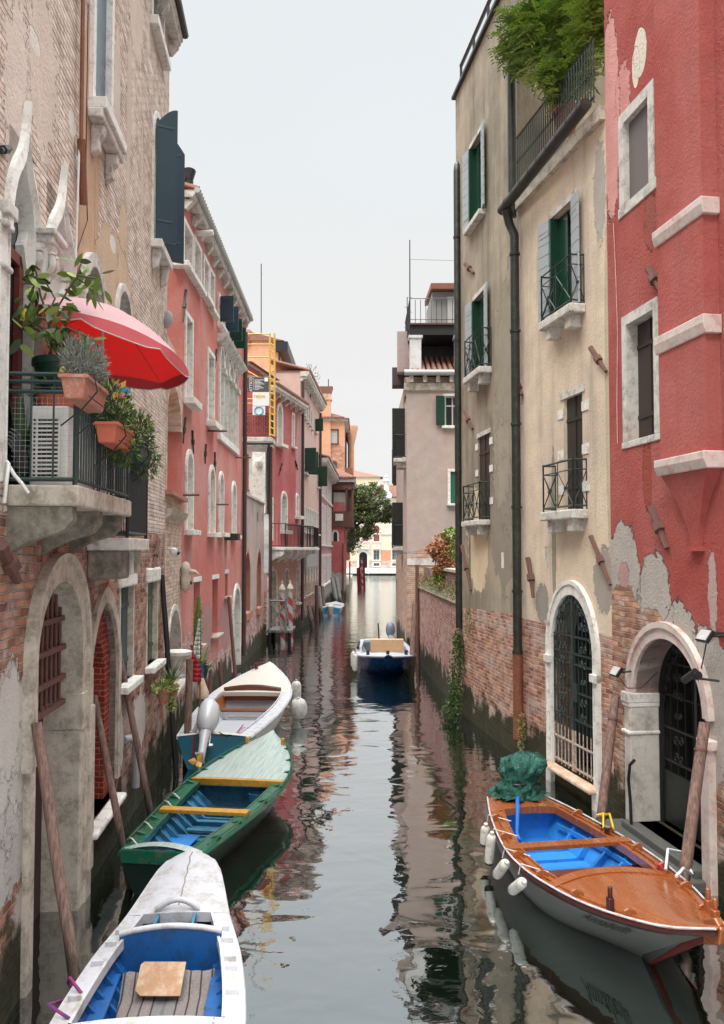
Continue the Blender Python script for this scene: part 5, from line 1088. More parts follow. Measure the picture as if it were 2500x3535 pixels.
# ================================================================ BOATS
def cat(ctrl, t):
    """smooth interpolation through (t, value) control points"""
    n = len(ctrl)
    for i in range(n-1):
        if t <= ctrl[i+1][0] or i == n-2:
            t0, v0 = ctrl[i]; t1, v1 = ctrl[i+1]; s = min(1, max(0, (t-t0)/(t1-t0)))
            m0 = (v1-ctrl[i-1][1])/(t1-ctrl[i-1][0]) if i > 0 else (v1-v0)/(t1-t0)
            m1 = (ctrl[i+2][1]-v0)/(ctrl[i+2][0]-t0) if i < n-2 else (v1-v0)/(t1-t0)
            h = t1-t0; return (2*s**3-3*s*s+1)*v0+(s**3-2*s*s+s)*h*m0+(3*s*s-2*s**3)*v1+(s**3-s*s)*h*m1
class Boat:
    def __init__(s, name, label, stern, bow, hb, sh, hullm, deckm, inm, a, f, dw=.15, floor=.12, rake=.35, railm=None, wl=.62, cut=.0, topm=None, ribs=8, ribm=None, floorm=None, bottomm=None, camber=.05, curve=.1, coam=.04, aftcurve=0., strake=None, railr=.025, stemw=.03):
        S0 = Vector((*stern, 0)); B0 = Vector((*bow, 0)); d = B0-S0; s.L = d.length
        s.root = empty(name, label, 'boat', S0, math.atan2(d.y, d.x)); s.hb = lambda t: max(.01, cat(hb, t)); s.sh = lambda t: cat(sh, t); L = s.L; s.rake = rake
        N = 36; rows = []; s.a, s.f, s.dw = a, f, dw
        def X(t, z): # raked stem
            zt = s.sh(t); return L*t-(rake*max(0, (t-.3)/.7)**1.3)*(1-max(0, min(1, z/zt)))*(L/5)*1.4
        s.X = X
        def sec(t):
            b, zt = s.hb(t), s.sh(t); bw = b*(wl+(.0 if t < .6 else -.35*((t-.6)/.4)**1.3)); m = []
            for k in range(7):
                q = k/6; z = -.12+(zt+.12)*q; y = bw+(b-bw)*(max(0, z)/zt)**.8 if z > 0 else bw*(1+z*1.5)
                m.append((X(t, z), y, z))
            return m
        s.sec = sec
        rows = []
        for i in range(N+1):
            t = i/N; m = sec(t); rows.append([(p[0], -p[1], p[2]) for p in m[::-1]]+[(X(t, -.15), 0, -.15)]+m)
        mb = MB(); mb.grid(rows); mb.cur = 0; mb.poly(rows[0]); mb.poly(rows[-1])
        if strake: # darker top strake
            for i in range(N):
                for j in (0, len(rows[0])-2): mb.mi[i*(len(rows[0])-1)+j] = 1
        s.hull = mb.build('hull', [hullm, strake or hullm], s.root, smooth=50)
        # decks
        def dk(t, y): return s.sh(t)+camber*(1-(y/max(.05, s.hb(t)))**2)
        s.dk = dk
        mb = MB()
        for sg in (-1, 1):
            R_ = []
            for i in range(25):
                t = a+(f+.0-a)*i/24; b = s.hb(t)-.004; R_.append([(L*t, sg*b, s.sh(t)), (L*t, sg*(b-dw), s.sh(t)+.012), (L*t, sg*(b-dw), s.sh(t)+coam), (L*t, sg*(b-dw-.025), s.sh(t)+coam), (L*t, sg*(b-dw-.025), s.sh(t)-.06)])
            mb.grid(R_)
        mb.build('side_deck', topm or deckm, s.root)
        def deck(t0, t1, nm, mat, cv):
            mb = MB(); R_ = []
            for i in range(17):
                row = []
                for j in range(-8, 9):
                    q = j/8; tt = t0+cv*(1-q*q)*(-1 if t0 > .3 else 0)*(1-i/16)+(t1-t0)*i/16+(cv*(1-q*q)*(i/16) if t0 <= .3 else 0)
                    tt = min(1, max(0, tt)); b = s.hb(tt)-.004; row.append((L*tt, b*q, dk(tt, b*q)))
                R_.append(row)
            mb.grid(R_); e = R_[0] if t0 > .3 else R_[-1]; mb.strip(e, [(p[0], p[1], p[2]-.09) for p in e])
            return mb.build(nm, mat, s.root, smooth=35), e
        s.fd, s.fe = deck(f, 1, 'foredeck', deckm, curve)
        if a > .015: s.ad, s.ae = deck(0, a, 'aft_deck', deckm, aftcurve)
        # inner skin and floor
        mb = MB(); R_ = []
        t0, t1 = max(.01, a-.04), min(.97, f+.03)
        for i in range(21):
            t = t0+(t1-t0)*i/20; b = s.hb(t)-dw*.35; bf = s.hb(t)*wl*.86
            xf = min(X(t, floor), L*f); bf *= .95; R_.append([(L*t, -b, s.sh(t)-.05), (xf, -bf, floor), (xf, bf, floor), (L*t, b, s.sh(t)-.05)])
        mb.grid(R_); mb.poly(R_[0]); mb.poly(R_[-1]); mb.build('inner_hull', inm, s.root)
        for k in range(ribs):
            t = a+.03+(f-a-.04)*(k+.5)/ribs; b = s.hb(t)-dw*.4; bf = s.hb(t)*wl*.84; w = .02
            mb = MB()
            for sg in (-1, 1): mb.hexa([(L*t-w, sg*b, s.sh(t)-.06), (L*t+w, sg*b, s.sh(t)-.06), (L*t+w, sg*(bf), floor), (L*t-w, sg*bf, floor)], [(L*t-w, sg*(b-.05), s.sh(t)-.06), (L*t+w, sg*(b-.05), s.sh(t)-.06), (L*t+w, sg*(bf-.1), floor+.03), (L*t-w, sg*(bf-.1), floor+.03)])
            mb.box(L*t-w, L*t+w, -bf, bf, floor, floor+.035); mb.build('rib', ribm or inm, s.root)
        # floor boards
        for k in range(3 if floorm else 0):
            y = (-.22, 0, .22)[k]*s.hb(.4)/.7; MB().box(L*(a+.02), L*(f-.02), y-.08, y+.08, floor+.036, floor+.055).build('floor_board', floorm, s.root, bev=.004)
        # rub rail
        if railm:
            mb = MB()
            for sg in (-1, 1):
                pts = [(L*i/30, sg*(s.hb(i/30)+.004), s.sh(i/30)-.02) for i in range(31)]; mb.tube(pts, railr, 6)
            mb.build('rub_rail', railm, s.root, smooth=50)
    def thwart(s, t, w, z, mat, th=.035, name='thwart', k=.93):
        b = s.hb(t)*k; return MB().box(s.L*t-w/2, s.L*t+w/2, -b, b, z-th, z).build(name, mat, s.root, bev=.006)
    def P(s, t, y, z): return s.root.matrix_basis @ Vector((s.L*t, y, z)) if False else Matrix.Translation(s.root.location) @ Matrix.Rotation(s.root.rotation_euler.z, 4, 'Z') @ Vector((s.L*t, y, z))
VARN = simple('varnished_wood', (.3, .088, .024), .25, var=.35, scale=5., bump=.12, stretch=(.5, 6, 1), coat=.5, dirt=(.25, .08, .03), dirtamt=.3)
VARND = simple('dark_varnished_wood', (.12, .03, .015), .3, var=.3, scale=5., stretch=(6, .5, 1), coat=.4)
BOATW = simple('white_boat_paint', (.56, .56, .59), .5, var=.07, scale=3., bump=.15, dirt=(.32, .28, .22), dirtamt=.35)
BOATW2 = simple('off_white_hull', (.55, .55, .53), .45, var=.06, scale=2., bump=.05, dirt=(.4, .38, .33), dirtamt=.2)
BLUEB = simple('deep_blue_paint', (.008, .09, .3), .45, var=.25, scale=4., bump=.2, dirt=(.02, .05, .1), dirtamt=.4)
BLUEL = simple('bright_blue_paint', (.03, .25, .68), .45, var=.12, scale=4., bump=.1, dirt=(.05, .15, .3), dirtamt=.15)
BLUEW = simple('worn_light_blue_paint', (.04, .2, .34), .6, var=.3, scale=6., bump=.3, dirt=(.03, .08, .12), dirtamt=.5)
GREENB = simple('green_boat_paint', (.008, .12, .07), .3, var=.25, scale=4., bump=.15, dirt=(.15, .13, .08), dirtamt=.2)
GREENH = simple('dark_green_hull', (.005, .02, .014), .35, var=.3, scale=4.)
YEL = simple('ochre_paint', (.55, .28, .03), .45, var=.15, scale=6., dirt=(.3, .15, .03), dirtamt=.2)
ROPE = simple('white_rope', (.55, .53, .48), .8, var=.15, scale=30.)
STEEL = simple('steel', (.6, .6, .6), .25, metal=.9, var=.1)
# 1 white dinghy
b1 = Boat('white_rowing_boat', 'white rowing boat with blue cockpit and patterned rug, nearest on the left', (-1.42, 4.35), (-1.84, 9.6), [(0, .5), (.2, .66), (.42, .71), (.62, .62), (.76, .47), (.87, .37), (.95, .28), (.985, .18), (1, .08)], [(0, .5), (.4, .48), (.75, .56), (1, .72)],
    BOATW, BOATW, BLUEB, .435, .765, dw=.13, floor=.1, rake=.5, railm=BOATW, ribs=7, curve=.012, coam=.025, wl=.68, railr=.022, floorm=None)
L = b1.L
t = .675; b = b1.hb(t)-.12; mb = MB(); n = 12
top = [(L*t, -b+2*b*k/n, .6+.055*math.sin(PI*k/n)) for k in range(n+1)]; mb.strip(top, [(p[0], p[1], .1) for p in top]); mb.strip([(p[0]+.03, *p[1:]) for p in top], [(p[0]+.03, p[1], .1) for p in top]); mb.build('bulkhead', BLUEB, b1.root)
MB().tube([(p[0]+.015, p[1], p[2]) for p in top], .028, 8).build('bulkhead_cap', BOATW, b1.root, smooth=60)
mb = MB(); arc_ = [(L*.763, -.2+.4*k/10, .62+.09*math.sin(PI*k/10)) for k in range(11)]; mb.tube(arc_, .03, 8); mb.build('hatch_arch', BOATW, b1.root, smooth=60)
for y in (-.17, .17): MB().box(L*.70, L*.76, y-.012, y+.012, .12, .6).build('hatch_side', BLUEW, b1.root)
MB().tube([(L*(.78+k*.02), 0+.008*math.sin(k*3), b1.dk(.78+k*.02, 0)+.004) for k in range(11)], .007, 6).build('deck_seam', simple('dark_seam', (.3, .28, .26), .8), b1.root)
MB().box(L*.45, L*.67, -.52, -.38, .3, .33).build('side_bench', BLUEB, b1.root, bev=.006); MB().box(L*.45, L*.67, .4, .53, .3, .33).build('side_bench', BLUEB, b1.root, bev=.006)
for t_ in (.5, .6, .7, .57, .66):
    for sg in ((-1,) if t_ in (.57,) else (1, -1)):
        y = sg*(b1.hb(t_)-.03); MB().box(L*t_-.012, L*t_+.012, min(y, y-sg*.1), max(y, y-sg*.1), b1.sh(t_), b1.sh(t_)+.05).build('deck_knee', BOATW, b1.root, bev=.004)
MB().lathe((L*.4, 0, b1.dk(.4, 0)-.005), [(.05, 0), (.05, .012), (.03, .012), (.0, .004)], 14).build('mast_hole', FILL['dark'], b1.root)
for y in (-.5, .47): MB().tube([(L*.42+.03*math.cos(a_*PI/6), y, b1.sh(.42)+.035+.02*math.sin(a_*PI/6)) for a_ in range(13)], .006, 5, cap=False).build('deck_ring', STEEL, b1.root)
# rug with board
rgm, t_, bb = newmat('woven_rug'); o = t_.obj(); x, y, z = t_.sep(o)
w1 = t_.new('ShaderNodeTexVoronoi', feature='F1', distance='MANHATTAN'); t_.put(w1.inputs['Vector'], t_.com(t_.m('MULTIPLY', x, 38.), t_.m('MULTIPLY', t_.m('ABSOLUTE', y), 44.), 0)); w1.inputs['Randomness'].default_value = .35
st = t_.m('FRACT', t_.m('MULTIPLY', t_.m('ABSOLUTE', y), 11.)); 
c_ = t_.mix(t_.step(w1.outputs['Distance'], .3, .5), (.5, .46, .42), (.2, .17, .17)); c_ = t_.mix(t_.m('LESS_THAN', st, .16), c_, (.05, .04, .045)); c_ = t_.mix(t_.m('MULTIPLY', t_.m('LESS_THAN', t_.m('ABSOLUTE', y), .09), .7), c_, (.19, .2, .2))
t_.put(bb.inputs['Base Color'], t_.mix(t_.noise(o, 40., 3), c_, t_.mix(1., c_, (.6, .55, .5), 'MULTIPLY'))); bb.inputs['Roughness'].default_value = .95
rw = []
for i in range(25):
    u = i/24; xx = -.85+1.05*u*1.25; w_ = .36-.03*math.sin(u*5)
    rw.append([(xx+.012*math.sin(j*2.1), w_*(j/8), .015+.02*math.sin(j*1.3+i*.5)*.4+(.14*max(0, (xx-.3)/.15) if xx > .3 else 0)) for j in range(-8, 9)])
rug = MB().grid(rw).build('rug', rgm, None, solid=.012, smooth=60); rug.location = b1.P(.545, -.02, .2); rug.rotation_euler = (0, 0, b1.root.rotation_euler.z)
tag(rug, 'worn dark patterned rug laid in the cockpit of the white rowing boat', 'rug')
bd = MB(Matrix.Scale(.86, 4) @ Matrix.Rotation(math.radians(-5), 4, 'Z') @ Matrix.Rotation(math.radians(-36), 4, 'Y')).prism([(-.17, -.22), (.17, -.22), (.17, .2), (.14, .23), (-.12, .23), (-.17, .17)], 2, 0, .018)
bd = bd.build('loose_board', simple('worn_plywood', (.36, .2, .11), .75, var=.25, scale=5., dirt=(.5, .42, .33), dirtamt=.5), None, bev=.003); bd.location = b1.P(.61, .03, .36); bd.rotation_euler = (0, 0, b1.root.rotation_euler.z-.0)
tag(bd, 'flaking tan plywood board lying on the rug in the white boat', 'board')
# 2 green boat
STREAKG = simple('green_planked_deck_sheen', (.42, .49, .46), .35, var=.35, scale=4., bump=.1, stretch=(.3, 5, 1), dirt=(.12, .26, .2), dirtamt=.3)  # green planks paled so the colour carries the sky reflection
b2 = Boat('green_rowing_boat', 'green rowing boat with light blue interior and yellow thwarts, middle of the left row', (-2.36, 10.25), (-1.58, 15.55), [(0, .47), (.2, .6), (.45, .72), (.65, .73), (.8, .58), (.92, .33), (1, .05)], [(0, .48), (.4, .46), (.7, .52), (1, .74)],
    GREENH, STREAKG, BLUEW, .03, .60, dw=.16, floor=.1, rake=.5, railm=GREENB, topm=GREENB, ribs=11, ribm=BLUEW, curve=.05, coam=.02, strake=GREENB, floorm=None, railr=.03, camber=.09)
L = b2.L
mb = MB(); e = b2.fe; mb.strip([(p[0]-.03, p[1], p[2]+.02) for p in e], [(p[0]+.07, p[1], p[2]+.02) for p in e]); mb.strip([(p[0]-.03, p[1], p[2]+.02) for p in e], [(p[0]-.03, p[1], p[2]-.07) for p in e]); mb.strip([(p[0]+.07, p[1], p[2]+.02) for p in e], [(p[0]+.07, p[1], p[2]-.03) for p in e]); mb.build('deck_beam', YEL, b2.root)
b2.thwart(.305, .17, .52, YEL, .05)
for k in range(7):
    t = .07+k*.072; b = b2.hb(t)*.5; MB().box(L*t-.06, L*t+.04, -b, b, .135, .16).build('floor_slat', BLUEW, b2.root, bev=.004)
for (t, w) in ((.40, .1),): b2.thwart(t, .12, .36, BLUEW, .03, 'low_thwart', .8)
MB().box(L*.12, L*.22, -.15, .25, .165, .18).build('blue_panel', BLUEL, b2.root); MB().box(L*.22, L*.3, .05, .4, .165, .18).build('blue_panel', BLUEL, b2.root)
for sg in (-1, 1):
    mb = MB(); mb.tube([(L*(.05+.9*i/20), sg*(b2.hb(.05+.9*i/20)-.0), b2.sh(.05+.9*i/20)+.05) for i in range(21)], .012, 5)
    mb.build('toe_rail', GREENB, b2.root)
    for t in (.12, .24, .42, .56, .68, .78, .87):
        b = sg*(b2.hb(t)-.005); MB().prism([(b, b2.sh(t)), (b, b2.sh(t)+.055), (b-sg*.13, b2.sh(t)+.015), (b-sg*.13, b2.sh(t))], 0, L*t-.014, L*t+.014).build('deck_knee', GREENB, b2.root)
    t = .9; MB().box(L*t-.03, L*t+.03, sg*(b2.hb(t)-.07)-.03, sg*(b2.hb(t)-.07)+.03, b2.sh(t), b2.sh(t)+.14).build('bitt', YEL, b2.root, bev=.01)
MB().box(-.02, .03, -.46, .46, .36, .52).build('transom_cap', GREENB, b2.root, bev=.01)
bk = MB().lathe((0, 0, 0), [(.09, 0), (.12, .22), (.125, .24), (.11, .24), (.08, .02)], 14).build('bucket', BLUEW, None, smooth=40, loc=b2.P(.56, -.35, .14)); tag(bk, 'pale blue bucket under the bow deck of the green boat', 'bucket')
# mooring ropes of the green boat
def rope(label, pts, r=.012, mat=None, nm='mooring_rope', group=None):
    o = MB().tube(pts, r, 6).build(nm, mat or ROPE, None, smooth=60); return tag(o, label, 'rope', group)
def sag(a, b, s=.15, n=10): a, b = Vector(a), Vector(b); return [a.lerp(b, k/n)-Vector((0, 0, s*4*(k/n)*(1-k/n))) for k in range(n+1)]
for t in (.03, .15, .33, .4):
    rope('white rope loops along the wall side of the green boat', [b2.P(t+.0, b2.hb(t)-.17, b2.sh(t)+.03), b2.P(t+.01, b2.hb(t)-.08, b2.sh(t)+.08), b2.P(t+.03, b2.hb(t)-.0, b2.sh(t)+.06), b2.P(t+.06, b2.hb(t)+.03, b2.sh(t)-.02)], .011, group='ropes on the green boat')
# 3 white boat with outboard
WHT3 = simple('grey_white_gunwale', (.6, .61, .64), .5, var=.1, scale=5., bump=.2, dirt=(.3, .3, .32), dirtamt=.4)
b3 = Boat('white_motor_boat', 'white motor boat with brown varnished cuddy and silver outboard, farthest of the left row', (-2.72, 16.05), (-2.5, 23.7), [(0, .66), (.2, .82), (.45, .93), (.62, .9), (.78, .68), (.9, .36), (1, .05)], [(0, .6), (.4, .6), (.7, .7), (1, .95)],
    simple('teal_blue_transom', (.03, .17, .25), .45, var=.15), simple('cream_deck', (.6, .56, .5), .6, var=.08), simple('grey_interior', (.42, .43, .46), .6, var=.12), .02, .60, dw=.2, floor=.16, rake=.6, railm=WHT3, topm=WHT3, ribs=3, curve=.02, coam=.05, strake=BOATW2, wl=.7, railr=.035)
L = b3.L
for i, p in enumerate(b3.hull.data.polygons):
    if abs(p.normal.x) < .9: p.material_index = 1
t = .61; b = b3.hb(t)-.23; n = 12
MB().strip([(L*t, -b+2*b*k/n, .72+.07*math.sin(PI*k/n)) for k in range(n+1)], [(L*t+.05, (-b+2*b*k/n)*.9, .17) for k in range(n+1)]).build('cuddy_front', simple('varnished_panel', (.24, .06, .02), .3, var=.35, scale=3., coat=.3), b3.root)
MB().tube([(L*t-.02, -b+2*b*k/n, .74+.07*math.sin(PI*k/n)) for k in range(n+1)], .03, 6).build('cuddy_beam', VARND, b3.root)
for sg in (-1, 1): MB().grid([[(L*(.35+.26*i/8), sg*(b3.hb(.35+.26*i/8)-.24), .62), (L*(.35+.26*i/8), sg*(b3.hb(.35+.26*i/8)-.3), .3)] for i in range(9)]).build('side_panel', simple('varnished_side', (.38, .12, .03), .35, var=.25), b3.root)
b3.thwart(.53, .25, .36, simple('varnished_bench', (.2, .07, .03), .35), .04, 'bench', .74)
MB().box(L*.02, L*.2, -.3, .3, .5, .53).build('engine_well', simple('grey_interior', (.42, .43, .46), .6), b3.root)
tw = MB().grid([[(x_*.1, y_*.1, .02+.03*math.sin(x_*1.7+y_)*math.cos(y_*2.1)) for y_ in range(-4, 5)] for x_ in range(-3, 4)]).build('towel', simple('magenta_towel', (.42, .06, .24), .9, var=.3, scale=9., dirt=(.6, .5, .5), dirtamt=.6), None, solid=.02, smooth=60, loc=b3.P(.3, -.05, .2)); tag(tw, 'crumpled magenta towel in the cockpit of the white motor boat', 'towel')
# outboard engine
SILV = simple('silver_engine', (.58, .59, .61), .35, metal=.1, var=.06, scale=3.)
def outboard(parent, y, x=-.12, z=.85, sc=1., mat=SILV, prop=YEL, lower=True, tilt=42):
    M_ = Matrix.Translation((x, y, z)) @ Matrix.Rotation(math.radians(tilt), 4, 'Y') @ Matrix.Scale(sc, 4)
    mb = MB(M_); R_ = []
    for k, (zz, a_, b_, cx) in enumerate(((-.12, .1, .1, .0), (-.05, .18, .15, .02), (.1, .24, .19, .05), (.28, .25, .19, .06), (.42, .2, .16, .06), (.5, .1, .09, .06), (.52, .01, .01, .06))):
        R_.append([(cx+a_*math.cos(j*PI/10), b_*math.sin(j*PI/10), zz) for j in range(21)])
    mb.grid(R_); o = mb.build('outboard_motor', mat, parent, smooth=50)
    MB(M_).tube([(.02, 0, -.1), (.0, 0, -.35), (.02, 0, -.65)], [.11, .075, .06], 10).build('leg', mat, o, smooth=50)
    MB(M_).box(.1, .25, -.09, .09, -.35, .02).box(.18, .22, -.13, .13, -.3, -.25).build('clamp', STEEL, o, bev=.01)
    MB(M_).hexa([(-.18, -.06, -.66), (.12, -.06, -.66), (.12, .06, -.66), (-.18, .06, -.66)], [(-.2, -.075, -.63), (.12, -.04, -.63), (.12, .04, -.63), (-.2, .075, -.63)]).tube([(-.16, 0, -.8), (.16, 0, -.8)], [.045, .02], 10).prism([(-.06, -.66), (.1, -.66), (.06, -1.0), (-.0, -1.0)], 1, -.012, .012).build('gearcase', mat, o, smooth=40)
    pr = MB(M_)
    for k in range(3):
        a = k*2*PI/3; pr.leaf((-.19, 0, -.8), (-.15, math.cos(a), math.sin(a)), (1, .4, .3), .16, .06)
    pr.build('propeller', prop, o, solid=.012); return o
outboard(b3.root, .12, x=-.05, z=.82, sc=1.05)
MB().tube([(-.1, -.12, .7), (-.05, -.25, .62), (.15, -.3, .6), (.3, -.2, .58)], .012, 6).build('fuel_hose', BLACK, b3.root)
MB().prism([(-.02, .62), (-.06, .3), (-.02, 0.1), (.02, .3)], 1, .33, .36).build('red_strap', simple('red_strap', (.35, .02, .015), .6), b3.root)
def fender(label, p, r=.09, l=.5, rz=0., tiltx=0., mat=None, end=None, group='fenders'):
    M_ = Matrix.Rotation(rz, 4, 'Z') @ Matrix.Rotation(tiltx, 4, 'X'); prof = [(.01, -l/2)]+[(r*math.sin(k*PI/8), -l/2+r-r*math.cos(k*PI/8)) for k in range(1, 5)]+[(r*math.cos(k*PI/8), l/2-r+r*math.sin(k*PI/8)) for k in range(0, 4)]+[(.025, l/2), (.025, l/2+.03)]
    o = MB(M_).lathe((0, 0, 0), prof, 14).build('fender', mat or FEND, None, smooth=60, loc=p); tag(o, label, 'fender', group)
    if end: MB(M_).lathe((0, 0, 0), [(.01, -l/2-.004)]+[((r+.004)*math.sin(k*PI/8), -l/2+r-(r+.004)*math.cos(k*PI/8)) for k in range(1, 5)], 14).build('end_cap', end, o, smooth=60)
    return o
FEND = simple('white_fender_vinyl', (.62, .61, .56), .5, var=.1, scale=6., dirt=(.2, .18, .12), dirtamt=.35)
fender('long white fender on the channel side of the white motor boat', b3.P(.66, -b3.hb(.66)-.13, .5), .12, .75, .1, .1)
fender('round white buoy fender with blue cap hanging from the white motor boat', b3.P(.56, -b3.hb(.56)-.2, .35), .2, .5, 0, .3, end=None)
MB().tube([(L*.9, .25, .9), (L*.9, .25, 1.05)], .05, 8).build('bitt', VARND, b3.root)
# 4 grey blue boat
GD = simple('pale_grey_deck', (.4, .43, .48), .5, var=.08, scale=3., bump=.1, dirt=(.3, .3, .3), dirtamt=.3)
b4 = Boat('grey_blue_work_boat', 'blue hulled boat with pale grey deck and wooden crate, moored in mid channel', (.72, 33.2), (.8, 26.4), [(0, .8), (.3, .93), (.6, .97), (.78, .92), (.9, .74), (.965, .48), (1, .12)], [(0, .62), (.5, .6), (.8, .68), (1, .8)],
    simple('deep_blue_hull', (.012, .05, .13), .25, var=.2, scale=2.), GD, GD, .06, .66, dw=.16, floor=.2, rake=.9, railm=simple('dark_grey_rail', (.12, .12, .13), .5), ribs=3, curve=.0, coam=.04, wl=.82, railr=.03)
L = b4.L
for y, t in ((0, .93), (-.6, .84), (.6, .84)): MB().box(L*t-.05, L*t+.05, y-.05, y+.05, b4.sh(t), b4.sh(t)+.17).build('bollard', BLACK, b4.root, bev=.01)
outboard(b4.root, .35, x=.1, z=.85, sc=.9, mat=simple('grey_engine_cover', (.16, .19, .24), .4), tilt=10)
MB().tube([(L*.2, -.1, .6), (L*.2, -.15, 1.35)], .025, 8).build('stick', BLACK, b4.root)
cr = empty('wooden_crate', 'slatted wooden crate standing on the deck of the blue hulled boat', 'crate', b4.P(.66, 0.02, .7), b4.root.rotation_euler.z)
WD = simple('raw_pine', (.5, .32, .17), .75, var=.2, scale=8.)
for k in range(8): MB().box(-.04, -.015, -.5+k*.135, -.5+k*.135+.085, -.1, .34).build('slat', WD, cr)
MB().box(-.06, .3, -.52, .56, .34, .4).build('top_board', WD, cr); MB().box(.28, .3, -.52, .56, -.1, .34).build('back', WD, cr)
fender('slim white fender on the left side of the blue hulled boat', b4.P(.8, -b4.hb(.8)-.1, .45), .09, .55); fender('second slim white fender behind it on the blue hulled boat', b4.P(.74, -b4.hb(.74)-.12, .5), .08, .5)
MB().tube([(L*.55, -.9, .72), (L*.35, -.85, .78)], .05, 8).build('dark_pole', BLACK, b4.root)
# 5 small white dinghy
b5 = Boat('small_dinghy', 'small white dinghy with blue transom far down the left bank', (-1.93, 53.2), (-1.75, 57.6), [(0, .62), (.4, .72), (.75, .6), (1, .15)], [(0, .5), (1, .6)], BOATW, BOATW, BOATW2, .3, .45, dw=.1, floor=.2, ribs=0, curve=0)
MB().box(-.02, -.008, -.58, -.2, .12, .48).box(-.02, -.008, .2, .58, .12, .48).build('blue_transom_panel', simple('azure_paint', (.02, .25, .5), .5), b5.root)
MB().lathe((-.1, 0, .1), [(.05, 0), (.1, .1), (.2, .3), (.25, .5), (.15, .62), (.02, .66)], 10).build('covered_motor', FEND, b5.root, smooth=50)
# 6 Annabella
DKR = simple('dark_maroon_strake', (.05, .012, .012), .35, var=.2)
b6 = Boat('varnished_wooden_boat', 'varnished wooden boat Annabella with bright blue cockpit, right foreground', (2.14, 12.3), (3.02, 7.42), [(0, .4), (.15, .6), (.37, .79), (.5, .8), (.6, .74), (.72, .62), (.86, .38), (.94, .2), (1, .06)], [(0, .56), (.4, .48), (.7, .53), (.9, .66), (1, .82)],
    simple('pale_grey_hull_paint', (.13, .14, .132), .45, var=.05, scale=2.), VARN, BLUEL, .11, .60, dw=.17, floor=.1, rake=1.0, railm=DKR, topm=VARN, ribs=6, curve=.045, coam=.03, strake=DKR, wl=.74, railr=.02, camber=.05)
L = b6.L
MB().tube([(L*i/30, sgn*(b6.hb(i/30)+.006), b6.sh(i/30)+.02) for sgn in (1,) for i in range(31)], .011, 6).build('white_edge', BOATW, b6.root, smooth=50)
MB().tube([(L*i/30, -(b6.hb(i/30)+.006), b6.sh(i/30)+.02) for i in range(31)], .011, 6).build('white_edge', BOATW, b6.root, smooth=50)
mb = MB(); e = b6.fe; mb.strip([(p[0]-.02, p[1], p[2]+.02) for p in e], [(p[0]+.13, p[1], p[2]+.02) for p in e]); mb.strip([(p[0]-.02, p[1], p[2]+.02) for p in e], [(p[0]-.02, p[1], p[2]-.08) for p in e]); mb.strip([(p[0]+.13, p[1], p[2]+.02) for p in e], [(p[0]+.13, p[1], p[2]-.01) for p in e]); mb.build('deck_beam', VARN, b6.root)
b6.thwart(.36, .17, .52, VARN, .05, k=1.0); b6.thwart(.46, .17, .36, VARND, .035, 'low_thwart', .85); b6.thwart(.52, .22, .24, BLUEL, .03, 'foot_board', .7); b6.thwart(.41, .2, .24, BLUEL, .03, 'foot_board', .7)
for sg in (-1, 1): MB().grid([[(L*(.12+.48*i/10), sg*(b6.hb(.12+.48*i/10)-.2), .36), (L*(.12+.48*i/10), sg*(b6.hb(.12+.48*i/10)-.2), .3)] for i in range(11)]).build('stringer', BLUEL, b6.root, solid=.02)
for sg in (-1, 1):
    for t in (.17, .3, .42, .55, .68, .82):
        b = sg*(b6.hb(t)-.01); pts = [(b, b6.sh(t)), (b, b6.sh(t)+.07), (b-sg*.05, b6.sh(t)+.09), (b-sg*.12, b6.sh(t)+.06), (b-sg*.15, b6.sh(t)+.01)]
        MB().prism(pts, 0, L*t-.018, L*t+.018).build('deck_knee', VARN, b6.root, bev=.006)
    MB().tube([(L*(.1+.75*i/15), sg*(b6.hb(.1+.75*i/15)-.09), b6.sh(.1+.75*i/15)+.02) for i in range(16)], .012, 6).build('toe_rail', VARN, b6.root)
def bitt(t, y, m=VARN, h=.14): return MB().box(L*t-.035, L*t+.035, y-.03, y+.03, b6.sh(t), b6.sh(t)+h).tube([(L*t, y, b6.sh(t)+h-.01), (L*t, y, b6.sh(t)+h+.1)], .025, 8).build('bitt', m, b6.root, bev=.01, smooth=40)
bitt(.84, b6.hb(.84)-.06); bitt(.9, b6.hb(.9)-.05, VARN, .12); bitt(.78, -b6.hb(.78)+.05, DKR)
bs_ = None
MB().prism([(L*.95, .6), (L*.998, .7), (L*1.005, .84), (L*.985, .9), (L*.95, .82)], 1, -.035, .035).build('stem_head', VARN, b6.root, bev=.015)
tx = MB().prism([(L*.72, -.05), (L*.745, -.05), (L*.99, .76), (L*.96, .76)], 1, -.02, .02).build('stem', simple('red_stem', (.12, .015, .012), .5), b6.root)
# name on the side facing the canal
side = 1 if (b6.P(.5, 1, 0)-b6.P(.5, 0, 0)).x < 0 else -1
def hp(t, q): # point on the hull skin
    m_ = b6.sec(t); i = q*6; k = int(min(5, i)); a_, b_ = m_[k], m_[k+1]; f_ = i-k; return Vector((a_[0]+(b_[0]-a_[0])*f_, side*(a_[1]+(b_[1]-a_[1])*f_), a_[2]+(b_[2]-a_[2])*f_))
tn = text('Annabella', .17, (0, 0, 0), (0, 0, 0), TXK, name='boat_name', parent=b6.root, ext=.0, shear=.45)
ta, tb = .735, .865
for v_ in tn.data.vertices:
    w_ = .66; u_ = v_.co.x/w_+.5; q_ = .72+v_.co.y/.6
    u_ = u_ if side*1 > 0 else u_
    a0 = hp(ta+(tb-ta)*u_, q_); nrm = (hp(ta+(tb-ta)*u_+.01, q_)-a0).cross(hp(ta+(tb-ta)*u_, q_+.02)-a0).normalized()
    if nrm.y*side < 0: nrm = -nrm
    v_.co = a0+nrm*.014
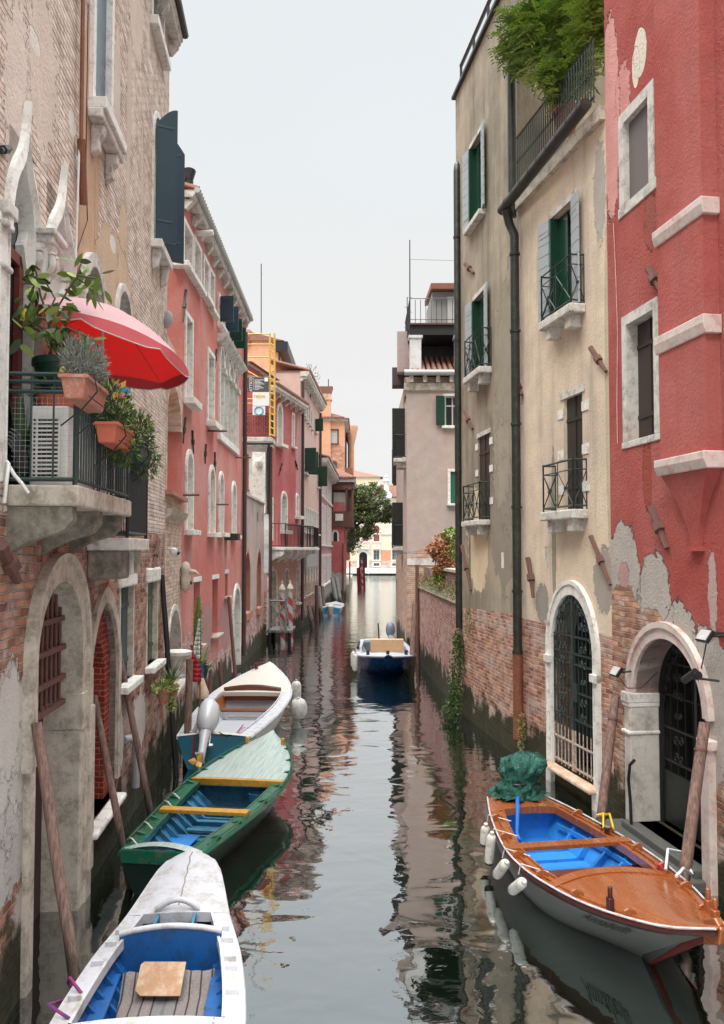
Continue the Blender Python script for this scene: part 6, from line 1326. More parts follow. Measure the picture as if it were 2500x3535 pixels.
# tarp over the outboard
TARP, t_, bb = newmat('green_tarpaulin'); o = t_.obj(); n_a = t_.noise(o, 3.5, 3, .6, 1.5); n_b = t_.noise(o, 9., 4, .6, 2.)
cr = t_.m('ADD', t_.m('ABSOLUTE', t_.m('SUBTRACT', n_a, .5)), t_.m('MULTIPLY', t_.m('ABSOLUTE', t_.m('SUBTRACT', n_b, .5)), .5))
t_.put(bb.inputs['Base Color'], t_.mix(t_.step(cr, 0., .12), (.03, .16, .12), (.008, .085, .06))); bb.inputs['Roughness'].default_value = .35; t_.put(bb.inputs['Normal'], t_.bump(cr, 1., .12))
trp = MB(); R_ = []
rr = random.Random(4)
for k, (zz, r0) in enumerate(((-.2, .44), (-.16, .4), (-.1, .34), (-.04, .3), (.02, .27), (.07, .25), (.12, .25), (.17, .27), (.24, .28), (.32, .31), (.4, .33), (.48, .33), (.55, .3), (.61, .25), (.66, .16), (.69, .07), (.7, .005))):
    row = []
    for j in range(97):
        a = 2*PI*j/96; q_n = Vector((math.cos(a)*2.2, math.sin(a)*2.2, k*.8)); nz = noise.noise(q_n)+.5*noise.noise(q_n*2.3); w_ = (1+.32*nz+(.1*math.sin(a*11+k) if k < 3 else .03*math.sin(a*14+k))); r_ = r0*w_*(.9 if k > 2 else .8)
        row.append((r_*math.cos(a)*1.05+.2*max(0, zz), r_*math.sin(a)*.85+.12*max(0, zz), zz*.62+.05*nz))
    R_.append(row)
trp.grid(R_); tp = trp.build('tarpaulin', TARP, None, smooth=180, loc=b6.P(.02, .0, .74)); tag(tp, 'green plastic tarpaulin tied over the outboard motor of the varnished boat', 'tarpaulin')
MB().lathe((0, 0, .06), [(.19, -.012), (.2, 0), (.19, .012)], 16).build('tie_cord', BLACK, tp)
lf = side
for k, (t, lab) in enumerate(((.17, 'short white fender with black end nearest the stern of the varnished boat'), (.27, 'tilted white fender with black end, second from the stern of the varnished boat'), (.40, 'plain white fender third from the stern of the varnished boat'), (.505, 'plain white fender nearest the bow of the varnished boat'))):
    f_ = fender(lab, b6.P(t, lf*(b6.hb(t)+.1), .33), .06, .44 if k else .3, b6.root.rotation_euler.z+.0, 0, end=BLACK if k < 2 else None, group='fenders along the varnished boat')
    f_.rotation_euler = (0, (-.5, -.55, -1.1, -1.2)[k] if False else 0, 0)
    f_.matrix_basis = Matrix.Translation(f_.location) @ Matrix.Rotation(b6.root.rotation_euler.z, 4, 'Z') @ Matrix.Rotation((.25, .3, .9, 1.0)[k], 4, 'Y')
    if k >= 0: rope('white lashing line holding a fender of the varnished boat', [b6.P(t-.02, lf*(b6.hb(t)+.05), .42), b6.P(t-.02, lf*(b6.hb(t)+.02), b6.sh(t)+.05), b6.P(t+.03, lf*(b6.hb(t)-.2), b6.sh(t)+.03)], .008, group='fender lines on the varnished boat')
BLR = simple('blue_rope_twist', (.01, .12, .45), .7, var=.3, scale=30.)
rope('thick blue twisted rope over the stern seat of the varnished boat', [b6.P(.05, -.05, .66), b6.P(.1, -.15, .64), b6.P(.13, -.2, .6), b6.P(.18, -.3, .5), b6.P(.22, -.38, .42), b6.P(.25, -.4, .38), b6.P(.24, -.45, .4)], .028, BLR, 'blue_rope')
YLR = simple('yellow_hose', (.7, .45, .03), .4); WLR = simple('white_hose', (.6, .66, .68), .35)
# ================================================================ MOORING POLES
def pole(label, bx, by, tx_, ty_, Yb, Yt, r=.075, mat=None, zbot=-1., name='mooring_pole', cat_='mooring pole', extra=True, group=None, flat=True):
    b = gy(bx, by, Yb); t = gy(tx_, ty_, Yt); d = (t-b).normalized(); b2_ = b-d*((b.z-zbot)/max(.2, d.z))
    e = empty(name, label, cat_, b2_, 0, group); mb = MB(); Ln = (t-b2_).length
    rr = random.Random(int(bx)); pts = [d*Ln*k/8+Vector((rr.uniform(-.004, .004), rr.uniform(-.004, .004), 0)) for k in range(9)]
    mb.tube(pts, [r*1.06, r*1.03, r, r, r*.98, r, r*.98, r*.97, r*.93], 12)
    mb.build('shaft', mat or POLE, e, smooth=35, bev=0)
    if extra: MB().tube([d*(Ln*.9), d*(Ln*.9+.03)], r*1.1, 12).build('iron_strap', RUST, e)
    return e
pole('thick flat topped brown pole nearest on the left, before the stone pillar', 262, 3400, 125, 2495, 7.55, 7.9, .052, extra=False)
pole('brown pole leaning across the second arch on the left', 420, 2900, 325, 2400, 10.6, 10.9, .045, extra=False)
pole('brown pole with pale nick leaning past the small window on the left', 512, 2760, 412, 2265, 12.4, 12.6, .048)
pole('black slender pole against the brick palace near the niche', 600, 2560, 560, 1985, 15.7, 15.9, .05, BLACK, extra=False)
pole('brown pole standing between the varnished boat and the cream gate', 2075, 2830, 2125, 2405, 11.4, 11.9, .062)
pole('brown pole in front of the pointed red house door', 2365, 3010, 2432, 2495, 9.6, 9.95, .066)
pole('brown pole at the bow of the blue hulled boat by the garden wall', 1421, 2340, 1432, 2085, 27.4, 28., .09, extra=False)
pole('rusty pole on the corner of the mauve house', 1442, 2200, 1440, 1950, 31.2, 31.2, .07, RUST, extra=False)
STRIPE, t_, bb = newmat('red_white_spiral_paint'); o = t_.obj(); x, y, z = t_.sep(o)
an = t_.m('DIVIDE', t_.m('ARCTAN2', y, x), 2*PI); fr_ = t_.m('FRACT', t_.m('ADD', an, t_.m('MULTIPLY', z, 1.5)))
t_.put(bb.inputs['Base Color'], t_.mix(t_.m('LESS_THAN', fr_, .5), t_.mix(t_.noise(o, 5.), (.35, .3, .3), (.55, .5, .48)), t_.mix(t_.noise(o, 3.), (.3, .02, .03), (.45, .06, .08)))); bb.inputs['Roughness'].default_value = .6
def stripe(label, x, yb, yt, Y, r=.1, cap=True, mat=None):
    b = gy(x, yb, Y); t = gy(x-4, yt, Y); e = empty('striped_pole', label, 'mooring pole', (b.x, b.y, -.6), 0, 'striped mooring poles'); h = t.z+.6; dx = t.x-b.x
    MB().tube([(0, 0, 0), (dx, 0, h)], r, 14).build('shaft', mat or STRIPE, e, smooth=40)
    if cap: MB().lathe((dx, 0, h), [(r*1.1, -.1), (r*1.5, 0), (r*1.2, .08), (r*.6, .2), (r*.25, .24), (r*.3, .34), (.01, .4)], 12).build('cap', STONEG, e, smooth=40)
    return e
stripe('red and grey spiral pole with stone cap, left of the pair by the crimson house', 978, 2235, 2035, 37.4)
stripe('red and grey spiral pole with stone cap, right of the pair by the crimson house', 1006, 2225, 2032, 38.2)
for (x, yt, yb, lab) in ((1239, 1960, 2035, 'leftmost of the four distant mooring poles, dark red with white top'), (1245, 1958, 2028, 'dark red distant mooring pole with white top beside the spiral one'), (1253, 1925, 2024, 'tall black and white spiral pole far down the canal'), (1259, 1935, 2024, 'rightmost distant dark red pole with white band')):
    stripe(lab, x, yb, yt, 92, .13, False, None if x == 1253 else simple('dark_red_paint', (.2, .01, .015), .5))
pole('grey leaning pole by the rose house, left of the pair', 1163, 2085, 1147, 1996, 63, 64, .16, POLEG, extra=False); pole('grey leaning pole by the rose house, right of the pair', 1177, 2085, 1161, 1993, 64, 65, .16, POLEG, extra=False)
pole('grey pole with white tip beside the small dinghy', 1108, 2110, 1100, 2025, 52, 52.5, .13, POLEG, extra=False); pole('brown pole with white tip beside the small dinghy', 1118, 2100, 1112, 2023, 54, 54.5, .12, POLE, extra=False)
pole('dark post at the foot of the pale pink house', 1095, 2140, 1092, 2020, 50, 50, .1, RUST, extra=False); pole('brown stump under the pale pink house', 1077, 2150, 1066, 2090, 44.5, 44.8, .12, POLE, extra=False)
pole('short rusty stake near the coral house wall', 722, 2400, 728, 2312, 20.6, 20.7, .05, RUST, extra=False); pole('second rusty stake near the coral house wall', 763, 2350, 759, 2285, 22.2, 22.3, .05, RUST, extra=False)
pole('thin dark pole in front of the coral house side door', 812, 2330, 790, 2060, 24.5, 25., .05, RUST, extra=False)
# landing stage with X rail at crimson house
ls = empty('landing_stage', 'wooden landing stage with crossed rail at the crimson house door', 'landing stage', (-4.0, 37.2, 0), 0)
MB().box(-.1, 1.0, 0, 2.2, .5, .6).build('platform', POLEG, ls)
for (px_, py_) in ((.05, .1), (.9, .1), (.05, 2.), (.9, 2.)): MB().tube([(px_, py_, -.6), (px_, py_, .5)], .07, 8).build('pile', FILL['dark'], ls)
g = MB()
for u in (0.05, .75): g.box(u-.04, u+.04, 0, .08, .6, 1.95)
g.bar((.05, .04, 1.85), (.75, .04, 1.85), .07); g.bar((.05, .04, .75), (.75, .04, 1.8), .05); g.bar((.05, .04, 1.8), (.75, .04, .75), .05); g.build('crossed_rail', POLEG, ls)
# plastic elbow pipe, flag, buoy, pots on the left
q = A.M @ Vector((A.uz(436, 2600, .1)[0], -.1, 0)); zt_ = A.uz(430, 2580, .1)[1]
e = MB().tube([A.M @ Vector((A.uz(428, 2575)[0], .0, zt_)), A.M @ Vector((A.uz(436, 2580)[0], -.1, zt_)), A.M @ Vector((A.uz(440, 2600)[0], -.12, zt_-.12)), A.M @ Vector((A.uz(440, 2690)[0], -.12, zt_-.75))], .055, 12).build('waste_pipe', GREYPVC, None, smooth=60); tag(e, 'grey plastic elbow pipe low on the left brick wall', 'pipe')
FL = empty('furled_flag', 'furled Italian tricolour on a pole by the stone niche', 'flag', gy(668, 2420, 16.6), 0)
FMS = [simple('flag_green', (.02, .22, .08), .8), simple('flag_white', (.62, .6, .55), .85, dirt=(.4, .38, .33), dirtamt=.4), simple('flag_red', (.42, .03, .04), .8)]
fm_ = MB(); NR = 14
for i in range(NR):
    for j in range(7):
        def fp_(i_, j_): w_ = .025+.011*i_; x_ = .1-w_*.8+w_*1.5*j_/7; return (x_-.006*i_, .03+.025*math.sin(j_*1.9+i_*.25), 1.55-.085*i_-.05*j_*0)
        fm_.cur = 0 if j >= 6 and i < 11 else (1 if i < 7+j*.35 else 2); fm_.poly([fp_(i, j), fp_(i, j+1), fp_(i+1, j+1), fp_(i+1, j)])
fm_.build('cloth', FMS, FL, solid=.008, smooth=60)
MB().tube([(.12, .06, -.9), (.1, .06, 1.62)], .015, 8).build('staff', POLE, FL)
def leafball(mb, c, rx, ry, rz, n, L, W, rnd, mats=3, up=.3, shell=.0):
    for _ in range(n):
        while True:
            p = Vector((rnd.uniform(-1, 1), rnd.uniform(-1, 1), rnd.uniform(-1, 1)))
            if shell < p.length < 1: break
        q = Vector((p.x*rx, p.y*ry, p.z*rz))+Vector(c); d = (p+Vector((rnd.gauss(0, .5), rnd.gauss(0, .5), rnd.gauss(up, .5)))).normalized()
        mb.cur = min(mats-1, int(rnd.random()**1.3*mats)) if p.z > -.2 else rnd.choice((0, 0, min(1, mats-1)))
        mb.leaf(q, d, Vector((rnd.gauss(0, 1), rnd.gauss(0, 1), rnd.gauss(0, 1))), L*rnd.uniform(.6, 1.2), W)
    mb.cur = 0
def pot(parent, c, r, h, mat, seg=16): return MB().lathe(c, [(r*.7, 0), (r*.95, h*.85), (r*1.08, h*.86), (r*1.08, h), (r*.9, h), (r*.85, h*.85)], seg).build('pot', mat, parent, smooth=40)
def spiky(mb, c, n, L, W, rnd, spread=.8, flop=0.25):
    for k in range(n):
        a = rnd.uniform(0, 2*PI); s_ = rnd.uniform(.15, spread); d = Vector((math.cos(a)*s_, math.sin(a)*s_, 1)).normalized(); p0 = Vector(c); l = L*rnd.uniform(.6, 1); w = Vector((-math.sin(a), math.cos(a), 0))*W; pr = None
        for i in range(5):
            t_ = i/4; p = p0+d*l*t_+Vector((math.cos(a)*flop*l*t_*t_, math.sin(a)*flop*l*t_*t_, -flop*l*t_*t_*.6)); ww = w*(1-t_)**.7; cu = (p-ww, p+ww)
            if pr: mb.cur = rnd.choice((0, 1)); mb.poly([pr[0], pr[1], cu[1], cu[0]])
            pr = cu
    mb.cur = 0
rd = random.Random(5)
def plant(name, label, loc, build, cat_='plant', group=None): e = empty(name, label, cat_, loc, 0, group); build(e); return e
def aloe(e):
    pot(e, (0, 0, 0), .14, .22, TERRA); mb = MB(); spiky(mb, (0, 0, .2), 26, .55, .022, rd); mb.build('leaves', [LEAFS[0], LEAFS[1]], e)
plant('potted_aloe', 'spiky aloe in a pot on the wall before the niche', gy(590, 2410, 14.9), aloe)
def trail(e):
    pot(e, (0, 0, 0), .13, .2, TERRA); mb = MB(); leafball(mb, (.0, 0, .22), .2, .16, .14, 260, .06, .02, rd); leafball(mb, (.12, -.05, 0), .07, .07, .18, 90, .05, .018, rd); mb.build('leaves', LEAFS[:3] if False else [LEAFS[1], LEAFS[2], LEAFS[2]], e)
plant('potted_succulent', 'bright green trailing succulent in a terracotta pot below the aloe', gy(568, 2425, 14.3), trail)
def cactus(e):
    pot(e, (0, 0, 0), .13, .22, TERRA); mb = MB(); mb.tube([(0, 0, .2), (.02, 0, .7), (.05, 0, 1.25)], [.07, .075, .03], 8); mb2 = MB(); leafball(mb2, (.02, 0, .7), .1, .08, .55, 200, .08, .01, rd); mb.build('stem', LEAFS[1], e, smooth=50); mb2.build('leaves', [LEAFS[1], LEAFS[2], LEAFA], e)
plant('potted_cactus', 'tall columnar cactus in a pot on the coral house ledge', gy(678, 2262, 18.6), cactus)
def agave(e):
    pot(e, (0, 0, 0), .16, .24, DKGREENPL); mb = MB(); spiky(mb, (0, 0, .2), 30, .6, .018, rd, 1.); leafball(mb, (0, 0, .2), .22, .2, .12, 160, .07, .02, rd, 2); mb.build('leaves', [LEAFS[0], LEAFS[1]], e)
plant('potted_agave', 'spiky plant in a dark pot beside the furled flag', gy(695, 2340, 18.0), agave)
by_ = empty('hanging_buoy', 'orange and white bottle buoy hanging on a post by the flag', 'buoy', gy(699, 2390, 17.2), 0)
MB().lathe((0, 0, 0), [(.01, -.14), (.12, -.1), (.13, 0), (.07, .16), (.02, .28)], 12).build('float', simple('orange_white_float', (.6, .35, .22), .5, dirt=(.7, .68, .62), dirtamt=.8), by_, smooth=50); MB().tube([(0, 0, .27), (0, 0, .55)], .012, 6).build('cord', BLR, by_)
pole('dark post carrying the hanging buoy beside the coral house', 696, 2470, 693, 2330, 17.3, 17.3, .06, POLE, extra=False)
pole('reddish post between the flag and the stone niche', 650, 2440, 655, 2275, 16.4, 16.5, .07, POLE, extra=False)
# bracket arm & eagle head on coral house corner
q = B.uz(650, 1990, .2); e = MB().lathe((0, 0, 0), [(.02, -.35), (.1, -.25), (.12, -.05), (.09, .05), (.12, .15), (.08, .28), (.01, .33)], 10).tube([(0, -.05, .12), (0, -.22, .1), (0, -.3, .03)], [.07, .04, .01], 8).build('stone_head', STONEG, None, smooth=50); e.matrix_world = B.M @ Matrix.Translation((q[0], -.14, q[1])); tag(e, 'small grey carved head projecting from the coral house corner', 'carving')
MB().bar(local(B.root, gy(625, 2030, 19.2)), local(B.root, gy(660, 2010, 19.0)), .06).build('lantern_arm', BLACK, B.root)
# ropes right side
rope('yellow hose covered rope from the varnished boat to the nearer brown pole', [b6.P(.3, .6, .56), b6.P(.25, .72, .66), gy(2060, 2815, 11.2), gy(2105, 2810, 11.2), b6.P(.33, .66, .6)], .016, YLR)
pr_ = gy(2365, 3010, 9.6)
rope('pale hose covered rope from the varnished boat bow to the brown pole', [b6.P(.6, .6, .58), b6.P(.56, .74, .72), b6.P(.55, .95, .66), gy(2390, 3020, 9.5), b6.P(.63, .72, .64), b6.P(.66, .55, .62)], .018, WLR)
rope('dark tangled line on the wall side deck of the varnished boat', [b6.P(.3+.02*math.sin(k), .62+.03*math.cos(k*2.3), .56+.02*math.sin(k*1.7)) for k in range(16)], .009, BLACK)
rope('red cord knotted at the bow cleat of the varnished boat', [b6.P(.57+.012*math.sin(k*1.9), .6+.03*math.cos(k*1.3), .57+.015*math.sin(k)) for k in range(10)], .009, simple('red_cord', (.5, .03, .05), .7))
rope('magenta mooring line from the white rowing boat to the near pole', [b1.P(.52, b1.hb(.52)-.1, .5), b1.P(.53, b1.hb(.5), .6), gy(235, 3390, 7.5), gy(262, 3440, 7.5), b1.P(.46, b1.hb(.46)+.05, .58), b1.P(.45, b1.hb(.45)-.12, .5)], .014, simple('magenta_rope', (.25, .03, .12), .7, dirt=(.02, .02, .15), dirtamt=.7))
# ================================================================ BALCONY THINGS, PLANTS, TREE
rd = random.Random(9)
# air conditioner
q0 = gy(100, 1655, 7.62); q1 = gy(236, 1400, 7.62)
ac = empty('air_conditioner', 'white air conditioner unit with slatted grille on the balcony', 'air conditioner', (q0.x, 7.62, 4.57), 0)
w = q1.x-q0.x; h = q1.z-4.57
MB().box(0, w, 0, .75, 0, h).build('casing', WHITEP, ac, bev=.015)
MB().box(.03, w*.8, -.012, -.0, .06, h-.1).build('dark_grille', FILL['dark'], ac)
mb = MB()
for k in range(15): z_ = .07+(h-.18)*k/14; mb.box(.03, w*.8, -.026, -.01, z_-.008, z_+.008)
for u in (.03, .07, w*.8): mb.box(u-.008, u+.008, -.028, -.01, .06, h-.1)
mb.build('slats', WHITEP, ac); MB().lathe((w, .4, h*.48), [(.22, 0), (.22, .02), (.2, .025)], 24, 'x').build('fan_guard', WHITEP, ac)
# lemon tree in pot on saucer
le = empty('potted_lemon_tree', 'lemon tree with three lemons in a green pot above the air conditioner', 'tree', (q0.x+w*.55, 7.9, 4.57+h), 0)
MB().lathe((0, 0, 0), [(.2, 0), (.23, .1), (.24, .12), (.2, .12)], 20).build('saucer', TERRA2, le, smooth=40); MB().lathe((0, 0, .1), [(.17, 0), (.25, .3), (.27, .3), (.27, .36), (.23, .36), (.22, .3)], 20).build('pot', DKGREENPL, le, smooth=40)
def tw(x, y, z): return local(le, gy(x, y, z))
trk = MB(); br_ = [[(178, 1290, 7.9), (174, 1180, 7.9), (165, 1090, 7.88)], [(165, 1090, 7.88), (140, 1020, 7.8), (128, 950, 7.75), (118, 920, 7.7)], [(165, 1100, 7.88), (200, 1060, 7.7), (235, 1000, 7.6), (270, 950, 7.5), (330, 960, 7.4)], [(172, 1150, 7.9), (110, 1110, 7.8), (60, 1090, 7.7)], [(174, 1180, 7.9), (230, 1130, 7.6), (300, 1160, 7.4)], [(165, 1090, 7.88), (190, 1030, 7.9), (150, 960, 8.)], [(235, 1000, 7.6), (262, 960, 7.5), (280, 910, 7.5)]]
for i, b_ in enumerate(br_): trk.tube([tw(*p) for p in b_], [.022 if i == 0 else .011]+[.009]*(len(b_)-1), 6)
trk.build('trunk', STEM, le, smooth=50)
mb = MB()
for (x, y, n) in ((128, 950, 9), (115, 925, 6), (140, 1000, 8), (105, 975, 6), (262, 960, 7), (280, 915, 4), (300, 960, 7), (330, 965, 7), (310, 1000, 6), (350, 990, 4), (200, 1060, 8), (230, 1075, 8), (170, 1060, 6), (60, 1090, 6), (100, 1130, 8), (150, 1150, 8), (110, 1080, 6), (230, 1130, 8), (270, 1150, 8), (300, 1180, 6), (290, 1230, 6), (210, 1180, 6), (80, 1030, 5), (50, 1170, 4), (180, 1120, 8), (250, 1030, 5)):
    for k in range(n):
        p = tw(x+rd.uniform(-24, 24), y+rd.uniform(-22, 22), 7.7+rd.uniform(-.25, .25)); mb.cur = rd.choice((0, 1, 1, 2)); d = Vector((rd.gauss(0, .7), rd.gauss(0, .7), rd.gauss(-.35, .6))); L_ = rd.uniform(.11, .185)
        dn = d.normalized(); s_ = dn.cross(Vector((rd.gauss(0, 1), rd.gauss(0, 1), .6))).normalized(); nn = s_.cross(dn).normalized(); pts = [(0, 0, 0), (.25, .17, .02), (.55, .2, .03), (.8, .12, .01), (1, 0, -.05), (.8, -.12, .01), (.55, -.2, .03), (.25, -.17, .02)]
        for a_, b_ in ((0, 4),): mb.poly([p+dn*L_*q[0]+s_*L_*q[1]+nn*L_*q[2]*0 for q in pts])
mb.cur = 0; mb.build('foliage', LEAFS, le)
LEM = [simple('ripe_lemon', (.6, .5, .06), .45, var=.1, bump=.3), simple('green_lemon', (.1, .2, .03), .45)]
for (x, y, m_) in ((86, 1084, 0), (110, 1022, 1), (219, 1283, 0)):
    c = tw(x, y, 7.6); MB().lathe(c, [(.005, -.05), (.025, -.04), (.038, -.01), (.036, .02), (.02, .042), (.005, .05)], 12).build('lemon', LEM[m_], le, smooth=60)
# parasol
um = empty('parasol', 'pink and red fabric parasol tilted over the balcony', 'parasol', (-2.62, 8.95, 4.57), 0)
PTOP, t_, bb = newmat('faded_pink_canopy'); o = t_.obj(); t_.put(bb.inputs['Base Color'], t_.mix(t_.noise(o, 4.), (.7, .5, .52), (.78, .62, .63))); bb.inputs['Roughness'].default_value = .8
tr_ = t_.new('ShaderNodeBsdfTranslucent'); t_.put(tr_.inputs['Color'], (.85, .05, .045)); ms = t_.new('ShaderNodeMixShader'); out = t_.n['Material Output']; bf = t_.new('ShaderNodeNewGeometry').outputs['Backfacing']
PRED, t2, b2_ = newmat('red_canopy_lining'); t2.put(b2_.inputs['Base Color'], (.75, .13, .12)); b2_.inputs['Roughness'].default_value = .8; tr2 = t2.new('ShaderNodeBsdfTranslucent'); t2.put(tr2.inputs['Color'], (1., .22, .2)); mx2 = t2.new('ShaderNodeMixShader'); mx2.inputs[0].default_value = .5; t2.l.new(b2_.outputs[0], mx2.inputs[1]); t2.l.new(tr2.outputs[0], mx2.inputs[2]); t2.l.new(mx2.outputs[0], t2.n['Material Output'].inputs[0])
ms.inputs[0].default_value = .45; t_.l.new(bb.outputs[0], ms.inputs[1]); t_.l.new(tr_.outputs[0], ms.inputs[2]); t_.l.new(ms.outputs[0], out.inputs[0])
c0_ = gy(372, 1110, 8.9)-um.location; apex = gy(352, 1060, 8.9)-um.location
T_ = Matrix.Translation(apex-Vector((0, 0, .0))) @ Matrix.Rotation(math.radians(11), 4, 'Y') @ Matrix.Rotation(math.radians(-7), 4, 'X')
def canopy(dz, Rr, nseg=8, sub=6, rings=7):
    rows = []
    for i in range(rings+1):
        f_ = i/rings; row = []
        for j in range(nseg*sub+1):
            a = 2*PI*j/(nseg*sub)+.2; k_ = (j % sub)/sub; sagf = 1-.055*math.sin(PI*k_)*f_; r_ = Rr*f_*sagf
            row.append((r_*math.cos(a), r_*math.sin(a), dz-.44*f_**1.7+.03*math.sin(PI*k_)*f_))
        rows.append(row)
    return rows
R0 = 1.0; rows = canopy(0, R0); MB(T_).grid(rows).build('canopy', PTOP, um, smooth=35); MB(T_).grid(canopy(-.012, R0)).build('lining', PRED, um, smooth=35)
vl = rows[-1]; sc_ = []
for j, p in enumerate(vl): k_ = (j % 6)/6; sc_.append((p[0]*1.02, p[1]*1.02, p[2]-.06-.07*math.sin(PI*k_)**.5))
MB(T_).strip(vl, sc_).build('valance', simple('dusty_red_valance', (.5, .09, .1), .85, var=.15), um, smooth=60)
MB(T_).tube(sc_, .006, 4, cap=False).build('white_piping', ROPE, um)
rb = MB(T_)
for j in range(8): a = 2*PI*j/8+.2; rb.tube([(0, 0, -.03), (R0*.5*math.cos(a), R0*.5*math.sin(a), -.16), (R0*math.cos(a), R0*math.sin(a), -.45)], .006, 4)
rb.build('ribs', simple('red_rib', (.3, .03, .03), .5), um); MB().tube([apex+Vector((0, 0, .04)), Vector((apex.x+.05, apex.y, 0))], .018, 8).build('pole', WHITEP, um)
# flower boxes on the balcony rail, in the wall frame of the palace
def onA(u, out, z): return A.M @ Vector((u, -out, z))
def flowerbox(label, u, z, L_, mat, build, out=.72, nm='flower_box', hb_=.19):
    e = empty(nm, label, 'flower box', onA(u, out, z), A.root.rotation_euler.z, 'flower boxes on the balcony rail')
    MB().hexa([(0, -.07, 0), (L_, -.07, 0), (L_, .07, 0), (0, .07, 0)], [(-.02, -.1, hb_), (L_+.02, -.1, hb_), (L_+.02, .1, hb_), (-.02, .1, hb_)]).build('box', mat, e, bev=.01)
    MB().box(-.03, L_+.03, -.115, .115, hb_-.03, hb_).build('rim', mat, e, bev=.005)
    g = MB(); g.tube([(.1, .12, hb_+.02), (.1, -.13, hb_+.02), (.1, -.16, hb_*.4), (.1, -.05, -.06), (.1, .12, -.2)], .007, 5).tube([(L_-.1, .12, hb_+.02), (L_-.1, -.13, hb_+.02), (L_-.1, -.16, hb_*.4), (L_-.1, -.05, -.06), (L_-.1, .12, -.2)], .007, 5); g.bar((0, -.12, .02), (L_, -.12, .02), .008)
    g.build('iron_hanger', BLACK, e); build(e); return e
def grey_heather(e): mb = MB(); leafball(mb, (.35, 0, .34), .42, .16, .2, 1300, .06, .006, rd, 1, .8); mb.build('foliage', [LEAFG], e)
def green_mix(e): mb = MB(); leafball(mb, (.3, 0, .36), .34, .17, .24, 700, .08, .011, rd, 3, .6); leafball(mb, (.75, 0, .1), .3, .16, .25, 500, .08, .01, rd, 3, -.2); mb.build('foliage', LEAFS, e)
ub_ = A.uz(262, 1340, .75)[0]; zb1 = A.uz(262, 1372, .75)[1]
flowerbox('terracotta flower box with grey heather at the balcony corner', ub_+.05, zb1, .72, TERRA, grey_heather)
ub2 = A.uz(378, 1500, .75)[0]; zb2 = A.uz(378, 1520, .75)[1]
flowerbox('orange flower box with pale green ferns further along the balcony', ub2, zb2-.02, .75, TERRA2, green_mix)
e = flowerbox('dark flower box with hanging vine on the lower balcony', A.uz(460, 1590, .6)[0], A.uz(460, 1590, .6)[1], .7, DKGREENPL, green_mix, out=.6)
bs_ = empty('laurel_shrub', 'dark green laurel shrub standing behind the orange flower box', 'shrub', onA(ub2+.2, .35, 4.57), 0)
mb = MB(); leafball(mb, (.0, 0, .95), .3, .38, .38, 650, .09, .024, rd, 2, .5); mb.build('foliage', LEAFS[:2], bs_); pot(bs_, (0, 0, 0), .13, .3, DKGREENPL)
MB().tube([(0, 0, .3), (0, 0, 1.)], .02, 6).build('stem', STEM, bs_)
pw = MB(Matrix.Rotation(.4, 4, 'Z')); 
for k in range(6): a = k*PI/3; pw.leaf((0, 0, 0), (math.cos(a), 0, math.sin(a)), (0, 1, .3), .12, .04); pw.cur = (k+1) % 3
pw = pw.build('pinwheel', [simple('blue_plastic', (.02, .3, .6), .4), simple('orange_pinwheel', (.7, .3, .05), .4), simple('pink_pinwheel', (.6, .15, .2), .4)], None, solid=.006, loc=onA(ub2+.25, .78, zb2+.5)); tag(pw, 'blue and orange toy pinwheel among the balcony plants', 'pinwheel')
MB().tube([(0, .01, 0), (0, .01, -.4)], .006, 5).build('stick', POLE, pw)
cb_ = empty('climbing_vine', 'thin vine climbing the column behind the lemon tree', 'plant', onA(ga1-.05, .3, 4.57), 0); mb = MB(); leafball(mb, (0, 0, .7), .16, .12, .75, 260, .07, .02, rd, 2, 0); mb.build('foliage', LEAFS[:2], cb_); MB().tube([(0, 0, 0), (.03, 0, .7), (0, 0, 1.4)], .01, 5).build('stem', STEM, cb_)
cp = empty('spiky_cactus', 'dark upright cactus behind the balcony railing at the left edge', 'plant', gy(70, 1650, 7.75), 0); mb = MB(); spiky(mb, (0, 0, .1), 9, .75, .05, rd, .35, .0); mb.build('leaves', [LEAFS[0], LEAFS[0]], cp); pot(cp, (0, 0, -.0), .14, .2, DKGREENPL)
hs = MB()
for k in range(5): hs.tube([(-.06+.14*math.cos(a_*PI/8)+k*.01, .02*k, .0+(.24+.03*k)*math.sin(a_*PI/8)) for a_ in range(5)], .02, 6)
hs = hs.build('coiled_hose', BLACK, None, smooth=60, loc=gy(30, 1620, 7.5)); tag(hs, 'black coiled corrugated hose on the balcony beside the air conditioner', 'hose')
for (x0, y0, x1, y1, lab) in ((30, 1600, 15, 1735, 'white plastic conduit dangling over the balcony edge, left one'), (50, 1640, 98, 1702, 'white plastic conduit dangling over the balcony edge, right one')):
    e = MB().tube([gy(20, 1590, 7.3), gy(x0, y0, 7.24), gy((x0+x1)/2, (y0+y1)/2-4, 7.2), gy(x1, y1, 7.2)], .016, 8).build('conduit', WHITEP, None, smooth=60); tag(e, lab, 'conduit')
# small satellite dish at annex corner
e = MB(Matrix.Rotation(-.5, 4, 'Z')).lathe((0, 0, 0), [(.02, 0), (.12, .02), (.17, .06), (.17, .05), (.12, .01)], 16, 'y').bar((0, 0, 0), (-.2, .3, -.2), .02).build('lamp_disc', GREYPVC, None, smooth=40, loc=gy(566, 1100, 16.)); tag(e, 'small grey disc lamp on the corner of the brick palace', 'lamp')
